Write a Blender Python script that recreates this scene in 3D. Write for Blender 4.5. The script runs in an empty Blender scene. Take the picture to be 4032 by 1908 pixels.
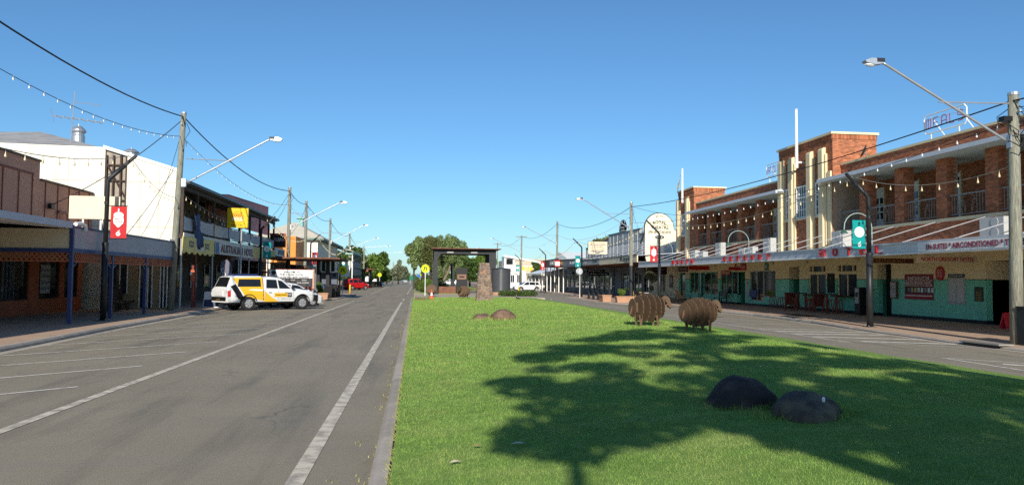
import bpy, bmesh, math, random
import numpy as np
from mathutils import Vector, Matrix, Euler
random.seed(7); RNG = np.random.default_rng(7)
SC = bpy.context.scene
COL = SC.collection
R = math.radians

# ---------------------------------------------------------------- camera
_yaw, _pitch, _roll = R(7.077), R(2.723), 0.009
_fw = Vector((math.sin(_yaw)*math.cos(_pitch), math.cos(_yaw)*math.cos(_pitch), math.sin(_pitch)))
_rt = Vector((math.cos(_yaw), -math.sin(_yaw), 0)); _up = _rt.cross(_fw)
_r2 = _rt*math.cos(_roll) + _up*math.sin(_roll); _u2 = -_rt*math.sin(_roll) + _up*math.cos(_roll)
cam = bpy.data.objects.new('camera', bpy.data.cameras.new('camera'))
COL.objects.link(cam)
cam.matrix_world = Matrix(((_r2.x, _u2.x, -_fw.x, 0), (_r2.y, _u2.y, -_fw.y, 0), (_r2.z, _u2.z, -_fw.z, 1.8), (0, 0, 0, 1)))
cam.data.sensor_width = 36; cam.data.lens = 36*3050/4032; cam.data.clip_start = .05; cam.data.clip_end = 9000
SC.camera = cam

# ---------------------------------------------------------------- sky, sun, exposure
SUN_EL, SUN_AZ = R(25), R(7.5)          # light travels along (+sin az, +cos az)
world = bpy.data.worlds.new('World'); SC.world = world; world.use_nodes = True
nt = world.node_tree; bg = nt.nodes['Background']
sky = nt.nodes.new('ShaderNodeTexSky'); sky.sky_type = 'NISHITA'; sky.sun_disc = False
sky.sun_elevation = SUN_EL; sky.sun_rotation = R(180) + SUN_AZ
sky.altitude = 200; sky.air_density = 1.0; sky.dust_density = 0.3; sky.ozone_density = 8.5
tint = nt.nodes.new('ShaderNodeMix'); tint.data_type = 'RGBA'; tint.blend_type = 'MULTIPLY'; tint.inputs[0].default_value = 1; tint.inputs[7].default_value = (1.0, 1.06, .96, 1)
nt.links.new(sky.outputs[0], tint.inputs[6]); nt.links.new(tint.outputs[2], bg.inputs[0]); bg.inputs[1].default_value = 0.092
sl = bpy.data.lights.new('sun', 'SUN'); sl.energy = 4.2; sl.angle = R(0.5); sl.color = (1.0, .94, .84)
sun = bpy.data.objects.new('sun', sl); COL.objects.link(sun)
_d = Vector((math.sin(SUN_AZ)*math.cos(SUN_EL), math.cos(SUN_AZ)*math.cos(SUN_EL), -math.sin(SUN_EL)))
sun.rotation_euler = _d.to_track_quat('-Z', 'Y').to_euler(); sun.location = (-10, -60, 40)
SC.view_settings.view_transform = 'Standard'; SC.view_settings.look = 'None'
SC.view_settings.exposure = 0.5; SC.view_settings.gamma = 1; SC.view_settings.use_curve_mapping = False
SC.cycles.use_denoising = False
SC.cycles.max_bounces = 8; SC.cycles.diffuse_bounces = 5; SC.cycles.glossy_bounces = 3
SC.cycles.transparent_max_bounces = 8; SC.cycles.sample_clamp_indirect = 6

# ---------------------------------------------------------------- materials
def lin(h):
    h = h.lstrip('#'); out = []
    for i in (0, 2, 4):
        v = int(h[i:i+2], 16)/255
        out.append(v/12.92 if v <= .04045 else ((v+.055)/1.055)**2.4)
    return tuple(out)
MATS = {}
def mat(name, col, rough=.7, var=.14, scale=2.5, bump=0., bscale=60., metal=0., spec=.3, isl=0., obr=0., col2=None, amt2=.5, scale2=.8, sub=0., stretch=None, emit=0., streak=0.):
    if name in MATS: return MATS[name]
    if isinstance(col, str): col = lin(col)
    if isinstance(col2, str): col2 = lin(col2)
    m = bpy.data.materials.new(name); m.use_nodes = True; N = m.node_tree.nodes; L = m.node_tree.links
    b = N['Principled BSDF']; b.inputs['Roughness'].default_value = rough; b.inputs['Metallic'].default_value = metal
    b.inputs['Specular IOR Level'].default_value = spec
    if emit: b.inputs['Emission Color'].default_value = (*col, 1); b.inputs['Emission Strength'].default_value = emit
    geo = N.new('ShaderNodeNewGeometry'); vec = geo.outputs['Position']
    if stretch:
        mp = N.new('ShaderNodeMapping'); mp.inputs['Scale'].default_value = stretch; L.new(vec, mp.inputs[0]); vec = mp.outputs[0]
    def noise(sc, det=5):
        n = N.new('ShaderNodeTexNoise'); n.inputs['Scale'].default_value = sc; n.inputs['Detail'].default_value = det; n.inputs['Roughness'].default_value = .6
        L.new(vec, n.inputs['Vector']); return n.outputs['Fac']
    def mix(a, bb, f):
        x = N.new('ShaderNodeMix'); x.data_type = 'RGBA'
        for s, val in ((6, a), (7, bb)):
            if isinstance(val, tuple): x.inputs[s].default_value = (*val, 1)
            else: L.new(val, x.inputs[s])
        if isinstance(f, float): x.inputs[0].default_value = f
        else: L.new(f, x.inputs[0])
        return x.outputs[2]
    def ramp(f, lo, hi):
        r = N.new('ShaderNodeMapRange'); r.inputs[1].default_value = lo; r.inputs[2].default_value = hi; L.new(f, r.inputs[0]); return r.outputs[0]
    lo = tuple(c*(1-var) for c in col); hi = tuple(min(1, c*(1+var)) for c in col)
    out = mix(lo, hi, ramp(noise(scale), .3, .7))
    if col2: out = mix(out, col2, ramp(noise(scale2, 7), .62-amt2*.3, .72))
    if streak:
        mp = N.new('ShaderNodeMapping'); mp.inputs['Scale'].default_value = (5, 5, .35); L.new(geo.outputs['Position'], mp.inputs[0])
        n = N.new('ShaderNodeTexNoise'); n.inputs['Scale'].default_value = 1.6; n.inputs['Detail'].default_value = 6; L.new(mp.outputs[0], n.inputs['Vector'])
        f = N.new('ShaderNodeMath'); f.operation = 'MULTIPLY'; f.inputs[1].default_value = streak; L.new(ramp(n.outputs['Fac'], .5, .75), f.inputs[0])
        out = mix(out, (.16, .13, .1), f.outputs[0])
    if isl or obr:
        if isl: src = geo.outputs['Random Per Island']
        else: src = N.new('ShaderNodeObjectInfo').outputs['Random']
        r = N.new('ShaderNodeMapRange'); k = isl or obr; r.inputs[3].default_value = 1-k; r.inputs[4].default_value = 1+k; L.new(src, r.inputs[0])
        h = N.new('ShaderNodeHueSaturation'); L.new(r.outputs[0], h.inputs['Value']); L.new(out, h.inputs['Color'])
        out = h.outputs[0]
    L.new(out, b.inputs['Base Color'])
    if bump:
        bn = N.new('ShaderNodeBump'); bn.inputs['Strength'].default_value = bump; bn.inputs['Distance'].default_value = .02
        L.new(noise(bscale, 4), bn.inputs['Height']); L.new(bn.outputs[0], b.inputs['Normal'])
    if sub:
        b.inputs['Subsurface Weight'].default_value = 0
        tr = N.new('ShaderNodeBsdfTranslucent'); L.new(out, tr.inputs[0]); ms = N.new('ShaderNodeMixShader'); ms.inputs[0].default_value = sub
        L.new(b.outputs[0], ms.inputs[1]); L.new(tr.outputs[0], ms.inputs[2]); L.new(ms.outputs[0], N['Material Output'].inputs[0])
    MATS[name] = m; return m

BRICK = mat("brick", (.37, .13, .06), .85, .12, 6, isl=.34)
BRICK1 = mat("brick_single", (.37, .13, .06), .85, .12, 6, obr=.34)
MORTAR = mat('mortar', (.36, .27, .2), .9, .15, 8)
CREAM = mat('cream_paint', (.70, .58, .36), .6, .06, 1.2, streak=.12)
CREAMW = mat('cream_wall', (.88, .72, .45), .6, .06, 1.2, streak=.12)
GREEN = mat('green_paint', (.18, .58, .41), .5, .1, 1.0, streak=.12)
GREEND = mat('dark_green_paint', (.05, .24, .15), .5, .1, 1.0)
NAVY = mat('dark_plinth', (.012, .02, .03), .6, .2)
WHITE = mat('white_paint', (.78, .78, .75), .45, .05, 2, streak=.1)
FIBRO = mat('white_sheeting', (.74, .69, .58), .65, .08, .8, streak=.25)
DGLASS = mat('dark_glass', (.012, .014, .016), .05, .3, 1.5, spec=.6)
GLASSR = mat('shop_glass', (.02, .024, .026), .04, .4, .6, spec=.6)
BLACK = mat('black_paint', (.012, .012, .013), .45, .2, 3)
DARKM = mat('dark_metal', (.028, .03, .032), .45, .2, 3, metal=.3)
GREYM = mat('grey_metal', (.42, .43, .44), .4, .1, 2, metal=.2)
FASCIA = mat('fascia_metal', (.56, .58, .62), .4, .05, 1.5, streak=.1)
GALV = mat('galvanised_steel', (.48, .5, .52), .38, .1, 4, metal=.7)
ROOFM = mat('roof_iron', (.36, .35, .33), .6, .15, 1.2, col2=(.22, .2, .18), amt2=.4)
SOFFIT = mat('soffit', (.68, .6, .44), .7, .06)
SOFFITG = mat('eave_lining', (.46, .50, .44), .7, .1, 1)
RED = mat('red_paint', (.46, .018, .016), .4, .1, 3)
REDB = mat('red_banner', (.62, .03, .035), .7, .06, 3, sub=.25)
TEAL = mat('teal_banner', (.0, .33, .31), .7, .06, 3, sub=.25)
YELLOW = mat('yellow_paint', (.75, .42, .01), .45, .06)
FLUO = mat('sign_yellow_green', (.62, .72, .0), .5, .03)
ORANGE = mat('orange_paint', (.72, .24, .035), .6, .08, 1)
TERRA = mat('terracotta_paint', (.42, .11, .045), .6, .14, 1.5)
BROWN = mat('brown_cladding', (.58, .27, .18), .6, .1, 1, streak=.1)
BROWND = mat('brown_batten', (.22, .045, .035), .6, .1, 2)
BLUE = mat('blue_paint', (.026, .05, .155), .45, .12, 2)
SLATE = mat('slate_blue_panel', (.44, .425, .45), .6, .07, 1.2, streak=.1)
LBLUE = mat('pale_blue_fascia', (.54, .54, .60), .5, .06, 2)
BEIGE = mat('beige_panel', (.62, .52, .35), .65, .06, 1.2)
LATT = mat('lattice_brown', (.42, .13, .06), .7, .2, 4)
TIMBER = mat('pole_timber', (.27, .27, .21), .85, .22, 6, stretch=(9, 9, .7), bump=.8, bscale=5, col2=(.10, .09, .07), amt2=.75, scale2=4)
WOODD = mat('dark_timber', (.06, .04, .03), .8, .25, 5)
WOODR = mat('red_brown_timber', (.22, .05, .035), .7, .25, 5)
RUST = mat('weathered_steel', (.19, .085, .05), .8, .3, 3, col2=(.08, .04, .03), amt2=.5, scale2=2)
SHEEPM = mat('rusted_plate', (.12, .075, .043), .75, .2, 5, col2=(.13, .075, .042), amt2=.6, scale2=4, bump=.15)
BULB = mat('bulb_glass', (.66, .56, .34), .35, .06, 3)
BULBW = mat('white_bulb', (.85, .85, .82), .3, .04, 3)
CABLE = mat('black_cable', (.015, .017, .022), .6, .1)
CONC = mat('kerb_concrete', (.36, .315, .262), .85, .14, 3, obr=.16, bump=.25, bscale=40)
CONCG = mat('gutter_concrete', (.40, .35, .28), .85, .14, 2, bump=.2)
CREAMS = mat('cream_sign', (.70, .60, .42), .55, .04)
SIGNW = mat('sign_white', (.8, .8, .78), .5, .03)
SIGNG = mat('sign_grey', (.4, .4, .38), .5, .05)
YSIGN = mat('yellow_sign', (.74, .47, .0), .5, .05, 1.2)
MAROON = mat('maroon_paint', (.12, .022, .022), .55, .1)
PLANTER = mat('planter_clay', (.42, .24, .145), .8, .1, 3, bump=.1)
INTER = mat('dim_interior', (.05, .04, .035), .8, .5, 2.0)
ORW = mat('aged_board_white', (.75, .7, .6), .7, .12, 1.4, streak=.3)
PALEY = mat('faded_yellow_sign', (.78, .62, .2), .65, .12, .9, streak=.3)
TARP = mat('grey_tarp', (.45, .46, .48), .7, .12, 2, bump=.3, bscale=8)
BTARP = mat('blue_tarp', (.05, .075, .16), .6, .2, 3, bump=.4, bscale=6)
RUBBER = mat('tyre_rubber', (.02, .02, .021), .8, .2, 8)
RIM = mat('alloy_rim', (.55, .56, .58), .3, .06, 5, metal=.6)
CARW = mat('car_white', (.72, .72, .71), .18, .02, 1, spec=.6)
CARR = mat('car_red', (.5, .012, .014), .18, .05, 1, spec=.6)
CARY = mat('car_yellow', (.80, .46, .03), .22, .03, 1, spec=.5)
TAILL = mat('tail_lamp_red', (.55, .02, .02), .2, .1, 4, spec=.6)
LAMPG = mat('lamp_lens', (.7, .72, .74), .15, .1, 6, spec=.6)

# ---------------------------------------------------------------- geometry helpers
ORG = {}
class MB:
    def __init__(s): s.v = []; s.f = []
    def add(s, vs, fs):
        b = len(s.v); s.v += [tuple(p) for p in vs]; s.f += [tuple(b+i for i in f) for f in fs]; return s
    def box(s, x0, x1, y0, y1, z0, z1):
        return s.add([(x0,y0,z0),(x1,y0,z0),(x1,y1,z0),(x0,y1,z0),(x0,y0,z1),(x1,y0,z1),(x1,y1,z1),(x0,y1,z1)],
                     [(0,3,2,1),(4,5,6,7),(0,1,5,4),(1,2,6,5),(2,3,7,6),(3,0,4,7)])
    def obox(s, c, sx, sy, sz, rz=0, M=None):
        M = M or Matrix.Rotation(rz, 3, 'Z'); b = MB().box(-sx/2, sx/2, -sy/2, sy/2, -sz/2, sz/2)
        return s.add([Vector(c) + M @ Vector(p) for p in b.v], b.f)
    def prism(s, poly, axis, a, b):
        n = len(poly)
        def p(q, t): return (t, q[0], q[1]) if axis == 'x' else (q[0], t, q[1]) if axis == 'y' else (q[0], q[1], t)
        return s.add([p(q, a) for q in poly] + [p(q, b) for q in poly],
                     [tuple(range(n)), tuple(range(2*n-1, n-1, -1))] + [(i, (i+1) % n, n+(i+1) % n, n+i) for i in range(n)])
    def tube(s, pts, r, n=8, caps=True):
        pts = [Vector(p) for p in pts]; rs = r if isinstance(r, (list, tuple)) else [r]*len(pts)
        ring = []; up = Vector((0, 0, 1)); prev = None
        for i, p in enumerate(pts):
            d = (pts[min(i+1, len(pts)-1)] - pts[max(i-1, 0)]).normalized()
            a = d.cross(up)
            if a.length < .05: a = d.cross(Vector((1, 0, 0)))
            a.normalize()
            if prev is not None and a.dot(prev) < 0: a = -a
            prev = a; b = d.cross(a)
            ring.append([p + (a*math.cos(2*math.pi*k/n) + b*math.sin(2*math.pi*k/n))*rs[i] for k in range(n)])
        vs = [q for rg in ring for q in rg]
        fs = [(i*n+k, i*n+(k+1) % n, (i+1)*n+(k+1) % n, (i+1)*n+k) for i in range(len(pts)-1) for k in range(n)]
        if caps: fs += [tuple(range(n)), tuple(range(len(vs)-n, len(vs)))]
        return s.add(vs, fs)
    def lathe(s, prof, c=(0,0,0), n=16, a0=0, a1=2*math.pi):
        vs = []; full = abs(a1-a0-2*math.pi) < 1e-6; m = n if full else n+1
        for r, z in prof:
            for k in range(m):
                t = a0 + (a1-a0)*k/n; vs.append((c[0]+r*math.cos(t), c[1]+r*math.sin(t), c[2]+z))
        fs = []
        for i in range(len(prof)-1):
            for k in range(n):
                k2 = (k+1) % m; fs.append((i*m+k, i*m+k2, (i+1)*m+k2, (i+1)*m+k))
        return s.add(vs, fs)
    def ell(s, c, rx, ry, rz, n=16, m=9):
        prof = [(max(1e-3, math.cos(t)), math.sin(t)) for t in [(-.5+i/(m-1))*math.pi for i in range(m)]]
        t = MB().lathe(prof, n=n); return s.add([(c[0]+p[0]*rx, c[1]+p[1]*ry, c[2]+p[2]*rz) for p in t.v], t.f)
    def quad(s, a, b, c, d): return s.add([a, b, c, d], [(0, 1, 2, 3)])
    def mesh(s, name, smooth=False, off=(0,0,0), fix=True):
        me = bpy.data.meshes.new(name)
        vs = [(p[0]-off[0], p[1]-off[1], p[2]-off[2]) for p in s.v] if any(off) else s.v
        me.from_pydata(vs, [], s.f)
        if fix and len(s.f) < 30000:
            bm = bmesh.new(); bm.from_mesh(me); bmesh.ops.recalc_face_normals(bm, faces=bm.faces); bm.to_mesh(me); bm.free()
        if smooth: me.polygons.foreach_set('use_smooth', [True]*len(me.polygons))
        me.update(); return me
    def build(s, name, m, parent=None, smooth=False, local=False, org=None, fix=True):
        off = (0, 0, 0)
        if not local: off = ORG.get(parent.name, (0,0,0)) if parent else (org or (0,0,0))
        return put(name, s.mesh(name, smooth, off, fix), m, parent, org if not parent else None)
def put(name, me, m=None, parent=None, loc=None, rot=None, scale=None):
    o = bpy.data.objects.new(name, me)
    if m is not None and me is not None and not me.materials: me.materials.append(m)
    COL.objects.link(o); o.parent = parent
    po = ORG.get(parent.name, (0,0,0)) if parent else (0,0,0)
    if loc is not None: o.location = loc
    if rot is not None: o.rotation_euler = rot
    if scale is not None: o.scale = scale
    ORG[o.name] = tuple(po[i] + (loc[i] if loc is not None else 0) for i in range(3))
    return o
def inst(name, me, parent, wloc, rot=None, scale=None):
    po = ORG.get(parent.name, (0,0,0)) if parent else (0,0,0)
    return put(name, me, None, parent, tuple(wloc[i]-po[i] for i in range(3)), rot, scale)
def tag(o, label, cat, group=None):
    o['label'] = label; o['category'] = cat
    if group: o['group'] = group
    return o
def thing(name, loc, label, cat, group=None, rz=0):
    o = bpy.data.objects.new(name, None); COL.objects.link(o); o.location = loc; o.rotation_euler = (0, 0, rz); o.empty_display_size = .3
    ORG[o.name] = tuple(loc); return tag(o, label, cat, group)
def struct(o): o['kind'] = 'structure'; return o
def stuff(o): o['kind'] = 'stuff'; return o
def boxpart(name, m, parent, *b): return MB().box(*b).build(name, m, parent)
def copy_tree(o, parent=None):
    c = o.copy(); COL.objects.link(c); c.parent = parent
    for ch in list(o.children): copy_tree(ch, c)
    return c
def copy_thing(o, loc, rz=None, label=None):
    c = copy_tree(o); c.location = loc
    if rz is not None: c.rotation_euler = (0, 0, rz)
    if label: c['label'] = label
    return c
_TX = {}
def text_geo(s, ext, off=0.):
    k = (s, ext, off)
    if k not in _TX:
        cu = bpy.data.curves.new('lettering', 'FONT'); cu.body = s; cu.extrude = ext; cu.resolution_u = 2; cu.offset = off
        o = bpy.data.objects.new('lettering', cu); COL.objects.link(o)
        me = bpy.data.meshes.new_from_object(o.evaluated_get(bpy.context.evaluated_depsgraph_get()))
        bpy.data.objects.remove(o); bpy.data.curves.remove(cu)
        v = np.zeros(len(me.vertices)*3); me.vertices.foreach_get('co', v); v = v.reshape(-1, 3)
        f = [tuple(p.vertices) for p in me.polygons]; bpy.data.meshes.remove(me)
        lo = v.min(0); hi = v.max(0); _TX[k] = ((v-lo)[:, :2]/(hi-lo)[:2], (v[:, 2]-lo[2])/max(1e-6, hi[2]-lo[2]), f, (hi-lo)[0]/(hi-lo)[1])
    return _TX[k]
AX = {'-y': (Vector((1,0,0)), Vector((0,-1,0))), '-x': (Vector((0,-1,0)), Vector((-1,0,0))), '+x': (Vector((0,1,0)), Vector((1,0,0))), '+y': (Vector((-1,0,0)), Vector((0,1,0)))}
def text(s, m, parent, c, h, face, w=None, depth=.012, off=0., name='lettering', right=None, up=None, local=False, arc=0.):
    """Raised lettering centred at c: height h, width w, facing the given way."""
    uv, z, f, asp = text_geo(s, .05, off); w = w or h*asp
    if face: r, n = AX[face]
    else: r = Vector(right).normalized(); n = Vector(up)
    U = Vector((0,0,1)) if face else n.cross(r)
    c = Vector(c); b = MB(); vs = []
    for (a, t), q in zip(uv, z):
        x = (a-.5)*w; y = (t-.5)*h
        if arc: y += arc*(1-(2*(a-.5))**2) - arc
        vs.append(c + r*x + U*y + n*(q*depth))
    b.add(vs, f); return b.build(name, m, parent, local=local, fix=False)
def sag(p, q, s, n=24):
    p = Vector(p); q = Vector(q); return [p.lerp(q, i/n) - Vector((0, 0, 4*s*(i/n)*(1-i/n))) for i in range(n+1)]
def lerp(x, pts):
    if x <= pts[0][0]: return pts[0][1]
    for (a, b), (c, d) in zip(pts, pts[1:]):
        if x <= c: return b + (d-b)*(x-a)/(c-a)
    return pts[-1][1]
# terrain heights
XE = 11.0
def med_z(x, y):
    A = lerp(y, [(-10, .32), (48, .32), (68, .06), (80, .03)])
    p = lerp(x, [(-.32, 0), (1, .16), (3, .55), (5, .85), (6.8, 1), (7.8, .98), (9, .8), (10.2, .35), (XE, 0)])
    return .12 + A*p
def road_z(x): return lerp(x, [(-30, 0), (10.5, 0), (19.5, -.2), (60, -.2)])
def foot_z(x):
    if x < 0: return .12
    return lerp(x, [(18, -.08), (23.8, .13)])
# ================================================================ ground, roads, kerbs, lawn
def surf_mat(name, build):
    m = bpy.data.materials.new(name); m.use_nodes = True; build(m.node_tree, m.node_tree.nodes['Principled BSDF']); MATS[name] = m; return m
class NG:
    def __init__(s, nt):
        s.t = nt; s.N = nt.nodes; s.L = nt.links; s.pos = s.N.new('ShaderNodeNewGeometry').outputs['Position']
    def map(s, scale, loc=(0,0,0)):
        m = s.N.new('ShaderNodeMapping'); m.inputs['Scale'].default_value = scale; m.inputs['Location'].default_value = loc; s.L.new(s.pos, m.inputs[0]); return m.outputs[0]
    def noise(s, scale, det=6, vec=None, rough=.6):
        n = s.N.new('ShaderNodeTexNoise'); n.inputs['Scale'].default_value = scale; n.inputs['Detail'].default_value = det; n.inputs['Roughness'].default_value = rough
        s.L.new(vec or s.pos, n.inputs['Vector']); return n.outputs['Fac']
    def rng(s, f, a, b, c=0., d=1.):
        r = s.N.new('ShaderNodeMapRange')
        for i, v in enumerate((a, b, c, d)): r.inputs[i+1].default_value = v
        s.L.new(f, r.inputs[0]); return r.outputs[0]
    def mix(s, a, b, f, mode='MIX'):
        x = s.N.new('ShaderNodeMix'); x.data_type = 'RGBA'; x.blend_type = mode
        for i, v in ((6, a), (7, b)):
            if isinstance(v, tuple): x.inputs[i].default_value = (*v, 1)
            else: s.L.new(v, x.inputs[i])
        if isinstance(f, (int, float)): x.inputs[0].default_value = f
        else: s.L.new(f, x.inputs[0])
        return x.outputs[2]
    def mul(s, a, b):
        m = s.N.new('ShaderNodeMath'); m.operation = 'MULTIPLY'; s.L.new(a, m.inputs[0])
        if isinstance(b, (int, float)): m.inputs[1].default_value = b
        else: s.L.new(b, m.inputs[1])
        return m.outputs[0]
    def bump(s, f, b, st=.3, dist=.01):
        n = s.N.new('ShaderNodeBump'); n.inputs['Strength'].default_value = st; n.inputs['Distance'].default_value = dist
        s.L.new(f, n.inputs['Height']); s.L.new(n.outputs[0], b.inputs['Normal'])
def m_asphalt(nt, b):
    g = NG(nt); b.inputs['Roughness'].default_value = .8; b.inputs['Specular IOR Level'].default_value = .25
    c = g.mix((.25, .215, .155), (.305, .262, .19), g.rng(g.noise(.35), .3, .7))
    st = g.noise(1.0, 7, g.map((1.5, .16, 1)))
    c = g.mix(c, (.14, .127, .104), g.mul(g.rng(st, .5, .72), .75))
    st2 = g.noise(1.0, 7, g.map((.25, 2.2, 1), (3, 9, 0)))
    c = g.mix(c, (.24, .218, .187), g.mul(g.rng(st2, .52, .75), .45))
    sp = g.noise(55, 3); c = g.mix(c, (.36, .33, .29), g.mul(g.rng(sp, .62, .75), .55))
    sp2 = g.noise(23, 4, g.map((1, 1, 1), (4, 2, 7))); c = g.mix(c, (.08, .077, .074), g.mul(g.rng(sp2, .6, .72), .5))
    pt = g.noise(2.2, 8, g.map((1, .8, 1), (8.2, 2.7, 0)), .75); c = g.mix(c, (.06, .06, .062), g.mul(g.rng(pt, .66, .70), .7))
    vo = g.N.new('ShaderNodeTexVoronoi'); vo.feature = 'DISTANCE_TO_EDGE'; vo.inputs['Scale'].default_value = .33
    ad = g.N.new('ShaderNodeVectorMath'); ad.operation = 'ADD'; nn = g.N.new('ShaderNodeTexNoise'); nn.inputs['Scale'].default_value = 1.3; nn.inputs['Detail'].default_value = 6; g.L.new(g.pos, nn.inputs['Vector']); sc3 = g.N.new('ShaderNodeVectorMath'); sc3.operation = 'SCALE'; sc3.inputs['Scale'].default_value = 1.6; g.L.new(nn.outputs['Color'], sc3.inputs[0]); g.L.new(g.pos, ad.inputs[0]); g.L.new(sc3.outputs[0], ad.inputs[1]); g.L.new(ad.outputs[0], vo.inputs['Vector'])
    ck = g.mul(g.rng(vo.outputs['Distance'], .012, .004), g.rng(g.noise(.21, 3, g.map((1, 1, 1), (3, 3, 0))), .48, .6)); c = g.mix(c, (.05, .047, .044), g.mul(ck, .35))
    g.L.new(c, b.inputs['Base Color']); g.bump(g.noise(70, 4), b, .6, .015)
ASPH = surf_mat('chip_seal', m_asphalt)
def m_paver(nt, b):
    g = NG(nt); b.inputs['Roughness'].default_value = .85
    br = g.N.new('ShaderNodeTexBrick'); br.inputs['Scale'].default_value = 1; br.inputs['Brick Width'].default_value = .22; br.inputs['Row Height'].default_value = .11; br.inputs['Mortar Size'].default_value = .006
    br.inputs['Color1'].default_value = (.54, .37, .245, 1); br.inputs['Color2'].default_value = (.46, .3, .2, 1); br.inputs['Mortar'].default_value = (.22, .16, .12, 1)
    g.L.new(g.pos, br.inputs['Vector'])
    c = g.mix(br.outputs['Color'], (.30, .22, .16), g.mul(g.rng(g.noise(1.1, 7), .45, .7), .55))
    c = g.mix(c, (.5, .4, .29), g.mul(g.rng(g.noise(.5, 5, g.map((1, 1, 1), (5, 5, 0))), .5, .72), .5))
    g.L.new(c, b.inputs['Base Color']); g.bump(g.noise(60, 3), b, .2)
PAVER = surf_mat('footpath_pavers', m_paver)
def m_lawn(nt, b):
    g = NG(nt); b.inputs['Roughness'].default_value = .9; b.inputs['Specular IOR Level'].default_value = .1
    c = g.mix((.16, .28, .055), (.255, .385, .095), g.rng(g.noise(.9, 7), .3, .7))
    c = g.mix(c, (.40, .47, .14), g.mul(g.rng(g.noise(6, 6), .5, .7), .55))
    c = g.mix(c, (.09, .17, .02), g.mul(g.rng(g.noise(28, 5), .5, .68), .45))
    mow = g.noise(1.0, 6, g.map((.22, 1.7, 1), (2, 0, 0))); c = g.mix(c, (.42, .46, .16), g.mul(g.rng(mow, .55, .72), .5))
    dry = g.noise(1.0, 7, g.map((.42, 1.3, 1), (7, 3, 0))); c = g.mix(c, (.42, .36, .17), g.mul(g.rng(dry, .68, .78), .7))
    sx = g.N.new('ShaderNodeSeparateXYZ'); g.L.new(g.pos, sx.inputs[0]); edge_ = g.rng(sx.outputs['X'], 2.2, .1); dr_ = g.noise(1.0, 8, g.map((.5, .9, 1), (1, 6, 0)), .7)
    c = g.mix(c, (.46, .36, .19), g.mul(g.mul(g.rng(dr_, .47, .62), edge_), g.mul(g.rng(sx.outputs['Y'], 20, 30), .85)))
    g.L.new(c, b.inputs['Base Color']); g.bump(g.noise(85, 4), b, .9, .03)
LAWN = surf_mat('lawn_turf', m_lawn)
def m_dirt(nt, b):
    g = NG(nt); b.inputs['Roughness'].default_value = .95
    c = g.mix((.30, .21, .135), (.42, .31, .2), g.rng(g.noise(.05, 6), .3, .7)); c = g.mix(c, (.2, .17, .09), g.rng(g.noise(.4, 6), .55, .7))
    g.L.new(c, b.inputs['Base Color'])
DIRT = surf_mat('dry_earth', m_dirt)
PAINT = mat('worn_road_paint', (.62, .55, .43), .75, .12, 4, col2=(.22, .195, .165), amt2=.62, scale2=5, bump=.2, bscale=50)
PAINT2 = mat('fresh_road_paint', (.66, .61, .52), .75, .1, 4, col2=(.3, .27, .23), amt2=.4, scale2=5, bump=.2, bscale=50)
MULCH = mat('bark_mulch', (.21, .115, .065), .95, .35, 9, bump=.8, bscale=30, col2=(.32, .21, .12), amt2=.6, scale2=6)
PLAZA = mat('pale_paving', (.42, .35, .27), .85, .12, 1.5)

gb = MB(); S = 4000
gb.quad((-S, -S, -.32), (S, -S, -.32), (S, S, -.32), (-S, S, -.32)); struct(gb.build('ground', DIRT))
rb = MB(); xs = [-24, -12, -4, 3, 10.5, 15, 19.5, 26, 60]; ys = [-60, 0, 60, 150, 300, 700]
for i in range(len(xs)-1):
    for j in range(len(ys)-1):
        rb.quad(*[(x, y, road_z(x)) for x, y in ((xs[i], ys[j]), (xs[i+1], ys[j]), (xs[i+1], ys[j+1]), (xs[i], ys[j+1]))])
road = struct(rb.build('road', ASPH))
def strip(p, q, w, z=.006, w2=None, m=None):
    p = Vector((*p, 0)); q = Vector((*q, 0)); d = (q-p).normalized(); n = Vector((-d.y, d.x, 0)); b = MB()
    k = max(1, int((q-p).length/4)); w2 = w2 or w
    for i in range(k):
        a = p.lerp(q, i/k); c = p.lerp(q, (i+1)/k); wa = w+(w2-w)*i/k; wc = w+(w2-w)*(i+1)/k
        b.quad(*[(v.x, v.y, road_z(v.x)+z) for v in (a-n*wa/2, c-n*wc/2, c+n*wc/2, a+n*wa/2)])
    return b.build('road_marking', m or (PAINT2 if w <= .1 or p[0] > 12 else PAINT), road)
strip((-4.71, -6), (-4.71, 61.5), .15); strip((-1.03, -6), (-1.0, 59.5), .16)
strip((-4.9, 88), (-5.9, 190), .13); strip((-.9, 88), (-.75, 178), .13); strip((-.95, 62.5), (-.95, 70), .13)
strip((-5.3, 61.7), (-1.15, 61.2), .22)
for k in range(-3, 12):
    y = 13.42+3.0*k
    if y < 50: strip((-5.4, y), (-9.75 if y < 35 else -10.1, y-4.5), .1)
for yy in (69.5, 77.2):
    for k in range(6): strip((-4.9+k*.78, yy-.1*k), (-4.45+k*.78, yy-.1*k), .35)
for k in range(7): strip((-5.6+k*.8, 181), (-5.15+k*.8, 181), .8)
strip((13.4, 22.6), (13.4, 61), .1); strip((13.2, 95), (13.2, 160), .1)
for k in range(9):
    y = 32.4+2.95*k; strip((13.6, y), (19.0, y+2.1), .1)
for y0, w in ((29.3, .22), (27.9, .34), (26.5, .36), (25.1, .36), (23.7, .36)):
    x1 = 17.75; 
    xe = 13.5
    if y0 < 24: xe, y0 = 14.2, 23.35
    strip((xe, y0), (x1-.45*(29.3-y0)*.16, y0+(x1-xe)*.16-(.9 if y0 < 26 else 0)), w)
strip((13.35, 23.5), (17.25, 21.2), .12)
strip((13.05, 17.9), (12.85, 11.5), .12); strip((13.05, 17.9), (16.5, 15.2), .12)
strip((13.6, 16.6), (16.2, 14.4), .3); strip((13.3, 14.6), (16, 12.3), .3)
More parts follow.
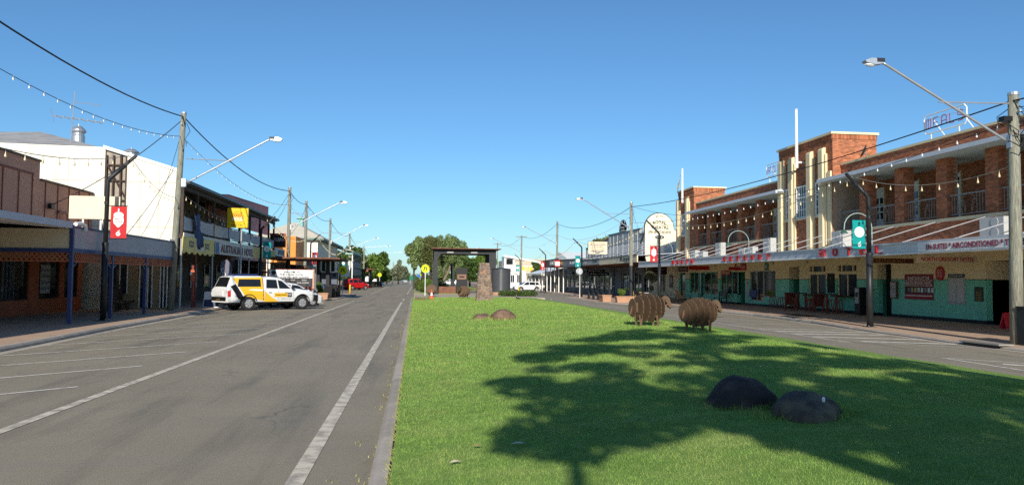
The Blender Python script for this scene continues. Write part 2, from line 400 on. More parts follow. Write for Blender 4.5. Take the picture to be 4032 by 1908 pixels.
for yy in (80, 88):
    for k in range(5): strip((12.2+k*.95, yy+.2*k), (12.75+k*.95, yy+.2*k), .5)
strip((12, 91), (17, 92), .2)

# kerbs: rows of separate stones
KL = [(-9.2, -8), (-9.55, 19.5), (-10.0, 27), (-10.4, 40), (-10.5, 56), (-9.3, 57.6), (-7.3, 60), (-6.35, 63), (-6.15, 72), (-6.0, 82), (-7, 86), (-9.8, 89.5), (-10.5, 93), (-10.5, 145), (-6.5, 152), (-6.5, 176), (-10.5, 182), (-10.5, 330)]
KR = [(17.8, 2), (17.45, 20), (17.35, 23), (17.7, 26), (18.05, 30), (19.0, 35.6), (19.3, 42), (19.3, 57), (18.2, 60), (16.2, 62.3), (15.8, 66), (16.3, 75), (16.5, 84), (18, 88), (19.3, 91), (19.5, 112), (20, 150), (20, 330)]
def along(pts, step):
    out = []; rest = 0
    P = [Vector((*p, 0)) for p in pts]; acc = [P[0]]
    for a, b in zip(P, P[1:]):
        L = (b-a).length; t = step-rest
        while t <= L: acc.append(a.lerp(b, t/L)); t += step
        rest = L-(t-step)
    acc.append(P[-1]); return acc
def kerb_row(label, pts, side, ztop, width=.17, ymax=130, step=2.4):
    root = struct(thing('kerb', (pts[0][0], pts[0][1], 0), label, 'kerb')); del root['category']
    A = along(pts, step)
    for a, b in zip(A, A[1:]):
        if a.y > ymax: break
        d = (b-a); L = d.length
        if L < .2: continue
        d.normalize(); n = Vector((-d.y, d.x, 0))*side; bb = MB(); g = .008
        prof = [(0, -.12), (0, .55), (.25, .93), (.5, 1), (1, 1), (1, -.12)]
        sec = []
        for p in (a+d*g, b-d*g):
            zr = road_z(p.x); zt = ztop(p.x)+random.uniform(-.004, .004)
            sec.append([(p+n*(u*width)).to_tuple()[:2] + (zr+(zt-zr)*v,) for u, v in prof])
        m = len(prof); bb.add(sec[0]+sec[1], [(i, (i+1) % m, m+(i+1) % m, m+i) for i in range(m)]+[tuple(range(m)), tuple(range(2*m-1, m-1, -1))])
        bb.build('kerb_stone', CONC, root)
    return root
kerb_row('long kerb of concrete blocks along the shops on the Australian Hotel side', KL, 1, lambda x: .125)
kerb_row('long kerb of concrete blocks along the brick hotel footpath', KR, -1, lambda x: foot_z(x)+.005)
kerb_row('straight kerb of concrete blocks edging the lawn median', [(-.37, -6), (-.37, 72)], -1, lambda x: .125, .165, 90)
kerb_row('low kerb of concrete blocks on the brick hotel side of the lawn', [(XE, -6), (XE, 30), (XE, 62), (12.5, 70)], 1, lambda x: .1, .17, 90)
# gutters
def ribbon(name, pts, off0, off1, z, m, parent=None):
    A = along(pts, 3); b = MB(); prev = None
    for i, a in enumerate(A):
        d = (A[min(i+1, len(A)-1)]-A[max(i-1, 0)]).normalized(); n = Vector((-d.y, d.x, 0))
        p, q = a+n*off0, a+n*off1; cur = ((p.x, p.y, z(p.x)), (q.x, q.y, z(q.x)))
        if prev: b.quad(prev[0], prev[1], cur[1], cur[0])
        prev = cur
    return b.build(name, m, parent)
struct(ribbon('gutter', KL, -.32, .02, lambda x: road_z(x)+.005, CONCG)); struct(ribbon('gutter', KR, -.02, .35, lambda x: road_z(x)+.005, CONCG))
# footpaths
def footpath(pts, off, xb, n=6):
    A = along(pts, 2); b = MB(); prev = None
    for i, a in enumerate(A):
        d = (A[min(i+1, len(A)-1)]-A[max(i-1, 0)]).normalized(); q = a+Vector((-d.y, d.x, 0))*off
        cur = [(q.x+(xb-q.x)*k/n, q.y, foot_z(q.x+(xb-q.x)*k/n)) for k in range(n+1)]
        if prev:
            for k in range(n): b.quad(prev[k], prev[k+1], cur[k+1], cur[k])
        prev = cur
    return struct(b.build('footpath', PAVER))
footpath(KL, .15, -22); footpath(KR, -.15, 40)
# drain inlet in the kerb beside the brick hotel
dr = thing('kerb_drain', (17.45, 22, -.15), 'concrete kerb drain with dark slot opening near the timber power pole', 'drain')
MB().box(17.28, 17.46, 21.35, 22.75, -.15, -.045).build('slot', BLACK, dr)
MB().box(17.26, 17.75, 21.2, 22.9, -.045, .0).build('lid', mat('drain_lid', (.26, .24, .21), .7, .1), dr)
dr2 = thing('kerb_drain', (-6.2, 78, 0), 'concrete kerb drain with dark slot beside the yellow bollard', 'drain')
MB().box(-6.28, -6.02, 76, 80, .0, .09).build('slot', BLACK, dr2); MB().box(-6.6, -6.0, 75.8, 80.2, .09, .14).build('lid', CONCG, dr2)
gr_ = MB()
for k in range(12): gr_.box(20.1, 21.0, 38.2+k*.22, 38.3+k*.22, foot_z(20.5)+.002, foot_z(20.5)+.02)
tag(gr_.build('footpath_grate', BLACK), 'dark slotted grate set in the footpath outside the brick hotel', 'grate')

# lawn
lb = MB(); LX = np.concatenate([np.linspace(-.185, 3, 16), np.linspace(3.3, XE-.1, 28)]); LY = np.concatenate([np.linspace(-12, 24, 110), np.linspace(24.5, 69, 70)])
for j, y in enumerate(LY):
    for i, x in enumerate(LX):
        lb.v.append((float(x), float(y), med_z(x, y)+.012*math.sin(x*1.7+y*.9)*math.sin(y*1.3-x)))
nx = len(LX)
for j in range(len(LY)-1):
    for i in range(nx-1): lb.f.append((j*nx+i, j*nx+i+1, (j+1)*nx+i+1, (j+1)*nx+i))
struct(lb.build('lawn', LAWN, smooth=True, fix=False))
def grass_blades():
    vs = []; 
    zs = {}
    xt = np.linspace(-.2, XE, 200); px = np.interp(xt, [-.32, 1, 3, 5, 6.8, 7.8, 9, 10.2, XE], [0, .16, .55, .85, 1, .98, .8, .35, 0])
    for (y0, y1, n, h, w) in ((4.2, 8, 120000, .024, .0045), (8, 14, 105000, .027, .006), (14, 24, 80000, .032, .011), (24, 40, 40000, .045, .02), (40, 69, 36000, .05, .045)):
        x = RNG.uniform(-.19, 8.6, n); y = y0+(y1-y0)*RNG.random(n)**1.15
        z = .12+np.interp(y, [48, 68, 80], [.32, .06, .03])*np.interp(x, xt, px)+.012*np.sin(x*1.7+y*.9)*np.sin(y*1.3-x)
        a = RNG.uniform(0, 2*np.pi, n); hh = h*RNG.uniform(.5, 1.25, n); t = RNG.uniform(0, 2*np.pi, n); ln = hh*RNG.uniform(.2, 1.1, n)
        dx = np.cos(a)*w/2; dy = np.sin(a)*w/2
        tri = np.stack([np.stack([x-dx, y-dy, z-.005], 1), np.stack([x+dx, y+dy, z-.005], 1), np.stack([x+np.cos(t)*ln, y+np.sin(t)*ln, z+hh], 1)], 1)
        vs.append(tri.reshape(-1, 3))
    v = np.concatenate(vs); n = len(v)//3
    me = bpy.data.meshes.new('grass'); me.vertices.add(len(v)); me.vertices.foreach_set('co', v.ravel().astype(np.float32))
    me.loops.add(len(v)); me.loops.foreach_set('vertex_index', np.arange(len(v), dtype=np.int32))
    me.polygons.add(n); me.polygons.foreach_set('loop_start', np.arange(0, len(v), 3, dtype=np.int32)); me.update(); me.validate()
    o = put('grass', me, mat('grass_blade', (.255, .395, .085), .7, .25, 3, isl=.28, sub=.3, spec=.15, col2=(.40, .43, .14), amt2=.45, scale2=1.1))
    tag(stuff(o), 'short mown green grass covering the median', 'grass')
grass_blades()
def kerb_weeds():
    b = MB()
    for _ in range(70):
        y = random.uniform(4, 34); x = random.gauss(-.42, .03) if random.random() < .8 else random.gauss(-.6, .08); k = random.randint(3, 9)
        for _ in range(k):
            a = random.uniform(0, 6.3); px, py = x+random.gauss(0, .03), y+random.gauss(0, .08); L = random.uniform(.015, .05); w = .006
            b.add([(px-w*math.sin(a), py+w*math.cos(a), .002), (px+w*math.sin(a), py-w*math.cos(a), .002), (px+L*math.cos(a), py+L*math.sin(a), random.uniform(.01, .04))], [(0, 1, 2)])
    for _ in range(2600):
        y = random.uniform(4, 40); x = random.gauss(-.2, .018); a = random.uniform(2.2, 4.1); L = random.uniform(.01, .045)*(1.4 if mnz(y) > .1 else .7)
        b.add([(x-.004, y-.005, .12), (x+.004, y+.005, .12), (x+L*math.cos(a), y+L*math.sin(a), .12+random.uniform(.005, .03))], [(0, 1, 2)])
    tag(stuff(b.build('weeds', mat('weed', (.36, .36, .10), .8, .3, 8, isl=.35), None, fix=False)), 'straggly yellow green weeds along the straight lawn kerb', 'weeds')
def mnz(y): return math.sin(y*3.1)*math.sin(y*1.37+1)+.4*math.sin(y*9.7)
kerb_weeds()
b = MB(); b.box(-.21, -.17, -6, 69, .05, .108); struct(b.build('soil_edge', mat('dark_soil', (.05, .035, .022), .95, .2, 6)))
# bare bed by the cone, plaza beyond the lawn
b = MB(); rr = [(.0, 60.5), (1.2, 60.2), (1.75, 62), (1.6, 66), (1.3, 69), (0, 69.5)]
b.prism([(x, y) for x, y in rr], 'z', .0, .16); struct(b.build('mulch_bed', MULCH))
b = MB(); b.box(-.13, 11.6, 69, 106, -.05, .145); struct(b.build('plaza', PLAZA))
b = MB(); b.box(-.13, 11.6, 106, 175, -.05, .15); struct(b.build('lawn', LAWN)); 
b = MB(); b.box(-.13, 5, 84.8, 92, .12, .19); struct(b.build('lawn', LAWN))
# dry leaves and litter on the lawn
def leaf(x, y, rz, L, label, col):
    b = MB(); n = 6; vs = []
    for i in range(n+1):
        t = i/n; w = L*.16*math.sin(math.pi*min(.98, t+.02))
        vs += [(-L/2+L*t, -w, .006+.012*math.sin(t*3)), (-L/2+L*t, w, .004+.016*math.sin(t*3.1))]
    b.add(vs, [(2*i, 2*i+2, 2*i+3, 2*i+1) for i in range(n)])
    o = b.build('fallen_leaf', col, None, local=True); o.location = (x, y, med_z(x, y)+.03); o.rotation_euler = (.1, .05, rz)
    tag(o, label, 'leaf', 'dry leaves on the lawn')
LEAFM = mat('dry_leaf', (.62, .52, .36), .7, .12, 20)
leaf(1.02, 7.55, .2, .16, 'pale curled dry leaf lying on sunlit grass by the tree shadow edge', LEAFM)
leaf(.38, 6.95, .5, .14, 'thin tan dry leaf on the grass near the straight kerb', LEAFM)
leaf(.62, 7.55, .1, .11, 'small brownish dry leaf on the grass between two paler leaves', mat('brown_leaf', (.35, .25, .12), .8, .1, 20))
leaf(.1, 6.15, .9, .06, 'tiny whitish scrap on the grass against the kerb', SIGNW)
# ================================================================ brick hotel
def bricks(b, plane, c, u0, u1, v0, v1, proud=.012, L=.24, H=.086, g=.011, soldier=False):
    if soldier: L, H = .086, v1-v0
    r = 0; v = v0
    while v < v1-.02:
        vv = min(v+H, v1); off = 0 if soldier else (L/2 if r % 2 else 0); u = u0-off
        while u < u1-.01:
            a = max(u+g/2, u0); e = min(u+L-g/2, u1)
            if e-a > .03:
                p = proud+random.uniform(-.003, .003); z0, z1 = v+g/2, vv-g/2
                if plane == 'x': P = [(c, a, z0), (c, e, z0), (c, e, z1), (c, a, z1), (c-p, a, z0), (c-p, e, z0), (c-p, e, z1), (c-p, a, z1)]
                else: P = [(a, c, z0), (e, c, z0), (e, c, z1), (a, c, z1), (a, c-p, z0), (e, c-p, z0), (e, c-p, z1), (a, c-p, z1)]
                b.add(P, [(4, 5, 6, 7), (0, 1, 5, 4), (1, 2, 6, 5), (2, 3, 7, 6), (3, 0, 4, 7)])
            u += L
        v += H; r += 1
HX = 23.8
hotel = thing('brick_hotel', (HX, 45, 0), 'two storey red brick hotel with cream pilasters, green tiled base and long awning', 'hotel')
bw = MB(); mo = MB()
NEAR0 = 14.0
# wall between awning and balconies, and mortar cores
mo.box(HX, HX+.3, NEAR0, 68.3, 3.2, 4.58); bricks(bw, 'x', HX, NEAR0+8, 41.3, 3.4, 4.58); bricks(bw, 'x', HX, 47.85, 68.3, 3.4, 4.58)
# inner balcony walls
for y0, y1 in ((NEAR0, 41.3), (47.85, 64.3)):
    mo.box(25.85, 26.1, y0, y1, 4.7, 7.6); bricks(bw, 'x', 25.85, max(y0, 21), y1, 4.75, 7.5)
    mo.box(24.02, 26.2, y0, y1, 7.62, 8.45); bricks(bw, 'x', 24.02, max(y0, 20), y1, 7.66, 8.45)
mo.box(HX, 26.1, 41.25, 41.3, 4.7, 7.6)
# towers
mo.box(23.52, 26.2, 41.32, 47.85, 3.2, 10.25); bricks(bw, 'x', 23.52, 41.32, 47.85, 3.4, 9.85); bricks(bw, 'y', 41.32, 23.52, 26.2, 7.6, 9.85)
bricks(bw, 'x', 23.50, 41.3, 47.87, 9.98, 10.24, .03, soldier=True); bricks(bw, 'y', 41.30, 23.5, 26.22, 9.98, 10.24, .03, soldier=True)
bricks(bw, 'x', 23.51, 41.31, 47.86, 9.85, 9.97, .02); bricks(bw, 'y', 41.31, 23.5, 26.2, 9.85, 9.97, .02)
mo.box(HX+.02, 26.6, 64.3, 68.3, 3.2, 9.85); bricks(bw, 'x', HX+.02, 64.3, 68.3, 4.6, 9.5); bricks(bw, 'y', 64.3, HX+.02, 26.6, 7.6, 9.5)
bricks(bw, 'x', HX, 64.28, 68.32, 9.52, 9.84, .03, soldier=True); bricks(bw, 'y', 64.28, HX, 26.6, 9.52, 9.84, .03, soldier=True)
mo.build('wall_core', MORTAR, hotel)
# piers between balconies: the two nearest get single bricks, the others joined
PIERS = [16.5, 19.65, 22.8, 25.95, 29.08, 32.2, 35.32, 38.45, 51.35, 54.45, 57.55, 60.65, 63.3]
bm_s = MB().box(0, .012, 0, .229, 0, .075).mesh('brick'); bm_s.materials.append(BRICK1)
bm_h = MB().box(0, .012, 0, .109, 0, .075).mesh('brick'); bm_h.materials.append(BRICK1)
for py in PIERS:
    pr = MB().box(HX, HX+.55, py, py+.7, 4.7, 7.5).build('pier', MORTAR, hotel)
    if py in (25.95, 29.08, 32.2):
        if py == 25.95: 
            bricks(bw, 'x', HX, py, py+.7, 4.72, 7.48); bricks(bw, 'y', py, HX, HX+.55, 4.72, 7.48); continue
        for r in range(32):
            z = 4.725+r*.086
            if r % 2 == 0: ys = [(0, 0), (.24, 0), (.48, 0)]
            else: ys = [(0, 1), (.12, 0), (.36, 0), (.6, 1)]
            for o_, half in ys:
                if o_+(.109 if half else .229) <= .72: inst('brick', bm_h if half else bm_s, pr, (HX-.012, py+o_+.003, z))
            xs_ = [(0, 0), (.24, 0), (.48, 1)] if r % 2 else [(0, 1), (.12, 0), (.36, 0)]
            if py == 29.08 or r > 10:
                for o_, half in xs_[:2]: inst('brick', bm_h if half else bm_s, pr, (HX+o_+.003+(.109 if half else .229), py-.012, z), (0, 0, R(90)))
                continue
            bricks(bw, 'y', py, HX, HX+.55, z-.005, z+.08)
    else:
        bricks(bw, 'x', HX, py, py+.7, 4.72, 7.48); bricks(bw, 'y', py, HX, HX+.55, 4.72, 7.48)
stuff(bw.build('brickwork', BRICK, hotel, fix=False))
# copings, slabs, eaves
for n, x0, x1, y0, y1, z0, z1 in (('coping', 23.94, 26.3, NEAR0, 41.25, 8.45, 8.56), ('coping', 23.94, 26.3, 47.9, 64.22, 8.45, 8.56), ('coping', 23.38, 26.3, 41.2, 47.98, 10.25, 10.38), ('coping', HX-.1, 26.7, 64.16, 68.42, 9.85, 9.97),
                                  ('balcony_slab', HX-.14, 25.85, NEAR0, 41.25, 4.58, 4.72), ('balcony_slab', HX-.14, 25.85, 47.92, 64.25, 4.58, 4.72)):
    boxpart(n, CREAM, hotel, x0, x1, y0, y1, z0, z1)
for y0, y1 in ((NEAR0, 41.75), (46.9, 63.7)):
    ev = MB().box(22.9, 26, y0, y1, 7.5, 7.53).build('eave', SOFFITG, hotel)
    MB().box(22.78, 22.9, y0-.02, y1+.02, 7.47, 7.66).build('gutter_board', FASCIA, ev)
    MB().prism([(22.88, 7.6), (22.88, 7.66), (24.0, 7.9), (24.0, 7.55)], 'y', y0+.01, y1-.01).build('roof_sheet', FASCIA, ev)
    MB().box(22.9, 24, y1, y1+.06, 7.5, 7.72).build('eave_end', FASCIA, ev)
boxpart('roof', ROOFM, hotel, 26.2, 40, NEAR0, 68.3, 7.6, 8.0)
boxpart('rear_wall', MORTAR, hotel, 26.2, 40, NEAR0+.1, 68.2, .1, 7.6)
# art-deco pilasters: a rounded fin and a lower stepped fin on its lit side
def pilaster(y0, y1, ztop, xf, z0):
    w = y1-y0; b = MB(); c = y0+w*.62; hw = w*.38
    def fin(ya, yb, zt, xa, xb, r):
        pr = [(xb, z0), (xb, zt), (xa+r, zt)] + [(xa+r-r*math.sin(t*math.pi/12), zt-r+r*math.cos(t*math.pi/12)) for t in range(1, 7)] + [(xa, z0)]
        b.prism(pr, 'y', ya, yb)
    fin(y1-.46, y1, ztop, xf-.24, xf, .18); fin(y1-.64, y1-.46, ztop-.38, xf-.13, xf, .1)
    b.build('pilaster', CREAM, hotel)
for y0, y1 in ((46.73, 47.6), (45.4, 46.2), (43.05, 43.9), (41.6, 42.5)): pilaster(y0, y1, 9.6, 23.5, 3.35)
for y0, y1 in ((67.25, 68.3), (64.8, 65.9)): pilaster(y0, y1, 9.17, HX, 3.35)
boxpart('fin', CREAM, hotel, 23.4, 23.5, 41.4, 41.75, 3.4, 8.15)
# windows of the towers and french doors of the balconies
def sash(y0, y1, z0, z1, x, cols, rows, parent, name='window', fr=.07, top=0):
    w = MB().box(x-.03, x+.01, y0, y1, z0, z1).build(name, DGLASS, parent); f = MB()
    f.box(x-.09, x, y0-fr, y0+.01, z0-fr, z1+fr); f.box(x-.09, x, y1-.01, y1+fr, z0-fr, z1+fr); f.box(x-.088, x, y0, y1, z0-fr, z0+.02); f.box(x-.088, x, y0, y1, z1-.02, z1+fr)
    for k in range(1, cols): yy = y0+(y1-y0)*k/cols; f.box(x-.07, x-.01, yy-.025, yy+.025, z0, z1)
    for k in range(1, rows): zz = z0+(z1-z0)*k/rows; f.box(x-.065, x-.01, y0, y1, zz-.02, zz+.02)
    if top: f.box(x-.088, x, y0, y1, top-.05, top+.05)
    f.build('window_frame', WHITE, w); MB().box(x-.16, x, y0-.12, y1+.12, z0-fr-.09, z0-fr).build('sill', CREAM, w); return w
sash(44.2, 45.35, 5.75, 7.6, 23.48, 4, 4, hotel, top=6.95); sash(46.3, 46.68, 5.75, 7.6, 23.48, 1, 4, hotel, top=6.95); sash(42.62, 43.0, 5.75, 7.6, 23.48, 1, 4, hotel, top=6.95); sash(66.0, 67.15, 5.9, 7.7, HX, 3, 4, hotel, top=7.1)
def french(y, wd=.85, louvre=False):
    d = MB().box(25.78, 25.85, y, y+wd, 4.72, 7.1).build('balcony_door', WHITE, hotel)
    for s in (0, 1):
        for k in range(2 if louvre else 3):
            a = y+.09+s*wd*.5; z = 5.35+k*.42 if not louvre else 6.55
            if louvre and k: continue
            MB().box(25.765, 25.785, a, a+wd*.32, z, z+.34).build('pane', DGLASS, d)
    MB().box(25.74, 25.85, y-.07, y, 4.72, 7.17).build('door_frame', CREAM, d); MB().box(25.74, 25.85, y+wd, y+wd+.07, 4.72, 7.17).build('door_frame', CREAM, d)
for y in (22.0, 24.2, 27.4, 30.9, 37.0, 40.0, 49.3, 52.5, 55.6, 58.9, 61.9): french(y)
french(33.9, 1.0, True)
# balustrades bay by bay, iron with fan curves
def balustrade(y0, y1):
    b = MB(); x = HX+.12; z0, z1 = 4.86, 5.74
    b.box(x-.02, x+.02, y0, y1, z1-.03, z1+.02); b.box(x-.015, x+.015, y0, y1, z0-.02, z0+.015)
    L = y1-y0; n = int(L/.17)
    for k in range(n+1):
        yy = y0+L*k/n; t = (yy-y0)/L
        if abs(t-.5) > .16: b.box(x-.009, x+.009, yy-.009, yy+.009, z0, z1)
    c = (y0+y1)/2
    for r in (.42, .3):
        for s in (-1, 1):
            b.tube([(x, c+s*(L*.16-r*.5*math.cos(a)), z0+.06+r*1.35*math.sin(a)) for a in [i*math.pi/12 for i in range(7)]], .011, 4)
    for s in (-1, 1): b.tube([(x, c+s*L*.17*math.sin(a), z1-.36*(1-math.cos(a))) for a in [i*math.pi/10 for i in range(6)]], .011, 4)
    b.build('balustrade', mat('rail_iron', (.26, .25, .23), .5, .1), hotel)
for grp in (PIERS[2:8]+[41.3], [47.87]+PIERS[8:]):
    for a, c in zip(grp, grp[1:]): balustrade(a+(.7 if a != 47.87 else .0), c)
# ---- ground floor
PZ = .13; YB = [14, 27.3]
def wall(y0, y1, x=HX, z0=PZ, z1=3.3, d=.3):
    if z0 < .25: boxpart('plinth', NAVY, hotel, x-.02, x+d, y0, y1, z0-.2, z0+.12)
    if z0 < 1.9:
        boxpart('tiled_base', GREEN, hotel, x, x+d, y0, y1, max(z0, z0+.12 if z0 < .25 else z0), min(1.96, z1))
    if z1 > 2: 
        boxpart('upper_wall', CREAMW, hotel, x, x+d, y0, y1, max(1.98, z0), z1)
        if z0 < 1.9: boxpart('dado_line', NAVY, hotel, x-.012, x+d, y0, y1, 1.955, 1.985)
def opening(y0, y1, z0, z1, m=GLASSR, x=HX+.12):
    return boxpart('pane', m, hotel, x, x+.05, y0, y1, z0, z1)
for y0, y1 in ((14, 24), (29.9, 36.42), (37.62, 39.5), (41.5, 42.73), (44.72, 45.86), (47.2, 49.1), (53.1, 53.9), (58.5, 59.0), (65.4, 66.5), (68.0, 68.35)): wall(y0, y1)
for y0, y1 in ((39.5, 41.5), (42.73, 44.72)):       # bar windows
    wall(y0, y1, z0=PZ, z1=1.05); wall(y0, y1, z0=2.85, z1=3.3)
    w = opening(y0, y1, 1.05, 2.25); opening(y0+.05, y1-.05, 2.42, 2.75)
    f = MB()
    for yy in (y0, (y0+y1)/2, y1-.06): f.box(HX+.07, HX+.14, yy, yy+.06, 1.05, 2.25)
    for yy in (y0, y0+.4, y1-.46, y1-.06): f.box(HX+.02, HX+.13, yy, yy+.06, 2.3, 2.85)
    f.box(HX+.0, HX+.13, y0, y1, 2.25, 2.42); f.box(HX+.01, HX+.13, y0, y1, 2.75, 2.85); f.build('window_frame', CREAMW, hotel)
    boxpart('bar_counter', WOODD, hotel, HX-.4, HX+.02, y0, y1, 1.0, 1.06)
for y0, y1, dx in ((36.42, 37.62, .5), (45.86, 47.2, 1.0), (24.0, 29.9, 1.2)):     # recessed doorways
    boxpart('door', BLACK, hotel, HX+dx, HX+dx+.06, y0, y1, PZ-.02, 2.75)
    wall(y0, y1, z0=2.75, z1=3.3); boxpart('reveal', GREEND, hotel, HX+.3, HX+dx+.05, y1, y1+.1, PZ, 1.96); boxpart('reveal', CREAMW, hotel, HX+.3, HX+dx+.05, y1+.002, y1+.1, 1.97, 2.75)
    boxpart('threshold', NAVY, hotel, HX-.02, HX+dx, y0, y1, PZ-.15, PZ)
    boxpart('door_handle', GALV, hotel, HX+dx-.05, HX+dx, y0+.2, y0+.25, 1.0, 1.3)
# glazed door leaf with frame in the wide recess by the power pole
for yy in (24.6, 26.0, 27.4, 28.8): boxpart('door_stile', DARKM, hotel, HX+1.1, HX+1.2, yy, yy+.1, PZ, 2.7)
for yy in (24.7, 26.1, 27.5): boxpart('pane', GLASSR, hotel, HX+1.14, HX+1.18, yy+.05, yy+1.2, .5, 2.2)
boxpart('reveal', GREEND, hotel, HX+.3, HX+1.25, 29.9, 30.0, PZ, 1.96)
# shopfronts of the bottle shop and cafe
for y0, y1, zb, n in ((49.1, 51.0, .75, 1), (51.0, 53.1, .45, 2), (55.3, 58.5, .8, 3), (59.0, 62.2, .7, 2), (63.4, 65.4, .7, 2), (66.5, 68.0, .2, 1)):
    wall(y0, y1, z0=PZ, z1=zb); wall(y0, y1, z0=2.55, z1=3.3)
    f = MB(); f.box(HX+.06, HX+.13, y0, y1, zb, zb+.06); f.box(HX+.06, HX+.13, y0, y1, 2.49, 2.55)
    for k in range(n+1): yy = y0+(y1-y0-.05)*k/n; f.box(HX+.06, HX+.14, yy, yy+.05, zb, 2.55)
    f.build('shopfront_frame', GREYM if y0 < 54 else GREEN, hotel)
    for k in range(n): opening(y0+(y1-y0)*k/n+.02, y0+(y1-y0)*(k+1)/n-.02, zb+.05, 2.5)
for y0, y1 in ((53.9, 55.3), (62.2, 63.4)):
    boxpart('door', BLACK, hotel, HX+.7, HX+.76, y0, y1, PZ, 2.5); wall(y0, y1, z0=2.5, z1=3.3); boxpart('reveal', GREEND, hotel, HX+.3, HX+.75, y1-.05, y1+.05, PZ, 2.5)
# ---- awning
AXF = 19.4
aw = MB().prism([(AXF+.06, 2.98), (HX, 3.22), (HX, 3.27), (AXF+.06, 3.03)], 'y', NEAR0, 66.1).build('awning', SOFFIT, hotel)
MB().prism([(AXF+.06, 3.36), (HX, 3.5), (HX, 3.53), (AXF+.06, 3.4)], 'y', NEAR0, 66.05).build('awning_roof', FASCIA, aw)
yy = NEAR0
while yy < 66:
    y2 = min(yy+2.4, 66.1); MB().box(AXF, AXF+.05, yy+.006, y2-.006, 2.99, 3.36).build('fascia_panel', FASCIA, aw); yy = y2
MB().box(AXF-.05, AXF+.12, NEAR0, 66.1, 3.36, 3.43).build('fascia_cap', FASCIA, aw); MB().box(AXF-.03, AXF+.1, NEAR0, 66.1, 2.94, 2.99).build('fascia_trim', WHITE, aw)
for k, y in enumerate(range(16, 66, 3)):
    MB().prism([(AXF+.1, 2.9), (HX, 3.14), (HX, 3.23), (AXF+.1, 2.99)], 'y', y, y+.12).build('awning_beam', SOFFIT, aw)
for y in [20.2+3.13*k for k in range(15)]:
    MB().tube([(HX-.05, y, 4.63), (AXF+.3, y, 3.42)], .02, 6).build('tie_rod', GREYM, aw); MB().box(HX-.12, HX, y-.1, y+.1, 4.55, 4.72).build('rod_bracket', WHITE, aw)
for y in (31.5, 37.0, 42.2, 46.5, 51.5, 56, 60.5, 64.5):
    g = MB().lathe([(.001, -.16), (.13, -.12), (.17, -.04), (.15, .02), (.06, .04)], (22.3, y, 3.02), 12).build('globe_light', BULB, aw, smooth=True)
# letters on the fascia
def letters(s, ya, yb, m=RED, h=.31, z=3.19):
    n = len(s); p = (ya-yb)/n
    for k, ch in enumerate(s):
        yc = ya-p*(k+.5); text(ch, m, hotel, (AXF-.03, yc, z), h, '-x', w=min(.44, p*.5), depth=.06, off=.006, name='letter')
letters('NORTH', 57.2, 52.2); letters('GREGORY', 47.4, 40.3); letters('HOTEL', 35.6, 29.9, h=.36)
bd = boxpart('sign_board', SIGNW, hotel, AXF-.045, AXF-.01, 16, 27.9, 3.0, 3.36)
text('EN-SUITES * AIRCONDITIONED * TV *', mat('maroon_ink', (.22, .03, .05), .6, .05), bd, (AXF-.05, 25.15, 3.18), .22, '-x', w=4.5, off=.01)
text('BALCONIES', BLACK, bd, (AXF-.05, 21.9, 3.18), .22, '-x', w=1.6, off=.02)
# ---- things hung on or standing at the hotel
def sign(label, face, c, w, h, m, lines=(), th=.05, cat='sign', name='sign', frame=None, group=None):
    """A flat board centred at c with lettering lines (string, material, dz, height, width)."""
    t = thing(name, c, label, cat, group); r, n = AX[face]; cc = Vector(c)
    def panel(nm, mm, ww, hh, d0, d1, dz=0, du=0):
        b = MB(); P = []
        for d in (d0, d1):
            for su, sv in ((-1, -1), (1, -1), (1, 1), (-1, 1)): P.append(cc+r*(su*ww/2+du)+Vector((0, 0, sv*hh/2+dz))+n*d)
        b.add(P, [(0, 1, 2, 3), (4, 5, 6, 7), (0, 1, 5, 4), (1, 2, 6, 5), (2, 3, 7, 6), (3, 0, 4, 7)]); return b.build(nm, mm, t)
    if frame: panel('sign_frame', frame, w+.1, h+.1, -th, -.002)
    bd = panel('board', m, w, h, -th if not frame else -th+.01, 0 if not frame else .006)
    for L in lines:
        s, mm, dz, hh, ww = L[:5]; du = L[5] if len(L) > 5 else 0
        if s is None: panel('stripe', mm, ww, hh, .007, .011, dz, du)
        else: text(s, mm, t, cc+r*du+Vector((0, 0, dz))+n*.012, hh, face, w=ww, depth=.006, off=.008 if hh > .16 else .0)
    return t
INKR = mat('red_ink', (.5, .02, .02), .6, .05); INKW = mat('white_ink', (.8, .78, .74), .6, .03); INKK = mat('black_ink', (.02, .02, .02), .6, .1); INKG = mat('gold_ink', (.45, .28, .08), .6, .1)
sign('cream hanging sign lettered NORTH GREGORY HOTEL in red italics', '-y', (21.75, 29.45, 2.79), 2.7, .3, CREAMS, [('NORTH GREGORY HOTEL', INKR, 0, .17, 2.35)])
sign('dark maroon hanging sign reading RESTAURANT under the awning', '-y', (22.1, 33.6, 2.82), 2.0, .22, MAROON, [('RESTAURANT', INKG, 0, .13, 1.5, -.15)])
t = sign("maroon poster reading WHAT'S ON AT THE NORTH GREGORY HOTEL in hotel window", '-x', (HX-.02, 34.26, 1.62), 2.1, 1.2, mat('poster_maroon', (.24, .02, .035), .5, .1), [("WHAT'S ON AT THE", INKW, .42, .16, 1.6), ('NORTH GREGORY HOTEL', INKW, .17, .16, 1.98), (None, INKW, .3, .02, 2.0), (None, INKW, .05, .02, 2.0), (None, INKK, -.15, .3, 2.0), (None, INKW, -.42, .04, 2.0), (None, INKR, -.5, .04, 2.0)])
for k, cc in enumerate(((.2, .2, .2), (.35, .35, .34), (.6, .42, .1), (.5, .6, .65), (.7, .7, .7), (.3, .3, .3), (.7, .72, .75), (.6, .6, .6))):
    MB().box(HX-.045, HX-.034, 35.05-k*.245-.17, 35.05-k*.245, 1.36, 1.58).build('day_panel', mat('day_%d' % k, cc, .6, .1), t)
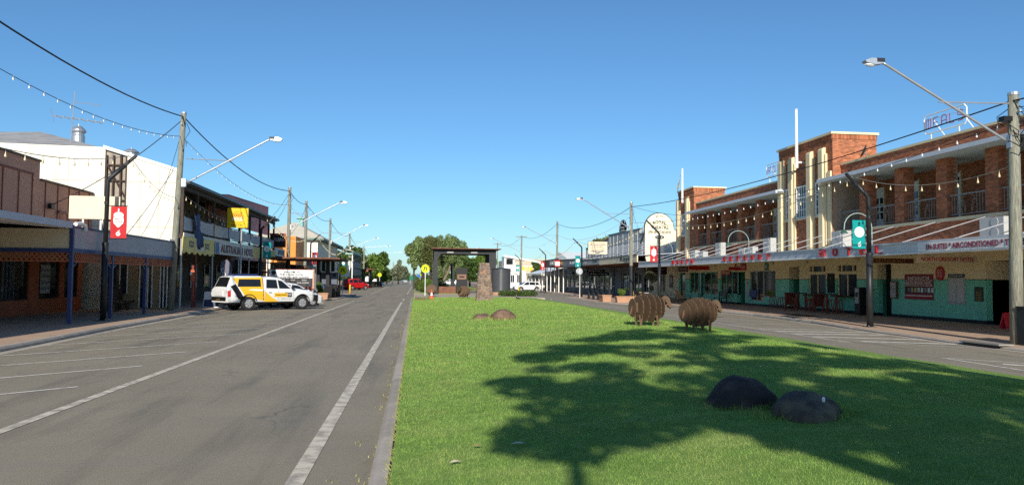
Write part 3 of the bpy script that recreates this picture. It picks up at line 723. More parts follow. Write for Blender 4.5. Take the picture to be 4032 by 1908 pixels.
sign('white menu board with dark header on green and cream hotel wall', '-x', (HX-.02, 31.66, 1.55), 1.1, 1.35, SIGNG, [(None, NAVY, .58, .14, 1.04), ('NORTH GREGORY HISTORY', INKW, .58, .06, .9)] + [(None, mat('pale_ink', (.62, .62, .6), .7, .1), .4-.1*k, .05, .44, s) for k in range(10) for s in (-.25, .25)])
sign('small black plaque board on green wall beside wide dark doorway', '-x', (HX-.02, 30.3, 1.35), .52, .62, mat('plaque_bronze', (.03, .035, .02), .5, .2), [(None, INKG, .1-.07*k, .02, .34) for k in range(6)])
o = thing('sign', (HX-.02, 32.72, 2.25), 'red oval sign with pale writing on the cream hotel wall', 'sign')
b = MB(); b.prism([(32.72+.3*math.cos(a*math.pi/12), 2.25+.33*math.sin(a*math.pi/12)) for a in range(24)], 'x', HX-.05, HX); b.build('board', RED, o)
for k in range(4): text(('NORTH', 'GREGORY', 'HOTEL', 'WINTON')[k], INKW, o, (HX-.052, 32.72, 2.39-.09*k), .05, '-x', w=.34, depth=.004)
sign('framed menu case on bracket beside restaurant door of the hotel', '-x', (HX-.12, 36.1, 1.45), .42, .75, SIGNG, [(None, INKK, .2-.08*k, .015, .3) for k in range(5)], frame=WOODR)
atm = thing('cash_machine', (23.3, 38.25, foot_z(23.3)), 'black freestanding cash machine against green hotel wall', 'cash machine')
boxpart('cabinet', BLACK, atm, 23.05, 23.6, 38.0, 38.5, foot_z(23.3), 1.55); boxpart('face', SIGNG, atm, 23.03, 23.05, 38.08, 38.42, .7, 1.5); boxpart('screen', DGLASS, atm, 23.02, 23.03, 38.13, 38.37, 1.05, 1.28)
def stool(x, y, label, m=RED):
    t = thing('bar_stool', (x, y, foot_z(x)), label, 'stool', 'red metal bar stools outside the hotel'); z = foot_z(x)
    MB().box(x-.16, x+.16, y-.16, y+.16, z+.72, z+.76).build('seat', WOODR, t)
    for sx in (-1, 1):
        for sy in (-1, 1): MB().tube([(x+sx*.13, y+sy*.13, z+.72), (x+sx*.21, y+sy*.21, z)], .025, 5).build('leg', WOODR, t)
    b = MB()
    for sx, sy in ((1, 0), (-1, 0), (0, 1), (0, -1)): b.tube([(x+(sx or -1)*.18, y+(sy or -1)*.18, z+.28), (x+(sx or 1)*.18, y+(sy or 1)*.18, z+.28)], .012, 4)
    b.build('foot_ring', WOODR, t); return t
LS = 'red metal bar stool at the high tables outside hotel bar windows'
for x, y in ((22.9, 47.6), (22.5, 45.6), (22.4, 43.6), (22.4, 41.9), (22.5, 40.2), (22.7, 39.5), (22.9, 42.7)): stool(x, y, LS)
for x, y, l in ((22.9, 44.6, 'dark timber high bar table by the doorway of hotel bar'), (22.9, 41.2, 'dark timber high bar table between bar windows and the cash machine')):
    t = thing('bar_table', (x, y, foot_z(x)), l, 'table'); z = foot_z(x)
    boxpart('tabletop', WOODD, t, x-.35, x+.35, y-.8, y+.8, z+1.0, z+1.06)
    for dx in (-.28, .28):
        for dy in (-.7, .7): boxpart('leg', WOODR, t, x+dx-.05, x+dx+.05, y+dy-.05, y+dy+.05, z, z+1.0)
    boxpart('end_panel', WOODR, t, x-.25, x+.25, y+.71, y+.75, z+.3, z+1.0)
sign('tall black chalkboard standing between the two bar windows', '-x', (HX-.05, 42.1, 1.75), .75, 1.1, mat('chalkboard', (.02, .022, .022), .8, .2), [(None, SIGNG, .3, .03, .15), (None, SIGNG, .3, .15, .03)])
# roof frame signs
GLY = {'M': [[(0, 0), (0, 1), (1, 1), (1, 0)], [(.5, 1), (.5, 0)]], 'E': [[(1, 1), (.1, 1), (0, .9), (0, 0), (1, 0)], [(0, .5), (.8, .5)]], 'A': [[(0, 0), (0, .85), (.2, 1), (.8, 1), (1, .85), (1, 0)], [(0, .45), (1, .45)]], 'L': [[(0, 1), (0, 0), (.9, 0)]], 'S': [[(1, .85), (.8, 1), (.2, 1), (0, .85), (0, .6), (1, .45), (1, .15), (.8, 0), (0, 0)]],
       'R': [[(0, 0), (0, 1), (.8, 1), (1, .85), (1, .6), (.8, .48), (0, .48)], [(.6, .48), (1, 0)]], 'O': [[(.2, 0), (0, .15), (0, .85), (.2, 1), (.8, 1), (1, .85), (1, .15), (.8, 0), (.2, 0)]]}
def neon(ch, t, x, yc, zc, w, h):
    b = MB()
    for st in GLY[ch]: b.tube([(x, yc+w/2-u*w, zc-h/2+v*h) for u, v in st], .022, 5)
    return b.build('letter', mat('neon_maroon', (.25, .02, .03), .5, .1), t)
def roof_sign(label, s, y0, y1, z0, z1, x=24.7):
    t = thing('roof_sign', (x, (y0+y1)/2, 8.55), label, 'sign'); b = MB(); r = .15
    pts = [(y0+r, z0), (y1-r, z0), (y1, z0+r), (y1, z1-r), (y1-r, z1), (y0+r, z1), (y0, z1-r), (y0, z0+r), (y0+r, z0)]
    b.tube([(x, p, q) for p, q in pts], .03, 6); b.build('frame', WHITE, t)
    b = MB()
    for k in (.3, .7): b.tube([(x, y0, z0+(z1-z0)*k), (x, y1, z0+(z1-z0)*k)], .008, 4)
    b.build('wire_rail', GREYM, t)
    n = len(s)
    for k, ch in enumerate(s): text(ch, MAROON, t, (x-.03, y1-(y1-y0)*(k+.62)/(n+.25), (z0+z1)/2), (z1-z0)*.55, '-x', w=.32, depth=.06, name='letter') if False else neon(ch, t, x-.04, y1-(y1-y0)*(k+.62)/(n+.25), (z0+z1)/2, .34, (z1-z0)*.52)
    for yy in (y0+.5, y1-.5):
        MB().tube([(x, yy, z0), (x, yy, 8.5)], .03, 6).build('post', WHITE, t); MB().tube([(x, yy, z1-.1), (x+.9, yy-.2, 8.5)], .022, 5).build('stay', WHITE, t)
roof_sign('white framed rooftop sign with MEALS in dark red neon letters', 'MEALS', 32.0, 34.95, 9.05, 9.95)
roof_sign('white framed rooftop sign with ROOMS letters half hidden behind brick tower', 'ROOMS', 48.2, 52.2, 9.2, 10.05)
# flagpoles, dish, lamps, air conditioners
def flagpole(x, y, z0, z1, label):
    t = thing('flagpole', (x, y, z0), label, 'flagpole'); b = MB(); b.tube([(x, y, z0), (x, y, z1)], [.1, .075], 8); b.build('pole', WHITE, t)
    MB().lathe([(.09, 0), (.1, .03), (.001, .06)], (x, y, z1), 8).build('cap', WHITE, t); MB().box(x, 23.6 if x < 23.6 else x+.2, y-.05, y+.05, z0+.3, z0+.4).build('bracket', WHITE, t); return t
flagpole(23.05, 44.62, 8.75, 12.35, 'thick white flagpole on the face of the tall brick tower'); ft = flagpole(23.55, 66.5, 8.75, 11.8, 'thick white flagpole on the shorter brick tower with drooping flag')
b = MB(); n = 8; vs = []
for i in range(n+1):
    t = i/n; vs += [(23.45+.0*t, 66.62+.55*t+.06*math.sin(t*9), 11.35-1.2*t), (23.4+.08*math.sin(t*7), 66.72+.75*t, 11.2-1.35*t)]
b.add(vs, [(2*i, 2*i+1, 2*i+3, 2*i+2) for i in range(n)]); o = b.build('flag', mat('flag_cloth', (.04, .05, .12), .8, .3, 3, col2=(.6, .42, .05), amt2=.9, scale2=2.2), ft)
o.modifiers.new('thick', 'SOLIDIFY').thickness = .01
def ac(x, y, z, w, h, label, d=.4):
    t = thing('air_conditioner', (x, y, z), label, 'air conditioner', 'air conditioners on the hotel awning')
    boxpart('casing', mat('ac_casing', (.42, .42, .40), .5, .08, 2, streak=.15), t, x, x+d, y, y+w, z, z+h); n = 2 if h > .75 else 1
    for k in range(n):
        zc = z+h*(k+.5)/n; b = MB(); b.prism([(y+w*.36+.26*min(1, h*.9)*math.cos(a*math.pi/10), zc+.26*min(1, h*.9)*math.sin(a*math.pi/10)) for a in range(20)], 'x', x-.02, x); b.build('fan_grille', SIGNG, t)
        MB().lathe([(.001, 0), (.07, 0), (.07, .02), (.001, .02)], (0, 0, 0), 8)
    for dy in (.1, w-.1): boxpart('foot', GREYM, t, x, x+d, y+dy-.03, y+dy+.03, z-.16, z)
ac(22.7, 27.5, 3.62, 1.3, .82, 'large twin fan air conditioner on the awning by the power pole', .5)
ac(22.9, 39.3, 3.6, 1.15, 1.0, 'tall white air conditioner on awning below the tall tower pilaster', .5)
ac(22.9, 47.9, 3.6, 1.1, 1.05, 'white air conditioner cabinet on awning at the far edge of tall tower', .5)
for y, h, l in ((50.6, .6, 'low white air conditioner first of a pair past the tall tower'), (51.9, .6, 'low white air conditioner second of a pair past the tall tower'), (56.2, 1.15, 'white upright air conditioner cabinet midway along the far balconies'), (59.8, .6, 'low white air conditioner near a gooseneck lamp on awning'), (61.6, .75, 'low white air conditioner nearest the shorter brick tower')): ac(22.9, y, 3.58, 1.05, h, l)
def gooseneck(y, label, z=4.55):
    t = thing('awning_lamp', (22.6, y, 3.5), label, 'lamp', 'green gooseneck lamps over the awning')
    b = MB(); b.tube([(22.9, y, 3.5), (22.9, y, z)] + [(22.9-.75+.75*math.cos(a), y, z+.75*math.sin(a)) for a in [k*math.pi/10 for k in range(1, 10)]] + [(21.4, y, z-.1)], .022, 6); b.build('stem', mat('pale_green', (.3, .4, .36), .5, .1), t)
    MB().lathe([(.03, .16), (.08, .14), (.2, 0), (.18, 0)], (21.4, y, z-.28), 12).build('shade', mat('lamp_green', (.03, .1, .075), .4, .1), t); MB().ell((21.4, y, z-.27), .07, .07, .07, 10, 7).build('bulb', BULBW, t)
GL = 'green shaded gooseneck lamp arching over the hotel awning'
for y, l_ in ((36.6, GL+' beside the teal banner'), (51.2, GL+' past the tall tower'), (67.3, GL+' at the shorter tower')): gooseneck(y, l_)
t = thing('satellite_dish', (24.2, 38.9, 7.8), 'grey satellite dish on the balcony roof beside tall brick tower', 'satellite dish')
o = MB().lathe([(.02, 0), (.2, .02), (.4, .09), (.5, .15), (.4, .11), (.2, .04), (.02, .02)], (0, 0, 0), 18).build('dish', DARKM, t, local=True); o.location = (-.5, -.5, .95); o.rotation_euler = Vector((-.78, .44, .42)).to_track_quat('Z', 'Y').to_euler(); o.scale = (.8, .8, .8)
MB().tube([(0, 0, 0), (-.1, -.1, .6), (-.45, -.45, .9)], .03, 6).build('mast', GREYM, t, local=True); MB().tube([(-.5, -.5, .95), (-.9, -.6, 1.2)], .015, 5).build('feed_arm', GREYM, t, local=True)
# down pipe, orange barrier in doorway, seat group outside the cafe
cone_r = thing('folded_barrier', (22.6, 27.2, foot_z(22.6)), 'bright red folded floor sign at the dark doorway', 'floor sign')
z = foot_z(22.6)
MB().prism([(27.0, z), (27.06, z), (27.22, z+.62), (27.16, z+.62)], 'x', 22.35, 22.85).build('panel', mat('bright_red', (.75, .04, .05), .5, .05), cone_r); MB().prism([(27.38, z), (27.44, z), (27.22, z+.62), (27.16, z+.62)], 'x', 22.35, 22.85).build('panel', mat('bright_red', (0, 0, 0)), cone_r)
for k, (s, m, y, z, w, h, l) in enumerate((('CAFE', BEIGE, 63.9, 2.85, .9, .35, 'small pale sign reading CAFE hanging under the awning'), ('THE MUSICAL FENCE CAFE', MAROON, 66.9, 2.85, 2.4, .42, 'dark maroon sign of the musical fence cafe under awning'), ('BOTTLE SHOP', RED, 57.3, 2.45, 1.7, .32, 'small red sign reading BOTTLE SHOP over shop window'), ('NORTH GREGORY BOTTLE SHOP', RED, 54.6, 2.85, 1.9, .5, 'red NORTH GREGORY BOTTLE SHOP sign above the shop door'), ('TAB', GREEND, 50.3, 2.82, .5, .5, 'small green square TAB sign above bottle shop window'))):
    sign(l, '-x', (HX-.08, y, z), w, h, m, [(s, INKW, 0, h*.45 if len(s) < 15 else h*.3, w*.86)])
sign('long red arrow sign hung across the footpath under awning', '-y', (22.6, 59.9, 2.86), 1.7, .32, RED, [])
sign('red arrow sign hung by the bottle shop door', '-y', (22.8, 53.4, 2.72), .9, .22, RED, [])
for y, l in ((52.6, 'blue and white notice in bottle shop window'), (53.55, 'white notices in black frames by the bottle shop door')):
    sign(l, '-x', (HX-.01, y, 1.3 if y > 53 else .95), .42 if y > 53 else 1.2, 1.3 if y > 53 else .5, SIGNG if y > 53 else mat('blue_notice', (.03, .06, .2), .5, .2), [])
# ================================================================ theatre and shops past the brick hotel
th = thing('theatre', (23.8, 90, 0), 'open air picture theatre with cream arched end wall and grey stepped street front', 'theatre')
GREYW = mat('grey_sheeting', (.34, .36, .36), .6, .08, 1, streak=.15); GREYD = mat('blue_grey_wall', (.13, .14, .16), .6, .1, 1)
YT = 78.6
arc = [(25.32+1.55*math.cos(a), 7.3+1.55*math.sin(a)) for a in [k*math.pi/16 for k in range(17)]]
poly = [(23.8, .1), (30, .1), (30, 5.9), (28.3, 6.0), (27.6, 6.85), (26.95, 7.15)] + arc + [(23.77, 7.0), (23.8, 6.6)]
MB().prism(poly, 'y', YT, YT+.25).build('end_wall', mat('theatre_cream', (.80, .74, .52), .6, .05, 1, streak=.2), th)
b = MB(); b.tube([(p[0], YT+.12, p[1]) for p in [(27.6, 6.85), (26.95, 7.15)] + arc + [(23.75, 6.9), (23.35, 5.7)]], .1, 6); b.build('arch_trim', BLACK, th)
b = MB()
for z in (5.5, 4.2): b.box(23.8, 28, YT-.01, YT, z, z+.03)
b.build('sheet_joint', SIGNG, th)
for s, z, h, w, ar in (('ROYAL', 7.95, .36, 1.5, .14), ('THEATRE', 7.38, .34, 1.95, 0), ('OPEN AIR PICTURE SHOW', 6.88, .3, 2.5, 0), ('EST 1918', 8.55, .16, .8, .05)):
    text(s, BLACK if h > .32 else mat('charcoal_ink', (.08, .08, .08), .6, .1), th, (25.35, YT-.015, z), h, '-y', w=w, depth=.012, off=.02, arc=ar)
b = MB(); b.prism([(25.35+.5*math.cos(a*math.pi/10), 6.35+.2*math.sin(a*math.pi/10)) for a in range(20)], 'y', YT-.02, YT); b.build('oval_badge', BLACK, th); text('1918', INKW, th, (25.35, YT-.022, 6.35), .18, '-y', w=.6, depth=.006)
boxpart('rear_hall', GREYW, th, 24.1, 36, YT+.3, 107, .1, 6.0)
for y0, y1, z in ((YT+.26, 80.5, 6.7), (80.5, 85.75, 7.3), (85.75, 88.95, 7.33), (88.95, 94.2, 7.35), (94.2, 96.5, 6.8), (96.5, 107, 6.2)):
    boxpart('front_sheet', GREYW, th, 23.8, 24.1, y0, y1-.012, 3.4, z); boxpart('capping', BLACK, th, 23.72, 24.14, y0, y1-.012, z, z+.09)
    n = max(1, int((y1-y0)/1.75))
    for k in range(n): yy = y0+(y1-y0)*(k+.5)/n; boxpart('batten', mat('batten_grey', (.5, .5, .48), .6, .08), th, 23.76, 23.8, yy-.035, yy+.035, 3.5, z-.1)
    b = MB()
    for zz in (5.0, 6.1): b.box(23.77, 23.8, y0+.05, y1-.05, zz, zz+.05)
    b.build('rail', SIGNG, th)
pr = [(85.8, 7.3), (85.8, 7.6)] + [(87.35+1.5*math.cos(a), 7.6+1.15*math.sin(a)) for a in [k*math.pi/12 for k in range(13)]] + [(88.9, 7.6), (88.9, 7.3)]
MB().prism(pr, 'x', 23.75, 23.9).build('sign_arch', GREYW, th); b = MB(); b.tube([(23.8, p, q) for p, q in pr[1:-1]], .07, 5); b.build('arch_trim', BLACK, th)
for k, s in enumerate(('ROYAL', 'WORLDS LARGEST', 'DECKCHAIR')): text(s, SIGNG if k else BLACK, th, (23.74, 87.35, 8.2-.3*k), .18, '-x', w=1.6, depth=.01)
# awning with brown lining
AW = mat('brown_lining', (.16, .065, .04), .7, .15, 2)
MB().prism([(19.45, 3.42), (23.8, 3.3), (23.8, 3.4), (19.45, 3.5)], 'y', 66.4, 91.5).build('awning', AW, th)
fa = MB().box(19.36, 19.45, 66.4, 80.5, 3.42, 4.05).build('fascia', CREAMS, th); MB().box(19.36, 19.45, 80.5, 91.5, 3.5, 4.15).build('fascia', GREYW, th)
MB().box(19.3, 19.36, 66.3, 91.6, 4.05, 4.11).build('fascia_cap', BLACK, th); MB().prism([(19.45, 4.0), (23.8, 4.3), (23.8, 4.35), (19.45, 4.04)], 'y', 66.45, 91.4).build('awning_roof', FASCIA, th)
text('Royal', BLACK, th, (19.35, 70.2, 3.74), .5, '-x', w=3.8, depth=.01, off=.02); text('THE', SIGNG, th, (19.35, 73.4, 3.9), .18, '-x', w=.9, depth=.01)
text('COFFEE', BLACK, th, (19.35, 82.6, 3.85), .3, '-x', w=2.2, depth=.01, off=.01); text('CRAFTS', SIGNG, th, (19.35, 87.4, 3.8), .25, '-x', w=1.9, depth=.01)
for y in [68.5+2.6*k for k in range(9)]: MB().tube([(23.7, y, 5.9), (19.7, y, 4.08)], .022, 5).build('tie_rod', GREYM, th)
# ground floor under it
for y0, y1, m in ((68.4, 72, CREAMW), (74.5, 76.3, CREAMW), (78.6, 80, GREYD), (83, 84, GREYD), (88, 91, GREYD)): boxpart('wall', m, th, 23.8, 24.1, y0, y1, .1, 3.4)
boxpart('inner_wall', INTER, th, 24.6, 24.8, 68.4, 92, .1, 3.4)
for y0, y1 in ((72, 74.5), (76.3, 78.6), (80, 83), (84, 88)):
    b = boxpart('pane', GLASSR, th, 23.95, 24.0, y0, y1, .7, 2.6); boxpart('stall_board', GREYD if y0 > 79 else CREAMW, th, 23.85, 24.05, y0, y1, .1, .7); boxpart('header', CREAMW if y0 < 79 else GREYD, th, 23.85, 24.05, y0, y1, 2.6, 3.4)
    for k in range(3): boxpart('mullion', WHITE, th, 23.9, 23.95, y0+(y1-y0)*k/2-.03, y0+(y1-y0)*k/2+.03, .7, 2.6)
MB().prism([(24.3, 3.4), (28.4, 3.4), (28.4, 5.2), (26.4, 5.85), (24.3, 5.1)], 'y', 70, 77.5).build('side_shed', GREYW, th)
for k, (s, w, y, l) in enumerate((('Picture Show Museum', 1.9, 71.0, 'dark hanging sign by the theatre entrance with cream script'),)):
    sign(l, '-y', (22.2, 69.6, 2.75), w, .75, mat('dark_plum', (.05, .015, .03), .5, .1), [(s, INKG, .1, .16, 1.5), (None, INKG, -.2, .04, 1.0)])
sign('framed picture poster on the cream wall beside theatre windows', '-x', (23.75, 70.2, 1.75), .9, 1.1, mat('poster_dark', (.04, .035, .03), .5, .2), [(None, SIGNG, .1, .5, .5)], frame=mat('dull_gold', (.3, .22, .1), .5, .1))
# opal shop, gallery, maroon shop: awning shops in a row
def shop(label, y0, y1, zf0, zf1, fm, wm, lines, roof=None, posts=0, dz=3.4):
    t = thing('shop', (23.8, (y0+y1)/2, 0), label, 'shop')
    boxpart('wall', wm, t, 23.8, 30, y0, y1-.03, .0, 4.2)
    MB().box(20.05, 23.8, y0+.02, y1-.04, zf0-.04, zf0+.04).build('awning', AW if fm != GREYM else SOFFIT, t); MB().box(19.96, 20.05, y0, y1-.03, zf0, zf1).build('fascia', fm, t); MB().box(19.93, 20.1, y0, y1-.03, zf1, zf1+.06).build('fascia_cap', BLACK, t)
    MB().prism([(20.05, zf1-.1), (30, zf1+.5), (30, zf1+.55), (20.05, zf1-.05)], 'y', y0, y1-.03).build('roof', roof or ROOFM, t)
    for s, m, yc, zc, h, w in lines: text(s, m, t, (19.95, yc, zc), h, '-x', w=w, depth=.012, off=.01)
    n = max(1, int((y1-y0)/3.2))
    for k in range(n):
        a = y0+(y1-y0)*(k+.14)/n; c = y0+(y1-y0)*(k+.86)/n; p = boxpart('window', GLASSR, t, 23.74, 23.79, a, c, .75, 2.5); f = MB()
        for yy in (a, (a+c)/2, c): f.box(23.7, 23.78, yy-.04, yy+.04, .7, 2.55)
        f.box(23.7, 23.78, a, c, .68, .75); f.box(23.7, 23.78, a, c, 2.5, 2.57); f.build('window_frame', WHITE if k % 2 else GREYM, p)
    for k in range(posts): yy = y0+(y1-y0)*(k+.5)/posts; boxpart('post', WHITE, t, 20.3, 20.42, yy-.06, yy+.06, -.1, zf0)
    return t
shop('opal shop with slate fascia lettered The Opal Miner', 91.6, 104, 3.5, 4.4, mat('slate_fascia', (.09, .11, .14), .5, .1), GREYD, [('The Opal Miner', INKW, 97, 3.95, .42, 5.0)])
shop('dark gallery shop with gilt lettered fascia beside red bracket', 104, 107.6, 3.65, 4.5, mat('dark_fascia', (.045, .03, .025), .5, .1), GREYD, [('WINTON GALLERY', INKG, 105.8, 4.1, .38, 3.0)], posts=1)
mr = shop('maroon fronted shop with a pale name board on its parapet', 107.6, 121, 3.75, 4.75, MAROON, GREYD, [], posts=4); 
MB().box(19.9, 19.96, 110.6, 114.4, 3.9, 4.6).build('name_board', SIGNG, mr); text('salt studio', WHITE, mr, (19.89, 112.5, 4.25), .3, '-x', w=2.4, depth=.01)
b = thing('sign', (19.7, 106.3, 3.6), 'red bracket sign projecting from the gallery awning', 'sign'); MB().box(19.2, 19.9, 106.0, 106.1, 3.6, 4.5).build('board', RED, b); MB().box(19.25, 19.85, 105.98, 106.0, 3.75, 4.3).build('panel', WHITE, b)
for s, y, z, w, l in (('GIFTS CRAFTS', 94.2, 2.95, 2.3, 'black hanging shop sign reading GIFTS CRAFTS'), ('The Opal', 92.6, 2.55, 2.6, 'black hanging shop sign reading The Opal'), ('WINTON PHARMACY', 101.5, 2.7, 4.3, 'long dark pharmacy sign under the shop awning')):
    sign(l, '-y', (22.2, y, z), min(w, 3.0), .4 if 'PHARM' not in s else .42, BLACK, [(s, INKW, 0, .2, min(w, 3)*.8)])
# low white house with verandah, and the buildings beyond
wh = thing('white_shop', (22, 132, 0), 'low white weatherboard shop with skillion verandah past the maroon shop', 'shop')
MB().prism([(20.4, 2.75), (24.5, 3.95), (24.5, 4.05), (20.4, 2.85)], 'y', 124.3, 142).build('verandah_roof', WHITE, wh); boxpart('wall', BLACK, wh, 23.8, 30, 121.2, 142, 0, 3.6)
MB().box(20.3, 20.4, 124.3, 142, 2.6, 2.85).build('fascia', WHITE, wh)
MB().prism([(121.2, 3.6), (142, 3.6), (142, 4.2), (132, 6.6), (121.2, 4.6)], 'x', 24.6, 30).build('gable', WHITE, wh)
for y in (124.6, 128, 132, 136, 140): boxpart('post', WHITE, wh, 20.45, 20.58, y, y+.13, -.1, 2.7)
for k in range(5): MB().box(20.5, 23.8, 142.0, 142.05, .8+.35*k, 1.1+.35*k).build('blind', WHITE, wh)
ws = thing('warehouse', (26, 178, 0), 'large beige warehouse with low pitched roof beyond the white shop', 'warehouse')
MB().prism([(20.8, 0), (40, 0), (40, 5.2), (31, 6.4), (20.8, 6.3)], 'y', 172, 195).build('wall', mat('beige_render', (.5, .43, .32), .7, .06, .5), ws); MB().box(20.6, 40.2, 171.7, 172, 6.1, 6.35).build('parapet', mat('beige_render', (0, 0, 0)), ws)
bt = thing('hotel_building', (20.5, 165, 0), 'white hotel with sloping white parapet frame and upstairs windows', 'hotel')
boxpart('wall', WHITE, bt, 18.2, 22.8, 160, 172, 0, 4.4); boxpart('tower', WHITE, bt, 18.4, 20.6, 161, 166, 4.4, 6.6); MB().prism([(18.2, 6.5), (18.2, 6.9), (27, 5.4), (27, 5.1)], 'y', 160.5, 161).build('parapet_frame', WHITE, bt)
for x in (18.7, 19.7, 21.0): p = boxpart('window', DGLASS, bt, x, x+.7, 159.94, 160.0, 1.2, 2.7); MB().box(x+.32, x+.38, 159.92, 159.94, 1.2, 2.7).build('mullion', WHITE, p)
boxpart('window', DGLASS, bt, 18.8, 20.2, 160.94, 161, 4.9, 6.1)
sign('yellow and white sign reading WINTON HOTEL with arrow', '-y', (21.7, 150, 4.0), 2.0, .95, YSIGN, [('WINTON', SIGNW, .15, .3, 1.4), ('HOTEL', SIGNW, -.25, .3, 1.2), (None, SIGNW, .42, .12, 1.95)])
sign('white wall sign of the hotel with red and yellow writing', '-y', (20.2, 159.8, 3.4), 1.9, .9, SIGNW, [('WINTON', INKR, .2, .25, 1.5), ('HOTEL', YSIGN, -.2, .28, 1.4)])
# ---- kerb extension furniture
def planter(x, y, w, d, h, label, z):
    t = thing('planter', (x, y, z), label, 'planter')
    P = [(x-w/2*s, y-d/2*s2, z+q) for q, s0 in ((0, .86), (h, 1)) for s, s2 in ((s0, s0), (-s0, s0), (-s0, -s0), (s0, -s0))]
    MB().add(P, [(0, 1, 2, 3), (4, 5, 6, 7), (0, 1, 5, 4), (1, 2, 6, 5), (2, 3, 7, 6), (3, 0, 4, 7)]).build('trough', PLANTER, t); boxpart('rim', PLANTER, t, x-w/2-.03, x+w/2+.03, y-d/2-.03, y+d/2+.03, z+h-.08, z+h); boxpart('soil', MULCH, t, x-w/2+.05, x+w/2-.05, y-d/2+.05, y+d/2-.05, z+h, z+h+.01); return t
zf = foot_z(17)
planter(17.55, 63.9, 1.55, .7, .55, 'long clay planter trough at the kerb corner with clipped shrub', zf); planter(16.5, 66.4, .8, 1.4, .6, 'short clay planter trough tucked behind the long one', zf)
sc_ = thing('screen_fence', (17.2, 71, zf), 'row of tall slanted black steel screens along the kerb', 'screen')
for k in range(5):
    y = 67.2+2.0*k; x = 17.1
    MB().prism([(y-.1, zf), (y+.75, zf), (y+.62, zf+.5), (y+.25, zf+1.25), (y-.1, zf+1.3)], 'x', x-.04, x+.04).build('panel', DARKM, sc_)
    boxpart('post', DARKM, sc_, x-.05, x+.05, y-.14, y-.04, zf, zf+1.4)
MB().box(16.9, 17.5, 67, 76.2, zf+1.32, zf+1.38).build('top_rail', DARKM, sc_)
def chair(x, y, rz, label, m=None):
    t = thing('chair', (x, y, foot_z(x)), label, 'chair', 'timber cafe chairs', rz); m = m or mat('pale_timber', (.4, .26, .13), .6, .15, 5)
    MB().box(-.22, .22, -.22, .22, .43, .47).build('seat', m, t, local=True)
    for sx in (-.2, .2):
        for sy in (-.2, .2): MB().box(sx-.02, sx+.02, sy-.02, sy+.02, 0, .43 if sy < 0 else .85).build('leg', m, t, local=True)
    for z in (.55, .67, .78): MB().box(-.2, .2, .185, .215, z, z+.07).build('back_slat', m, t, local=True)
    return t
CL = 'timber slatted cafe chair at the pavement tables near the theatre'
for x, y, rz in ((19.5, 65.2, .4), (20.3, 66.3, 2.8), (21.0, 64.6, 1.2), (20.2, 69.5, .2)): chair(x, y, rz, CL)
def ctable(x, y, label):
    z = foot_z(x); t = thing('cafe_table', (x, y, z), label, 'table'); MB().lathe([(.001, .72), (.4, .72), (.4, .75), (.001, .75)], (x, y, z), 16).build('tabletop', WHITE, t); MB().lathe([(.2, 0), (.2, .02), (.03, .05), (.03, .72)], (x, y, z), 10).build('pedestal', DARKM, t)
ctable(20.1, 65.4, 'round white cafe table among timber chairs'); ctable(20.8, 68.5, 'round white cafe table nearest the theatre door')
def lounge(x, y, rz, label):
    t = thing('lounge_chair', (x, y, foot_z(x)), label, 'chair', None, rz); m = mat('lounge_timber', (.3, .2, .1), .7, .2, 4)
    for k in range(5): MB().obox((-.24+.12*k, .05, .32), .1, .75, .025, M=Matrix.Rotation(R(8), 3, 'X')).build('seat_slat', m, t, local=True)
    for k in range(5): MB().obox((-.24+.12*k, .52, .68), .1, .03, .85, M=Matrix.Rotation(R(-28), 3, 'X')).build('back_slat', m, t, local=True)
    for s in (-1, 1):
        MB().box(s*.36-.06, s*.36+.06, -.4, .45, .52, .55).build('armrest', m, t, local=True); MB().box(s*.34-.025, s*.34+.025, -.38, -.3, 0, .52).build('leg', m, t, local=True); MB().prism([(-.3, .3), (-.22, .36), (.5, .1), (.5, 0), (.4, 0)], 'x', s*.31-.02, s*.31+.02).build('side_rail', m, t, local=True)
lounge(21.6, 63.6, R(70), 'timber lounge chair with slatted back outside hotel cafe'); lounge(21.5, 60.4, R(110), 'timber lounge chair turned toward road outside hotel cafe')
bench = thing('bench', (23.1, 56.8, foot_z(23.1)), 'dark slatted bench below the bottle shop window', 'bench'); z = foot_z(23.1)
for k in range(3): boxpart('seat_slat', DARKM, bench, 22.85+.15*k, 22.97+.15*k, 56, 57.6, z+.42, z+.46)
for k in range(3): boxpart('back_slat', DARKM, bench, 23.3, 23.34, 56, 57.6, z+.55+.13*k, z+.65+.13*k)
for y in (56.1, 57.5): boxpart('leg', DARKM, bench, 22.86, 22.92, y-.03, y+.03, z, z+.42); boxpart('leg', DARKM, bench, 23.28, 23.34, y-.03, y+.03, z, z+.9)
# ================================================================ brown shop with two awnings
WX = -16.3
bs = thing('brown_shop', (WX, 34, 0), 'brown clad shop with stepped parapet, terracotta shopfront and lattice trimmed verandah', 'shop')
boxpart('upper_wall', BROWN, bs, -28, WX, 14, 35.85, 3.3, 6.72); boxpart('upper_wall', BROWN, bs, -28, WX+.001, 35.86, 41.35, 3.3, 5.92)
boxpart('capping', BLACK, bs, -28.05, WX+.08, 14, 35.9, 6.72, 6.8); boxpart('capping', BLACK, bs, -28.05, WX+.08, 35.92, 41.37, 5.92, 6.0)
boxpart('rail', BROWND, bs, WX, WX+.03, 14, 35.3, 6.08, 6.16)
for y in (27.6, 28.9, 30.2, 31.5, 32.81, 34.07, 35.21, 36.4, 37.6, 38.75, 39.84, 41.04): boxpart('batten', BROWND, bs, WX, WX+.03, y-.025, y+.025, 3.3, 6.06 if y < 35.85 else 5.9)
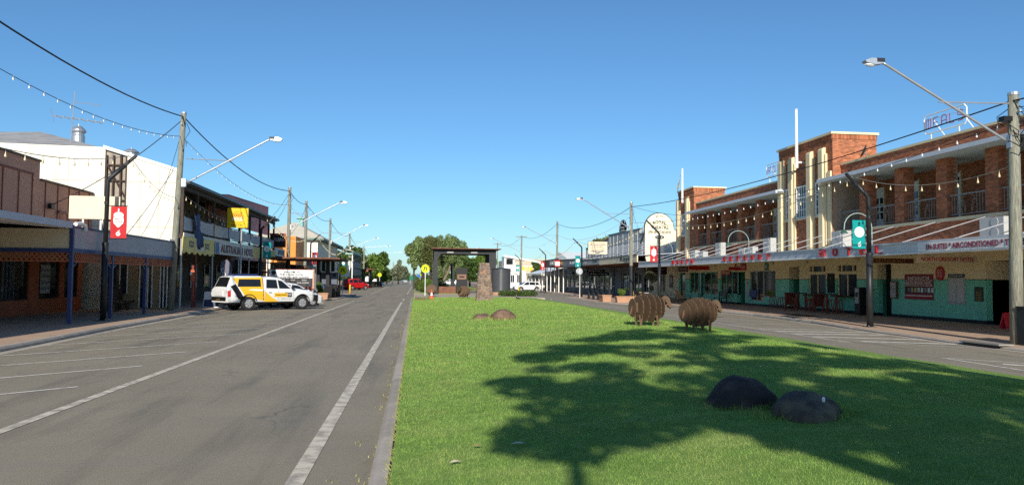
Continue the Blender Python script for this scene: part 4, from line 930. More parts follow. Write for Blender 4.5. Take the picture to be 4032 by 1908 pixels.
# lower walls, shopfront bays
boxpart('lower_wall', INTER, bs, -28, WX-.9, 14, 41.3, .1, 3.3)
for y0, y1 in ((22, 28.2), (28.8, 35.2), (36.1, 38.1), (38.6, 40.0)):
    boxpart('stall_board', TERRA, bs, WX-.5, WX, y0, y1, .1, .75); p = boxpart('window', GLASSR, bs, WX-.12, WX-.08, y0, y1, .75, 2.45); f = MB()
    n = max(1, round((y1-y0)/2))
    for k in range(n+1): yy = y0+(y1-y0)*k/n; f.box(WX-.13, WX-.02, yy-.04, yy+.04, .75, 2.45)
    f.box(WX-.13, WX-.02, y0, y1, 2.4, 2.48); f.box(WX-.14, WX-.01, y0, y1, .74, .8); f.build('window_frame', WOODD, p)
for y in (28.2, 35.2, 38.1, 40.0): boxpart('pillar', TERRA, bs, WX-.5, WX+.02, y, y+(.9 if y == 35.2 else .5), .1, 3.3)
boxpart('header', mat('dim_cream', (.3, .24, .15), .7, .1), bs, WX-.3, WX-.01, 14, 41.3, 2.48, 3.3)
boxpart('notice', SIGNG, bs, WX-.07, WX-.05, 36.4, 37.3, 1.0, 2.25)
for k in range(4): boxpart('notice_band', mat('faded_ink', (.2, .2, .24), .7, .2), bs, WX-.05, WX-.045, 36.45, 37.25, 1.15+.27*k, 1.27+.27*k)
# high awning on the approach side
FX = -11.9
a1 = MB().prism([(FX, 3.55), (FX, 3.62), (WX, 3.95), (WX, 3.88)], 'y', 12, 28.6).build('high_awning', LBLUE, bs)
MB().box(FX-.05, FX+.03, 12, 28.62, 3.44, 3.66).build('fascia', LBLUE, a1)
for y in [13+1.4*k for k in range(12)]: MB().prism([(FX-.05, 3.42), (FX-.05, 3.54), (WX, 3.86), (WX, 3.72)], 'y', y, y+.08).build('rafter', WHITE, a1)
# panelled verandah with lattice
a2 = MB().prism([(FX, 3.46), (WX, 3.75), (WX, 3.8), (FX, 3.52)], 'y', 28.72, 40.3).build('verandah_roof', ROOFM, bs)
for y0, y1 in ((28.72, 32.3), (32.31, 36.1), (36.11, 40.3)): MB().box(FX-.04, FX, y0, y1, 2.72, 3.47).build('grey_panel', SLATE, a2)
MB().box(FX-.06, FX+.03, 28.6, 40.36, 2.6, 2.74).build('beam', BLUE, a2); MB().box(FX-.05, FX+.03, 28.62, 40.36, 3.46, 3.53).build('top_rail', BLUE, a2)
MB().box(WX, FX-.1, 28.68, 28.72, 2.74, 3.42).build('end_panel', BEIGE, a2); MB().box(WX, FX, 28.62, 28.74, 2.6, 2.74).build('end_beam', BLUE, a2); 
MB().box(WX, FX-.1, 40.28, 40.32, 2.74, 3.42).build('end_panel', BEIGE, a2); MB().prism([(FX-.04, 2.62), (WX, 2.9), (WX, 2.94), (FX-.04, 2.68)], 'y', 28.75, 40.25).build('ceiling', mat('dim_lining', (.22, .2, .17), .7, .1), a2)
for k, (y, x) in enumerate(((28.68, FX), (32.37, FX-.02), (36.3, FX-.04), (40.3, FX-.04))):
    MB().box(x-.07, x+.05, y-.06, y+.06, .1, 3.56 if k in (0,) else 2.62).build('post', BLUE, bs)
    for s in (-1, 1):
        if (k == 0 and s < 0) or (k == 3 and s > 0): continue
        MB().add([(x-.02, y+s*.06, 2.1), (x+.02, y+s*.06, 2.1), (x+.02, y+s*.06, 2.03), (x-.02, y+s*.06, 2.03), (x-.02, y+s*.42, 2.3), (x+.02, y+s*.42, 2.3), (x+.02, y+s*.42, 2.24), (x-.02, y+s*.42, 2.24)], [(0, 1, 5, 4), (1, 2, 6, 5), (2, 3, 7, 6), (3, 0, 4, 7)]).build('bracket', BLUE, bs)
# lattice slats, each a strip
slat = MB().box(-.006, .006, -.022, .022, -.26, .26).mesh('slat'); slat.materials.append(LATT)
for i, (u0, u1) in enumerate(((28.8, 32.3), (32.45, 36.2), (36.35, 40.2))):
    lt = MB().box(FX-.025, FX+.015, u0, u1, 2.27, 2.31).build('lattice', LATT, bs); n = int((u1-u0-.3)/.17)
    for k in range(n+1):
        for s in (-1, 1): inst('slat', slat, lt, (FX+.008*s, u0+.17+(u1-u0-.36)*k/n, 2.45), (R(42)*s, 0, 0), (1, 1, .86))
lt = MB().box(WX, FX-.1, 28.66, 28.7, 2.27, 2.31).build('lattice', LATT, bs)
for k in range(25):
    for s in (-1, 1): inst('slat', slat, lt, (WX+.2+(FX-WX-.42)*k/24, 28.68+.008*s, 2.45), (0, R(42)*s, R(0)), (1.0, .5, .86))
slat2 = MB().box(-.022, .022, -.006, .006, -.26, .26).mesh('slat'); slat2.materials.append(LATT)
for o in lt.children: o.data = slat2; o.scale = (1, 1, .86)
# gutter elbow, electrical box, vent pipe on the shop
b = MB(); b.tube([(FX+.0, 28.9, 3.6), (FX+.02, 29.3, 3.64), (FX+.06, 29.55, 3.58), (FX+.06, 29.62, 3.42)], .075, 8); b.build('gutter_elbow', WHITE, bs)
b = MB(); b.tube([(FX+.02, 39.2, 3.56), (FX+.04, 40.1, 3.56), (FX+.05, 40.2, 3.36)], .06, 8); b.build('gutter_elbow', WHITE, bs)
boxpart('meter_box', BLACK, bs, WX+.05, WX+.2, 36.6, 36.95, 4.75, 5.0); b = MB(); b.tube([(WX+.08, 37.6, 4.7), (WX+.25, 37.9, 4.68), (WX+.25, 38.2, 4.6), (WX+.2, 38.25, 3.9)], .08, 8); b.build('vent_pipe', BROWN, bs)
b = MB(); b.tube([(-14.3, 25.5, 3.7), (-14.3, 25.5, 4.75)], .03, 5); b.tube([(-14.4, 25.5, 3.7), (-14.4, 25.5, 4.4)], .02, 5); b.build('aerial_stub', WHITE, bs)
t = thing('blank_sign_board', (-12.2, 31.6, 3.5), 'plain cream blank sign board raised over the lattice verandah', 'sign'); MB().box(-13.25, -11.4, 31.56, 31.64, 3.98, 4.86).build('board', CREAMS, t); MB().box(-12.78, -12.72, 31.6, 31.66, 3.4, 4.05).build('post', WHITE, t); MB().box(-12.15, -12.09, 31.65, 31.7, 3.4, 4.05).build('post', WHITE, t)
# tables and chairs in the shade of the verandah
for x, y, l in ((-14.2, 39.4, 'rough dark timber bench seat under lattice verandah'), (-14.4, 41.5, 'rough dark timber seat by the hotel end of the verandah')):
    t = thing('rustic_bench', (x, y, .12), l, 'bench')
    boxpart('seat', WOODD, t, x-.3, x+.3, y-.8, y+.8, .5, .56); boxpart('backrest', WOODD, t, x-.36, x-.3, y-.85, y+.85, .6, 1.15)
    for dy in (-.7, .7): boxpart('leg', WOODD, t, x-.25, x-.15, y+dy-.05, y+dy+.05, .12, .5); boxpart('leg', WOODD, t, x+.15, x+.25, y+dy-.05, y+dy+.05, .12, .5)
    b = MB(); b.tube([(x-.33, y-.85+1.7*k/10, 1.1+.28*math.sin(k*math.pi/10)) for k in range(11)], .04, 6); b.build('top_bow', WOODD, t)

# ================================================================ white sheeted hall behind
hl = thing('white_hall', (-22, 50, 0), 'tall white sheeted hall with grey hipped roof and a strip of bare framing', 'hall')
WY = 41.45
poly = [(-34, .1), (-12.6, .1), (-12.6, 7.42), (-16.2, 8.52), (-22, 8.62), (-34, 8.75)]
MB().prism([(-34, .1), (-15.76, .1), (-15.76, 8.33), (-22, 8.42), (-34, 8.55)], 'y', WY, WY+.12).build('wall', FIBRO, hl); MB().prism([(-14.68, 3.2), (-12.27, 3.2), (-12.27, 7.28), (-14.68, 8.0)], 'y', WY, WY+.12).build('wall', FIBRO, hl)
MB().prism([(-15.76, .1), (-14.68, .1), (-14.68, 7.98), (-15.76, 8.31)], 'y', WY+.14, WY+.2).build('bare_lining', mat('old_lining', (.32, .27, .22), .85, .25, 3, streak=.4), hl)
for x in (-15.7, -15.36, -15.0, -14.72): MB().box(x-.04, x+.04, WY-.01, WY+.13, 3.4, 7.93).build('stud', WOODD, hl)
for z in (4.6, 5.6, 6.6, 7.4): MB().box(-15.74, -14.7, WY+.02, WY+.135, z, z+.07).build('nogging', WOODD, hl)
b = MB(); b.tube([(-15.7, WY+.03, 7.5), (-14.72, WY+.03, 5.7)], .04, 4); b.build('brace', WOODD, hl)
MB().prism([(-15.85, 8.25), (-15.85, 8.43), (-12.18, 7.33), (-12.18, 7.17)], 'y', WY-.06, WY+.02).build('barge_board', WHITE, hl)
lf = boxpart('cafe_front', mat('cafe_wall', (.34, .25, .15), .7, .1, 1), hl, -15.76, -12.27, WY+.05, WY+.13, .1, 3.2)
for x0_, x1_ in ((-15.6, -14.5), (-13.9, -13.3), (-12.9, -12.4)):
    p_ = boxpart('window', GLASSR, hl, x0_, x1_, WY+.01, WY+.05, .9 if x0_ < -15.1 else .2, 2.5); f_ = MB()
    for k_ in range(4): xx = x0_+(x1_-x0_)*k_/3; f_.box(xx-.03, xx+.03, WY-.02, WY+.02, .9 if x0_ < -15.1 else .2, 2.5)
    f_.build('window_frame', WHITE, p_)
b = MB()
for x in (-31, -28, -25, -23.2, -21.2, -19.3, -17.5, -14.0, -13.1): b.box(x-.015, x+.015, WY-.006, WY, 3.2 if x > -15 else .2, 7.2 if x > -15 else 8.3)
for z in (6.6, 4.3): b.box(-34, -15.78, WY-.008, WY, z, z+.03); b.box(-14.66, -12.29, WY-.008, WY, z-.02, z+.01)
b.build('cover_strip', mat('strip_cream', (.45, .4, .33), .7, .05), hl)
boxpart('side', FIBRO, hl, -34, -17.2, WY+.22, 66, .1, 8.2); boxpart('side', FIBRO, hl, -17.2, -15.6, WY+.25, 66, .1, 6.6)
MB().add([(-34.5, WY+.2, 8.5), (-15.9, WY+.2, 8.3), (-15.4, 67, 8.3), (-34.5, 67, 8.5), (-24.6, 54, 11.2), (-24.6, 57, 11.2)], [(0, 1, 4), (1, 2, 5, 4), (2, 3, 5), (3, 0, 4, 5)]).build('roof', ROOFM, hl)
def vent(x, y, z, h, label):
    t = thing('roof_ventilator', (x, y, z), label, 'ventilator'); MB().lathe([(.36, 0), (.36, h*.5), (.32, h*.55), (.32, h*.62), (.4, h*.66), (.43, h*.7), (.4, h*.76), (.2, h*.9), (.05, h*.93), (.05, h), (.001, h)], (x, y, z), 16).build('drum', GALV, t, smooth=False)
vent(-20.6, 50, 9.55, 1.5, 'tall round metal roof ventilator on white hall beside tv aerial'); vent(-16.1, 46, 8.2, .85, 'short metal roof ventilator behind the gable edge of white hall')
t = thing('tv_aerial', (-18.9, 45, 8.6), 'tall tv aerial mast with two booms on white hall roof', 'aerial')
MB().tube([(-18.95, 45, 8.6), (-18.8, 45, 11.95)], .03, 6).build('mast', GALV, t); MB().tube([(-19.9, 45, 10.55), (-17.3, 45.0, 10.25)], .035, 5).build('boom', GALV, t); MB().tube([(-18.8, 45, 11.35), (-17.4, 45, 11.2)], .02, 5).build('boom', GALV, t)
b = MB()
for k, dx in enumerate((-.9, -.86)): b.tube([(-19.9, 45, 10.55), (-20.05+.2*k, 45, 10.95-.75*k)], .018, 4)
for k in range(6): b.tube([(-19.6+.42*k, 44.6, 10.5-.05*k), (-19.6+.42*k, 45.4, 10.5-.05*k)], .012, 4)
b.build('elements', GALV, t)

# ================================================================ Australian Hotel: verandahed pub
pub = thing('verandah_hotel', (-14, 54, 0), 'two storey timber hotel with deep shaded verandah and hanging sign boards', 'hotel')
VX = -12.0
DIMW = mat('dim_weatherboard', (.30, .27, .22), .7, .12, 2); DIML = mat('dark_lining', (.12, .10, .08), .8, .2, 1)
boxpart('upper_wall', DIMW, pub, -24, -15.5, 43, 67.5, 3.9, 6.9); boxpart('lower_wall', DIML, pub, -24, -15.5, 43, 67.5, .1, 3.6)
MB().prism([(-15.5, 7.25), (-15.5, 7.35), (VX+.3, 6.72), (VX+.3, 6.62)], 'y', 41.62, 68.1).build('verandah_roof', ROOFM, pub); MB().box(VX+.22, VX+.36, 41.6, 68.2, 6.58, 6.74).build('gutter', DARKM, pub)
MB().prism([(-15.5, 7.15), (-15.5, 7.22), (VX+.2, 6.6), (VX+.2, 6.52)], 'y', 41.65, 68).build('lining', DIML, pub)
MB().box(VX-.08, VX+.08, 41.62, 67.9, 6.28, 6.5).build('top_plate', WOODD, pub)
MB().prism([(-15.4, 7.25), (-24, 8.3), (-24, 8.4), (-15.4, 7.35)], 'y', 42.8, 68).build('main_roof', ROOFM, pub)
rp = thing('roof_parapet', (-15.4, 72, 7), 'faded red iron parapet rising behind the hotel verandah roof', 'parapet'); MB().prism([(60, 6.2), (83.5, 6.2), (83.5, 9.05), (74, 8.75), (66, 8.5), (63, 8.2), (60, 8.0)], 'x', -15.6, -15.4).build('sheet', mat('faded_red_iron', (.55, .22, .22), .7, .15, 1.5, streak=.25), rp); MB().prism([(60, 8.0), (63, 8.2), (66, 8.5), (74, 8.75), (83.5, 9.05), (83.5, 9.13), (74, 8.83), (66, 8.58), (63, 8.28), (60, 8.08)], 'x', -15.65, -15.36).build('capping', BROWND, rp)
boxpart('balcony_floor', WOODD, pub, -15.5, VX+.1, 41.62, 67.9, 3.78, 3.98); boxpart('floor_edge', ORW, pub, VX+.1, VX+.14, 41.62, 67.9, 3.86, 4.06)
POSTS = (41.7, 44.4, 47.9, 51.5, 54.8, 58.1, 61.7, 65.4, 67.7)
for y in POSTS:
    MB().box(VX-.07, VX+.07, y-.06, y+.06, 3.98, 6.5).build('balcony_post', WOODD, pub); MB().tube([(VX, y, .1), (VX, y, 3.78)], .05, 6).build('street_post', WOODR if y in (44.4, 51.5) else GREYM, pub)
for a, c in zip(POSTS, POSTS[1:]):
    n = 8; b = MB(); vs = []
    for i in range(n+1):
        t = i/n; yy = a+.1+(c-a-.2)*t; sg = .05*math.sin(t*math.pi)+.02*math.sin(t*17+a)
        vs += [(VX+.06+.03*math.sin(t*9+a), yy, 4.22+.03*math.sin(t*5+a)), (VX+.05, yy, 4.92-sg)]
    b.add(vs, [(2*i, 2*i+2, 2*i+3, 2*i+1) for i in range(n)]); o = b.build('balcony_tarp', TARP, pub); o.modifiers.new('t', 'SOLIDIFY').thickness = .01
    MB().box(VX-.03, VX+.03, a, c, 4.14, 4.19).build('rail', WOODD, pub); MB().box(VX-.03, VX+.03, a, c, 4.92, 4.97).build('rail', WOODD, pub)
for y in (43.6, 46.3, 50, 53.2, 56.5, 60.2, 64): d = boxpart('balcony_door', BLACK, pub, -15.52, -15.44, y, y+.9, 3.98, 6.1); boxpart('door_frame', WHITE, d, -15.46, -15.4, y-.08, y, 3.98, 6.18); boxpart('door_frame', WHITE, d, -15.46, -15.4, y+.9, y+.98, 3.98, 6.18)
for y in (43.8, 46.5, 49.5, 52.5, 56, 59.5, 63): d = boxpart('window', GLASSR, pub, -15.5, -15.42, y, y+1.3, 1.1, 2.6); boxpart('window_frame', WHITE, d, -15.44, -15.39, y-.08, y, 1.0, 2.7); boxpart('window_frame', WHITE, d, -15.44, -15.39, y+1.3, y+1.38, 1.0, 2.7)
# sign boards along the verandah edge
BX = VX+.16
t = thing('sign_board', (BX, 44.5, 2.96), 'faded yellow and white beer sign board with scalloped edge on verandah', 'sign')
zig = [(47.5, 3.9), (41.3, 3.85)] + [(41.3+6.2*k/24, 2.98+(.1 if k % 4 > 1 else 0)) for k in range(25)]
MB().prism(zig, 'x', BX, BX+.04).build('board', PALEY, t)
for s, y in (('XXXX', 42.8), ('XXXX', 45.9)): text(s, mat('faded_blue_ink', (.12, .14, .22), .7, .2), t, (BX+.045, y, 3.5), .34, '+x', w=1.0, depth=.006, off=.02)
MB().box(BX+.042, BX+.05, 43.6, 45.1, 3.2, 3.8).build('pale_patch', ORW, t)
t = thing('sign_board', (BX, 53, 3.1), 'long white sign board reading AUSTRALIAN HOTEL in weathered letters', 'sign')
MB().box(BX, BX+.04, 47.8, 58.7, 3.16, 3.9).build('board', ORW, t); MB().box(BX+.04, BX+.055, 47.85, 48.6, 3.2, 3.86).build('blue_end', mat('badge_blue', (.02, .09, .35), .5, .2), t)
WL = mat('weathered_letters', (.13, .11, .13), .7, .3, 4, col2=(.35, .12, .08), amt2=.6)
for s_, y_, w_ in (('AUSTRALIAN', 52.0, 6.0), ('HOTEL', 57.0, 2.9)): text(s_, WL, t, (BX+.05, y_, 3.53), .52, '+x', w=w_, depth=.02, off=.015)
t = thing('sign_board', (BX, 61.5, 3.2), 'dull yellow sign board on verandah past the white hotel board', 'sign'); MB().box(BX, BX+.04, 58.9, 67.6, 3.22, 4.0).build('board', PALEY, t)
# blue tarp hanging over rail
b = MB(); vs = []; n = 14
for i in range(n+1):
    for j in range(7):
        u = j/6; v = i/n; vs.append((BX+.08+.12*math.sin(v*7+u*9)*(.3+v), 43.0+1.0*u+.8*v+.12*math.sin(v*5)*u, 5.1-1.75*v-.1*math.sin(u*6)))
b.add(vs, [(i*7+j, i*7+j+1, (i+1)*7+j+1, (i+1)*7+j) for i in range(n) for j in range(6)]); o = b.build('hanging_tarp', BTARP, None, smooth=True, org=(BX, 44, 3.4)); o.modifiers.new('t', 'SOLIDIFY').thickness = .012
tag(o, 'loose dark blue tarpaulin hanging over the verandah rail', 'tarpaulin')
# yellow beer sign on a post
t = thing('pole_sign', (-11.1, 50, .12), 'square yellow beer sign with XXXX lettering on a steel post', 'sign')
MB().box(-11.68, -10.42, 49.92, 50.08, 4.86, 6.08).build('board', YSIGN, t); MB().tube([(-10.85, 50.15, .12), (-10.85, 50.15, 4.9)], .05, 8).build('post', GREYM, t)
text('XXXX', INKR, t, (-11.05, 49.91, 5.62), .2, '-y', w=.55, depth=.01, off=.01); text('GOLD', INKW, t, (-11.05, 49.91, 5.4), .24, '-y', w=.7, depth=.01, off=.02)
b = MB(); b.tube([(-11.05+.36*math.cos(a*math.pi/12), 49.91, 5.5+.36*math.sin(a*math.pi/12)) for a in range(25)], .012, 4); b.build('ring', INKG, t); text('HOTEL', INKK, t, (-11.05, 49.91, 5.02), .08, '-y', w=.7, depth=.008)
# feather flag, A-frame and post under the verandah
t = thing('feather_flag', (-11.3, 47.5, .12), 'grey feather flag with COFFEE in white standing outside the hotel', 'flag')
out = [(0, .7), (.1, .55), (.55, 1.3), (.68, 2.0), (.62, 2.45), (.35, 2.7), (.05, 2.6), (-.05, 2.2), (.06, 1.5)]
MB().prism([(-11.4+x*.95, .12+z) for x, z in out], 'y', 47.48, 47.51).build('sail', mat('flag_grey', (.16, .15, .19), .8, .1), t)
text('COFFEE', SIGNW, t, Vector((-11.13, 47.47, 1.75)), .2, None, w=1.2, right=Vector((.35, 0, -1)), up=Vector((0, -1, 0)), depth=.006, off=.01)
MB().tube([(-10.9, 47.53, .12), (-10.85, 47.53, 1.6), (-10.75, 47.53, 2.4), (-11.05, 47.53, 2.8)], .015, 5).build('pole', BLACK, t); MB().box(-11.2, -10.6, 47.3, 47.75, .12, .15).build('base', BLACK, t)
t = thing('a_frame_sign', (-10.95, 44.5, .12), 'white red and navy A-frame sign on the footpath by the utility', 'sign')
MB().prism([(44.2, .12), (44.24, .12), (44.5, .98), (44.46, .98)], 'x', -11.5, -10.65).build('panel', SIGNW, t); MB().prism([(44.8, .12), (44.76, .12), (44.5, .98), (44.54, .98)], 'x', -11.5, -10.65).build('panel', SIGNW, t)
MB().prism([(44.19, .16), (44.195, .16), (44.33, .55), (44.325, .55)], 'x', -11.47, -10.68).build('navy_band', mat('navy_print', (.03, .05, .12), .5, .1), t); MB().prism([(44.345, .56), (44.35, .56), (44.4, .72), (44.395, .72)], 'x', -11.4, -10.75).build('red_band', RED, t)
t = thing('marker_post', (-11.9, 43.6, .12), 'slim timber post with white and red plates outside the hotel', 'post'); MB().box(-11.95, -11.85, 43.55, 43.65, .12, 2.4).build('post', WOODR, t); MB().box(-12.0, -11.8, 43.52, 43.55, 1.55, 2.15).build('plate', mat('orange_plate', (.5, .12, .05), .6, .1), t); MB().ell((-11.98, 43.5, 1.95), .07, .03, .09, 10, 6).build('white_tag', SIGNW, t)
# beer garden fence banner
t = thing('banner', (-9.3, 60.2, 1.1), 'white banner reading WELCOME TO THE AUSSIE HOTEL with dark lower strip', 'banner')
b = MB(); n = 24; vs = []
for i in range(n+1):
    x = -10.85+3.15*i/n; d = .02*math.sin(i*1.9)+.012*math.sin(i*3.7)
    vs += [(x, 60+d*2, 1.1), (x, 60+d, 1.75), (x, 60+d, 2.36)]
b.add(vs, [(3*i+j, 3*i+3+j, 3*i+4+j, 3*i+1+j) for i in range(n) for j in (1,)]); b.build('sheet', SIGNW, t)
b = MB().add(vs, [(3*i, 3*i+3, 3*i+4, 3*i+1) for i in range(n)]); b.build('lower_strip', mat('dark_print', (.05, .045, .05), .6, .2), t)
for k, s in enumerate(('WELCOME TO', 'THE AUSSIE HOTEL', '& STOCKYARD BEER GARDEN')): text(s, INKK, t, (-9.25, 59.93, 2.21-.19*k), .115, '-y', w=(1.2, 1.75, 2.5)[k], depth=.006, off=.004)
b = MB(); b.prism([(-10.55+.16*math.cos(a*math.pi/8), 2.15+.16*math.sin(a*math.pi/8)) for a in range(16)], 'y', 59.92, 59.93); b.build('round_badge', INKK, t)
for x, s, dz in ((-9.9, 'FOOD', 1.6), (-9.15, 'COLD', 1.6), (-8.3, 'GOLF', 1.6), (-8.4, 'HOTEL & SURPRISE', 1.4)): text(s, INKW, t, (x, 59.93, dz), .09, '-y', w=.36 if len(s) < 6 else .85, depth=.006)
for x in (-10.95, -7.65): MB().box(x-.07, x+.07, 60, 60.12, .1, 2.42).build('post', mat('salmon_post', (.5, .28, .2), .8, .2, 8), t)
MB().box(-10.9, -7.7, 60.05, 60.1, 2.34, 2.42).build('top_rail', WOODR, t)
for k in range(12): MB().box(-10.8+.27*k, -10.66+.27*k, 60.06, 60.1, .12, 1.08).build('paling', WOODR, t)
t = thing('banner', (-7.3, 68, 1.2), 'dark blue grey banner with white edging beside the bins', 'banner'); MB().box(-8.0, -6.7, 68, 68.02, 1.25, 2.25).build('sheet', mat('slate_print', (.10, .115, .15), .6, .2, 3), t); MB().box(-8.05, -6.65, 67.99, 68.03, 2.25, 2.34).build('edging', SIGNW, t)
for x in (-8.05, -6.65): MB().box(x-.04, x+.04, 68, 68.08, .1, 2.35).build('post', BLACK, t)
MB().ell((-6.9, 67.97, 2.05), .15, .01, .15, 12, 7).build('round_badge', INKK, t)
# steel street shelter with flat rusted roof
def flat_shelter(label, x0, x1, y0, y1, z, px, py):
    t = thing('street_shelter', ((x0+x1)/2, (y0+y1)/2, .1), label, 'shelter')
    boxpart('roof', RUST, t, x0, x1, y0, y1, z, z+.12); boxpart('soffit', mat('rust_dark', (.10, .035, .025), .7, .2), t, x0+.1, x1-.1, y0+.1, y1-.1, z-.04, z)
    for x in px:
        for y in py: boxpart('column', BLACK, t, x-.14, x+.14, y-.35, y+.35, .1, z)
    for k in range(6): MB().lathe([(.08, 0), (.08, .02), (.001, .02)], (x0+(x1-x0)*(k+.5)/6, y0+.6, z-.065), 8).build('downlight', SIGNW, t)
    return t
flat_shelter('rust brown flat roofed street shelter over the hotel beer garden', -12.3, -6.15, 64.5, 73, 3.32, (-8.2, -7.4), (67.6, 71.5))
flat_shelter('second rust brown flat roofed shelter past the red car', -11.4, -7.5, 148, 158, 3.4, (-10, -8.7), (149.5, 155)) 
# bins, plants and planter on the kerb extension
planter(-7.05, 61.6, .75, .9, .5, 'small clay planter box beside the black bins', .12)
bin0 = thing('wheelie_bin', (0, 0, 0), 'black wheelie bin in the row by clay planter', 'bin', 'black bins on the kerb extension')
MB().add([(-.24, -.26, .06), (.24, -.26, .06), (.24, .26, .06), (-.24, .26, .06), (-.29, -.34, .95), (.29, -.34, .95), (.29, .34, .95), (-.29, .34, .95)], [(0, 1, 2, 3), (4, 5, 6, 7), (0, 1, 5, 4), (1, 2, 6, 5), (2, 3, 7, 6), (3, 0, 4, 7)]).build('body', BLACK, bin0, local=True)
MB().prism([(-.36, .95), (.36, .95), (.34, 1.03), (-.3, 1.06)], 'x', -.31, .31).build('lid', BLACK, bin0, local=True)
for s in (-.2, .2): MB().lathe([(.001, -.03), (.1, -.03), (.1, .03), (.001, .03)], (0, 0, 0), 10)
for s in (-.25, .25): MB().prism([(.28+.1*math.cos(a*math.pi/6), .1+.1*math.sin(a*math.pi/6)) for a in range(12)], 'x', s-.03, s+.03).build('wheel', RUBBER, bin0, local=True)
for k, (x, y) in enumerate(((-7.15, 66), (-6.95, 67.2), (-6.75, 69), (-6.9, 70.3))):
    if k == 0: bin0.location = (x, y, .12)
    else: copy_thing(bin0, (x, y, .12), .1*k)
t = thing('storage_locker', (-7.6, 64.2, .12), 'grey steel locker with red and blue clutter on top', 'locker'); boxpart('body', mat('locker_grey', (.12, .13, .14), .5, .1), t, -7.9, -7.3, 63.9, 64.5, .12, 1.05); boxpart('tub', mat('tub_blue', (.03, .1, .4), .5, .1), t, -7.55, -7.3, 64.0, 64.4, 1.05, 1.2); boxpart('tray', RED, t, -7.9, -7.6, 64.0, 64.4, 1.05, 1.13)
# ---- shops beyond the verandahed hotel
def left_shop(label, y0, y1, zw, wm, fm, zf0, zf1, roofm=ROOFM, fx=-12.0, lines=()):
    t = thing('shop', (-16.3, (y0+y1)/2, 0), label, 'shop'); boxpart('wall', wm, t, -26, -16.3, y0, y1-.05, .1, zw); boxpart('awning', DIML, t, -16.3, fx, y0, y1-.05, zf0-.05, zf0+.03); boxpart('fascia', fm, t, fx, fx+.06, y0, y1-.05, zf0, zf1)
    n = max(1, int((y1-y0)/4))
    for k in range(n):
        a = y0+(y1-y0)*(k+.15)/n; c = y0+(y1-y0)*(k+.85)/n; p = boxpart('window', GLASSR, t, -16.28, -16.22, a, c, .8, 2.6); boxpart('mullion', GREYM, p, -16.22, -16.18, (a+c)/2-.03, (a+c)/2+.03, .8, 2.6)
    MB().prism([(-16.3, zf1+.35), (fx, zf1-.06), (fx, zf1-.02), (-16.3, zf1+.4)], 'y', y0, y1-.05).build('awning_roof', roofm, t)
    for s, m, yc, zc, h, w in lines: text(s, m, t, (fx+.065, yc, zc), h, '+x', w=w, depth=.01, off=.01)
    return t
left_shop('outfitters shop with grey lettered awning beside the black AKUBRA sign', 68.3, 73.2, 4.4, GREYD, FASCIA, 3.65, 4.32, lines=[('SADDLERY', BLACK, 71.2, 4.0, .4, 3.2)])
left_shop('newsagent shop with white awning roof and dark fascia', 73.3, 88, 4.4, GREYD, BLACK, 2.3, 3.0, WHITE, -11.0)
sign('black NEWSAGENT sign board with orange writing under street shelter', '-y', (-11.1, 74.6, 2.5), 2.0, .9, BLACK, [('NEWSAGENT', mat('orange_ink', (.5, .2, .05), .6, .1), .2, .26, 1.7), ('GIFTS TOYS', SIGNG, -.18, .16, 1.3)])
t = sign('black AKUBRA sign with white letters and orange frame', '-y', (-11.78, 68.4, 4.9), 1.2, .98, BLACK, [('KUBRA', INKW, .12, .28, .85, .12)], th=.25, frame=ORANGE)
MB().box(-12.45, -11.15, 68.4, 68.75, 5.42, 5.56).build('top_box', RED, t)
sign('grey shop side board lettered WORKWEAR in dark red and black', '-y', (-11.7, 69.2, 2.45), 1.6, 1.3, SIGNG, [('SHOES', MAROON, .35, .24, 1.1), ('WORKWEAR', INKK, 0, .15, 1.2), ('SADDLERY', INKK, -.3, .18, 1.2)])
t = thing('orange_building', (-14, 88, 0), 'flat orange rendered wall block behind the timber poles', 'building'); boxpart('wall', ORANGE, t, -15.5, -12.9, 86, 94, .1, 6.25); boxpart('wing', GREYD, t, -13.0, -11.2, 94, 100, .1, 4.0)
t = thing('tin_building', (-15.5, 103, 0), 'cream two storey building with pale hipped iron roof and green roof vent', 'building')
boxpart('wall', FIBRO, t, -20, -12.3, 100, 125, .1, 6.5)
MB().add([(-21, 99.5, 6.75), (-11.6, 99.5, 6.75), (-11.6, 126, 6.75), (-21, 126, 6.75), (-16.0, 105, 9.1), (-16.0, 119, 9.1)], [(0, 1, 4), (1, 2, 5, 4), (2, 3, 5), (3, 0, 4, 5)]).build('roof', mat('pale_roof', (.55, .5, .4), .6, .08, .8), t); MB().box(-21, -11.5, 99.4, 126, 6.5, 6.75).build('eave', mat('eave_green', (.12, .18, .15), .6, .1), t)
MB().box(-15.9, -15.2, 107, 108, 8.6, 9.7).build('vent', mat('vent_green', (.2, .4, .36), .6, .1), t); MB().box(-16.1, -15.0, 106.8, 108.2, 9.7, 9.85).build('vent_cap', mat('vent_green', (0, 0, 0)), t)
t = thing('verandah_hotel', (-13, 128, 0), 'pale two storey hotel with pale green verandah and white picket balcony', 'hotel')
boxpart('wall', FIBRO, t, -20, -14.8, 126.2, 146, .1, 6.5); boxpart('balcony_floor', GREYD, t, -14.8, -10.2, 126.2, 146, 3.3, 3.5)
MB().prism([(-15, 7.4), (-9.9, 6.1), (-9.9, 6.0), (-15, 7.3)], 'y', 126, 146).build('verandah_roof', mat('pale_green_roof', (.5, .56, .52), .6, .06), t); MB().box(-14.8, -9.95, 126.1, 126.25, 5.55, 5.8).build('frieze', mat('frieze_green', (.25, .42, .38), .6, .06), t)
MB().box(-10.1, -9.95, 126.3, 146, 5.75, 6.05).build('frieze', mat('frieze_green', (0, 0, 0)), t)
for k in range(22): MB().box(-14.7+.21*k, -14.6+.21*k, 126.15, 126.2, 3.5, 4.5).build('picket', WHITE, t)
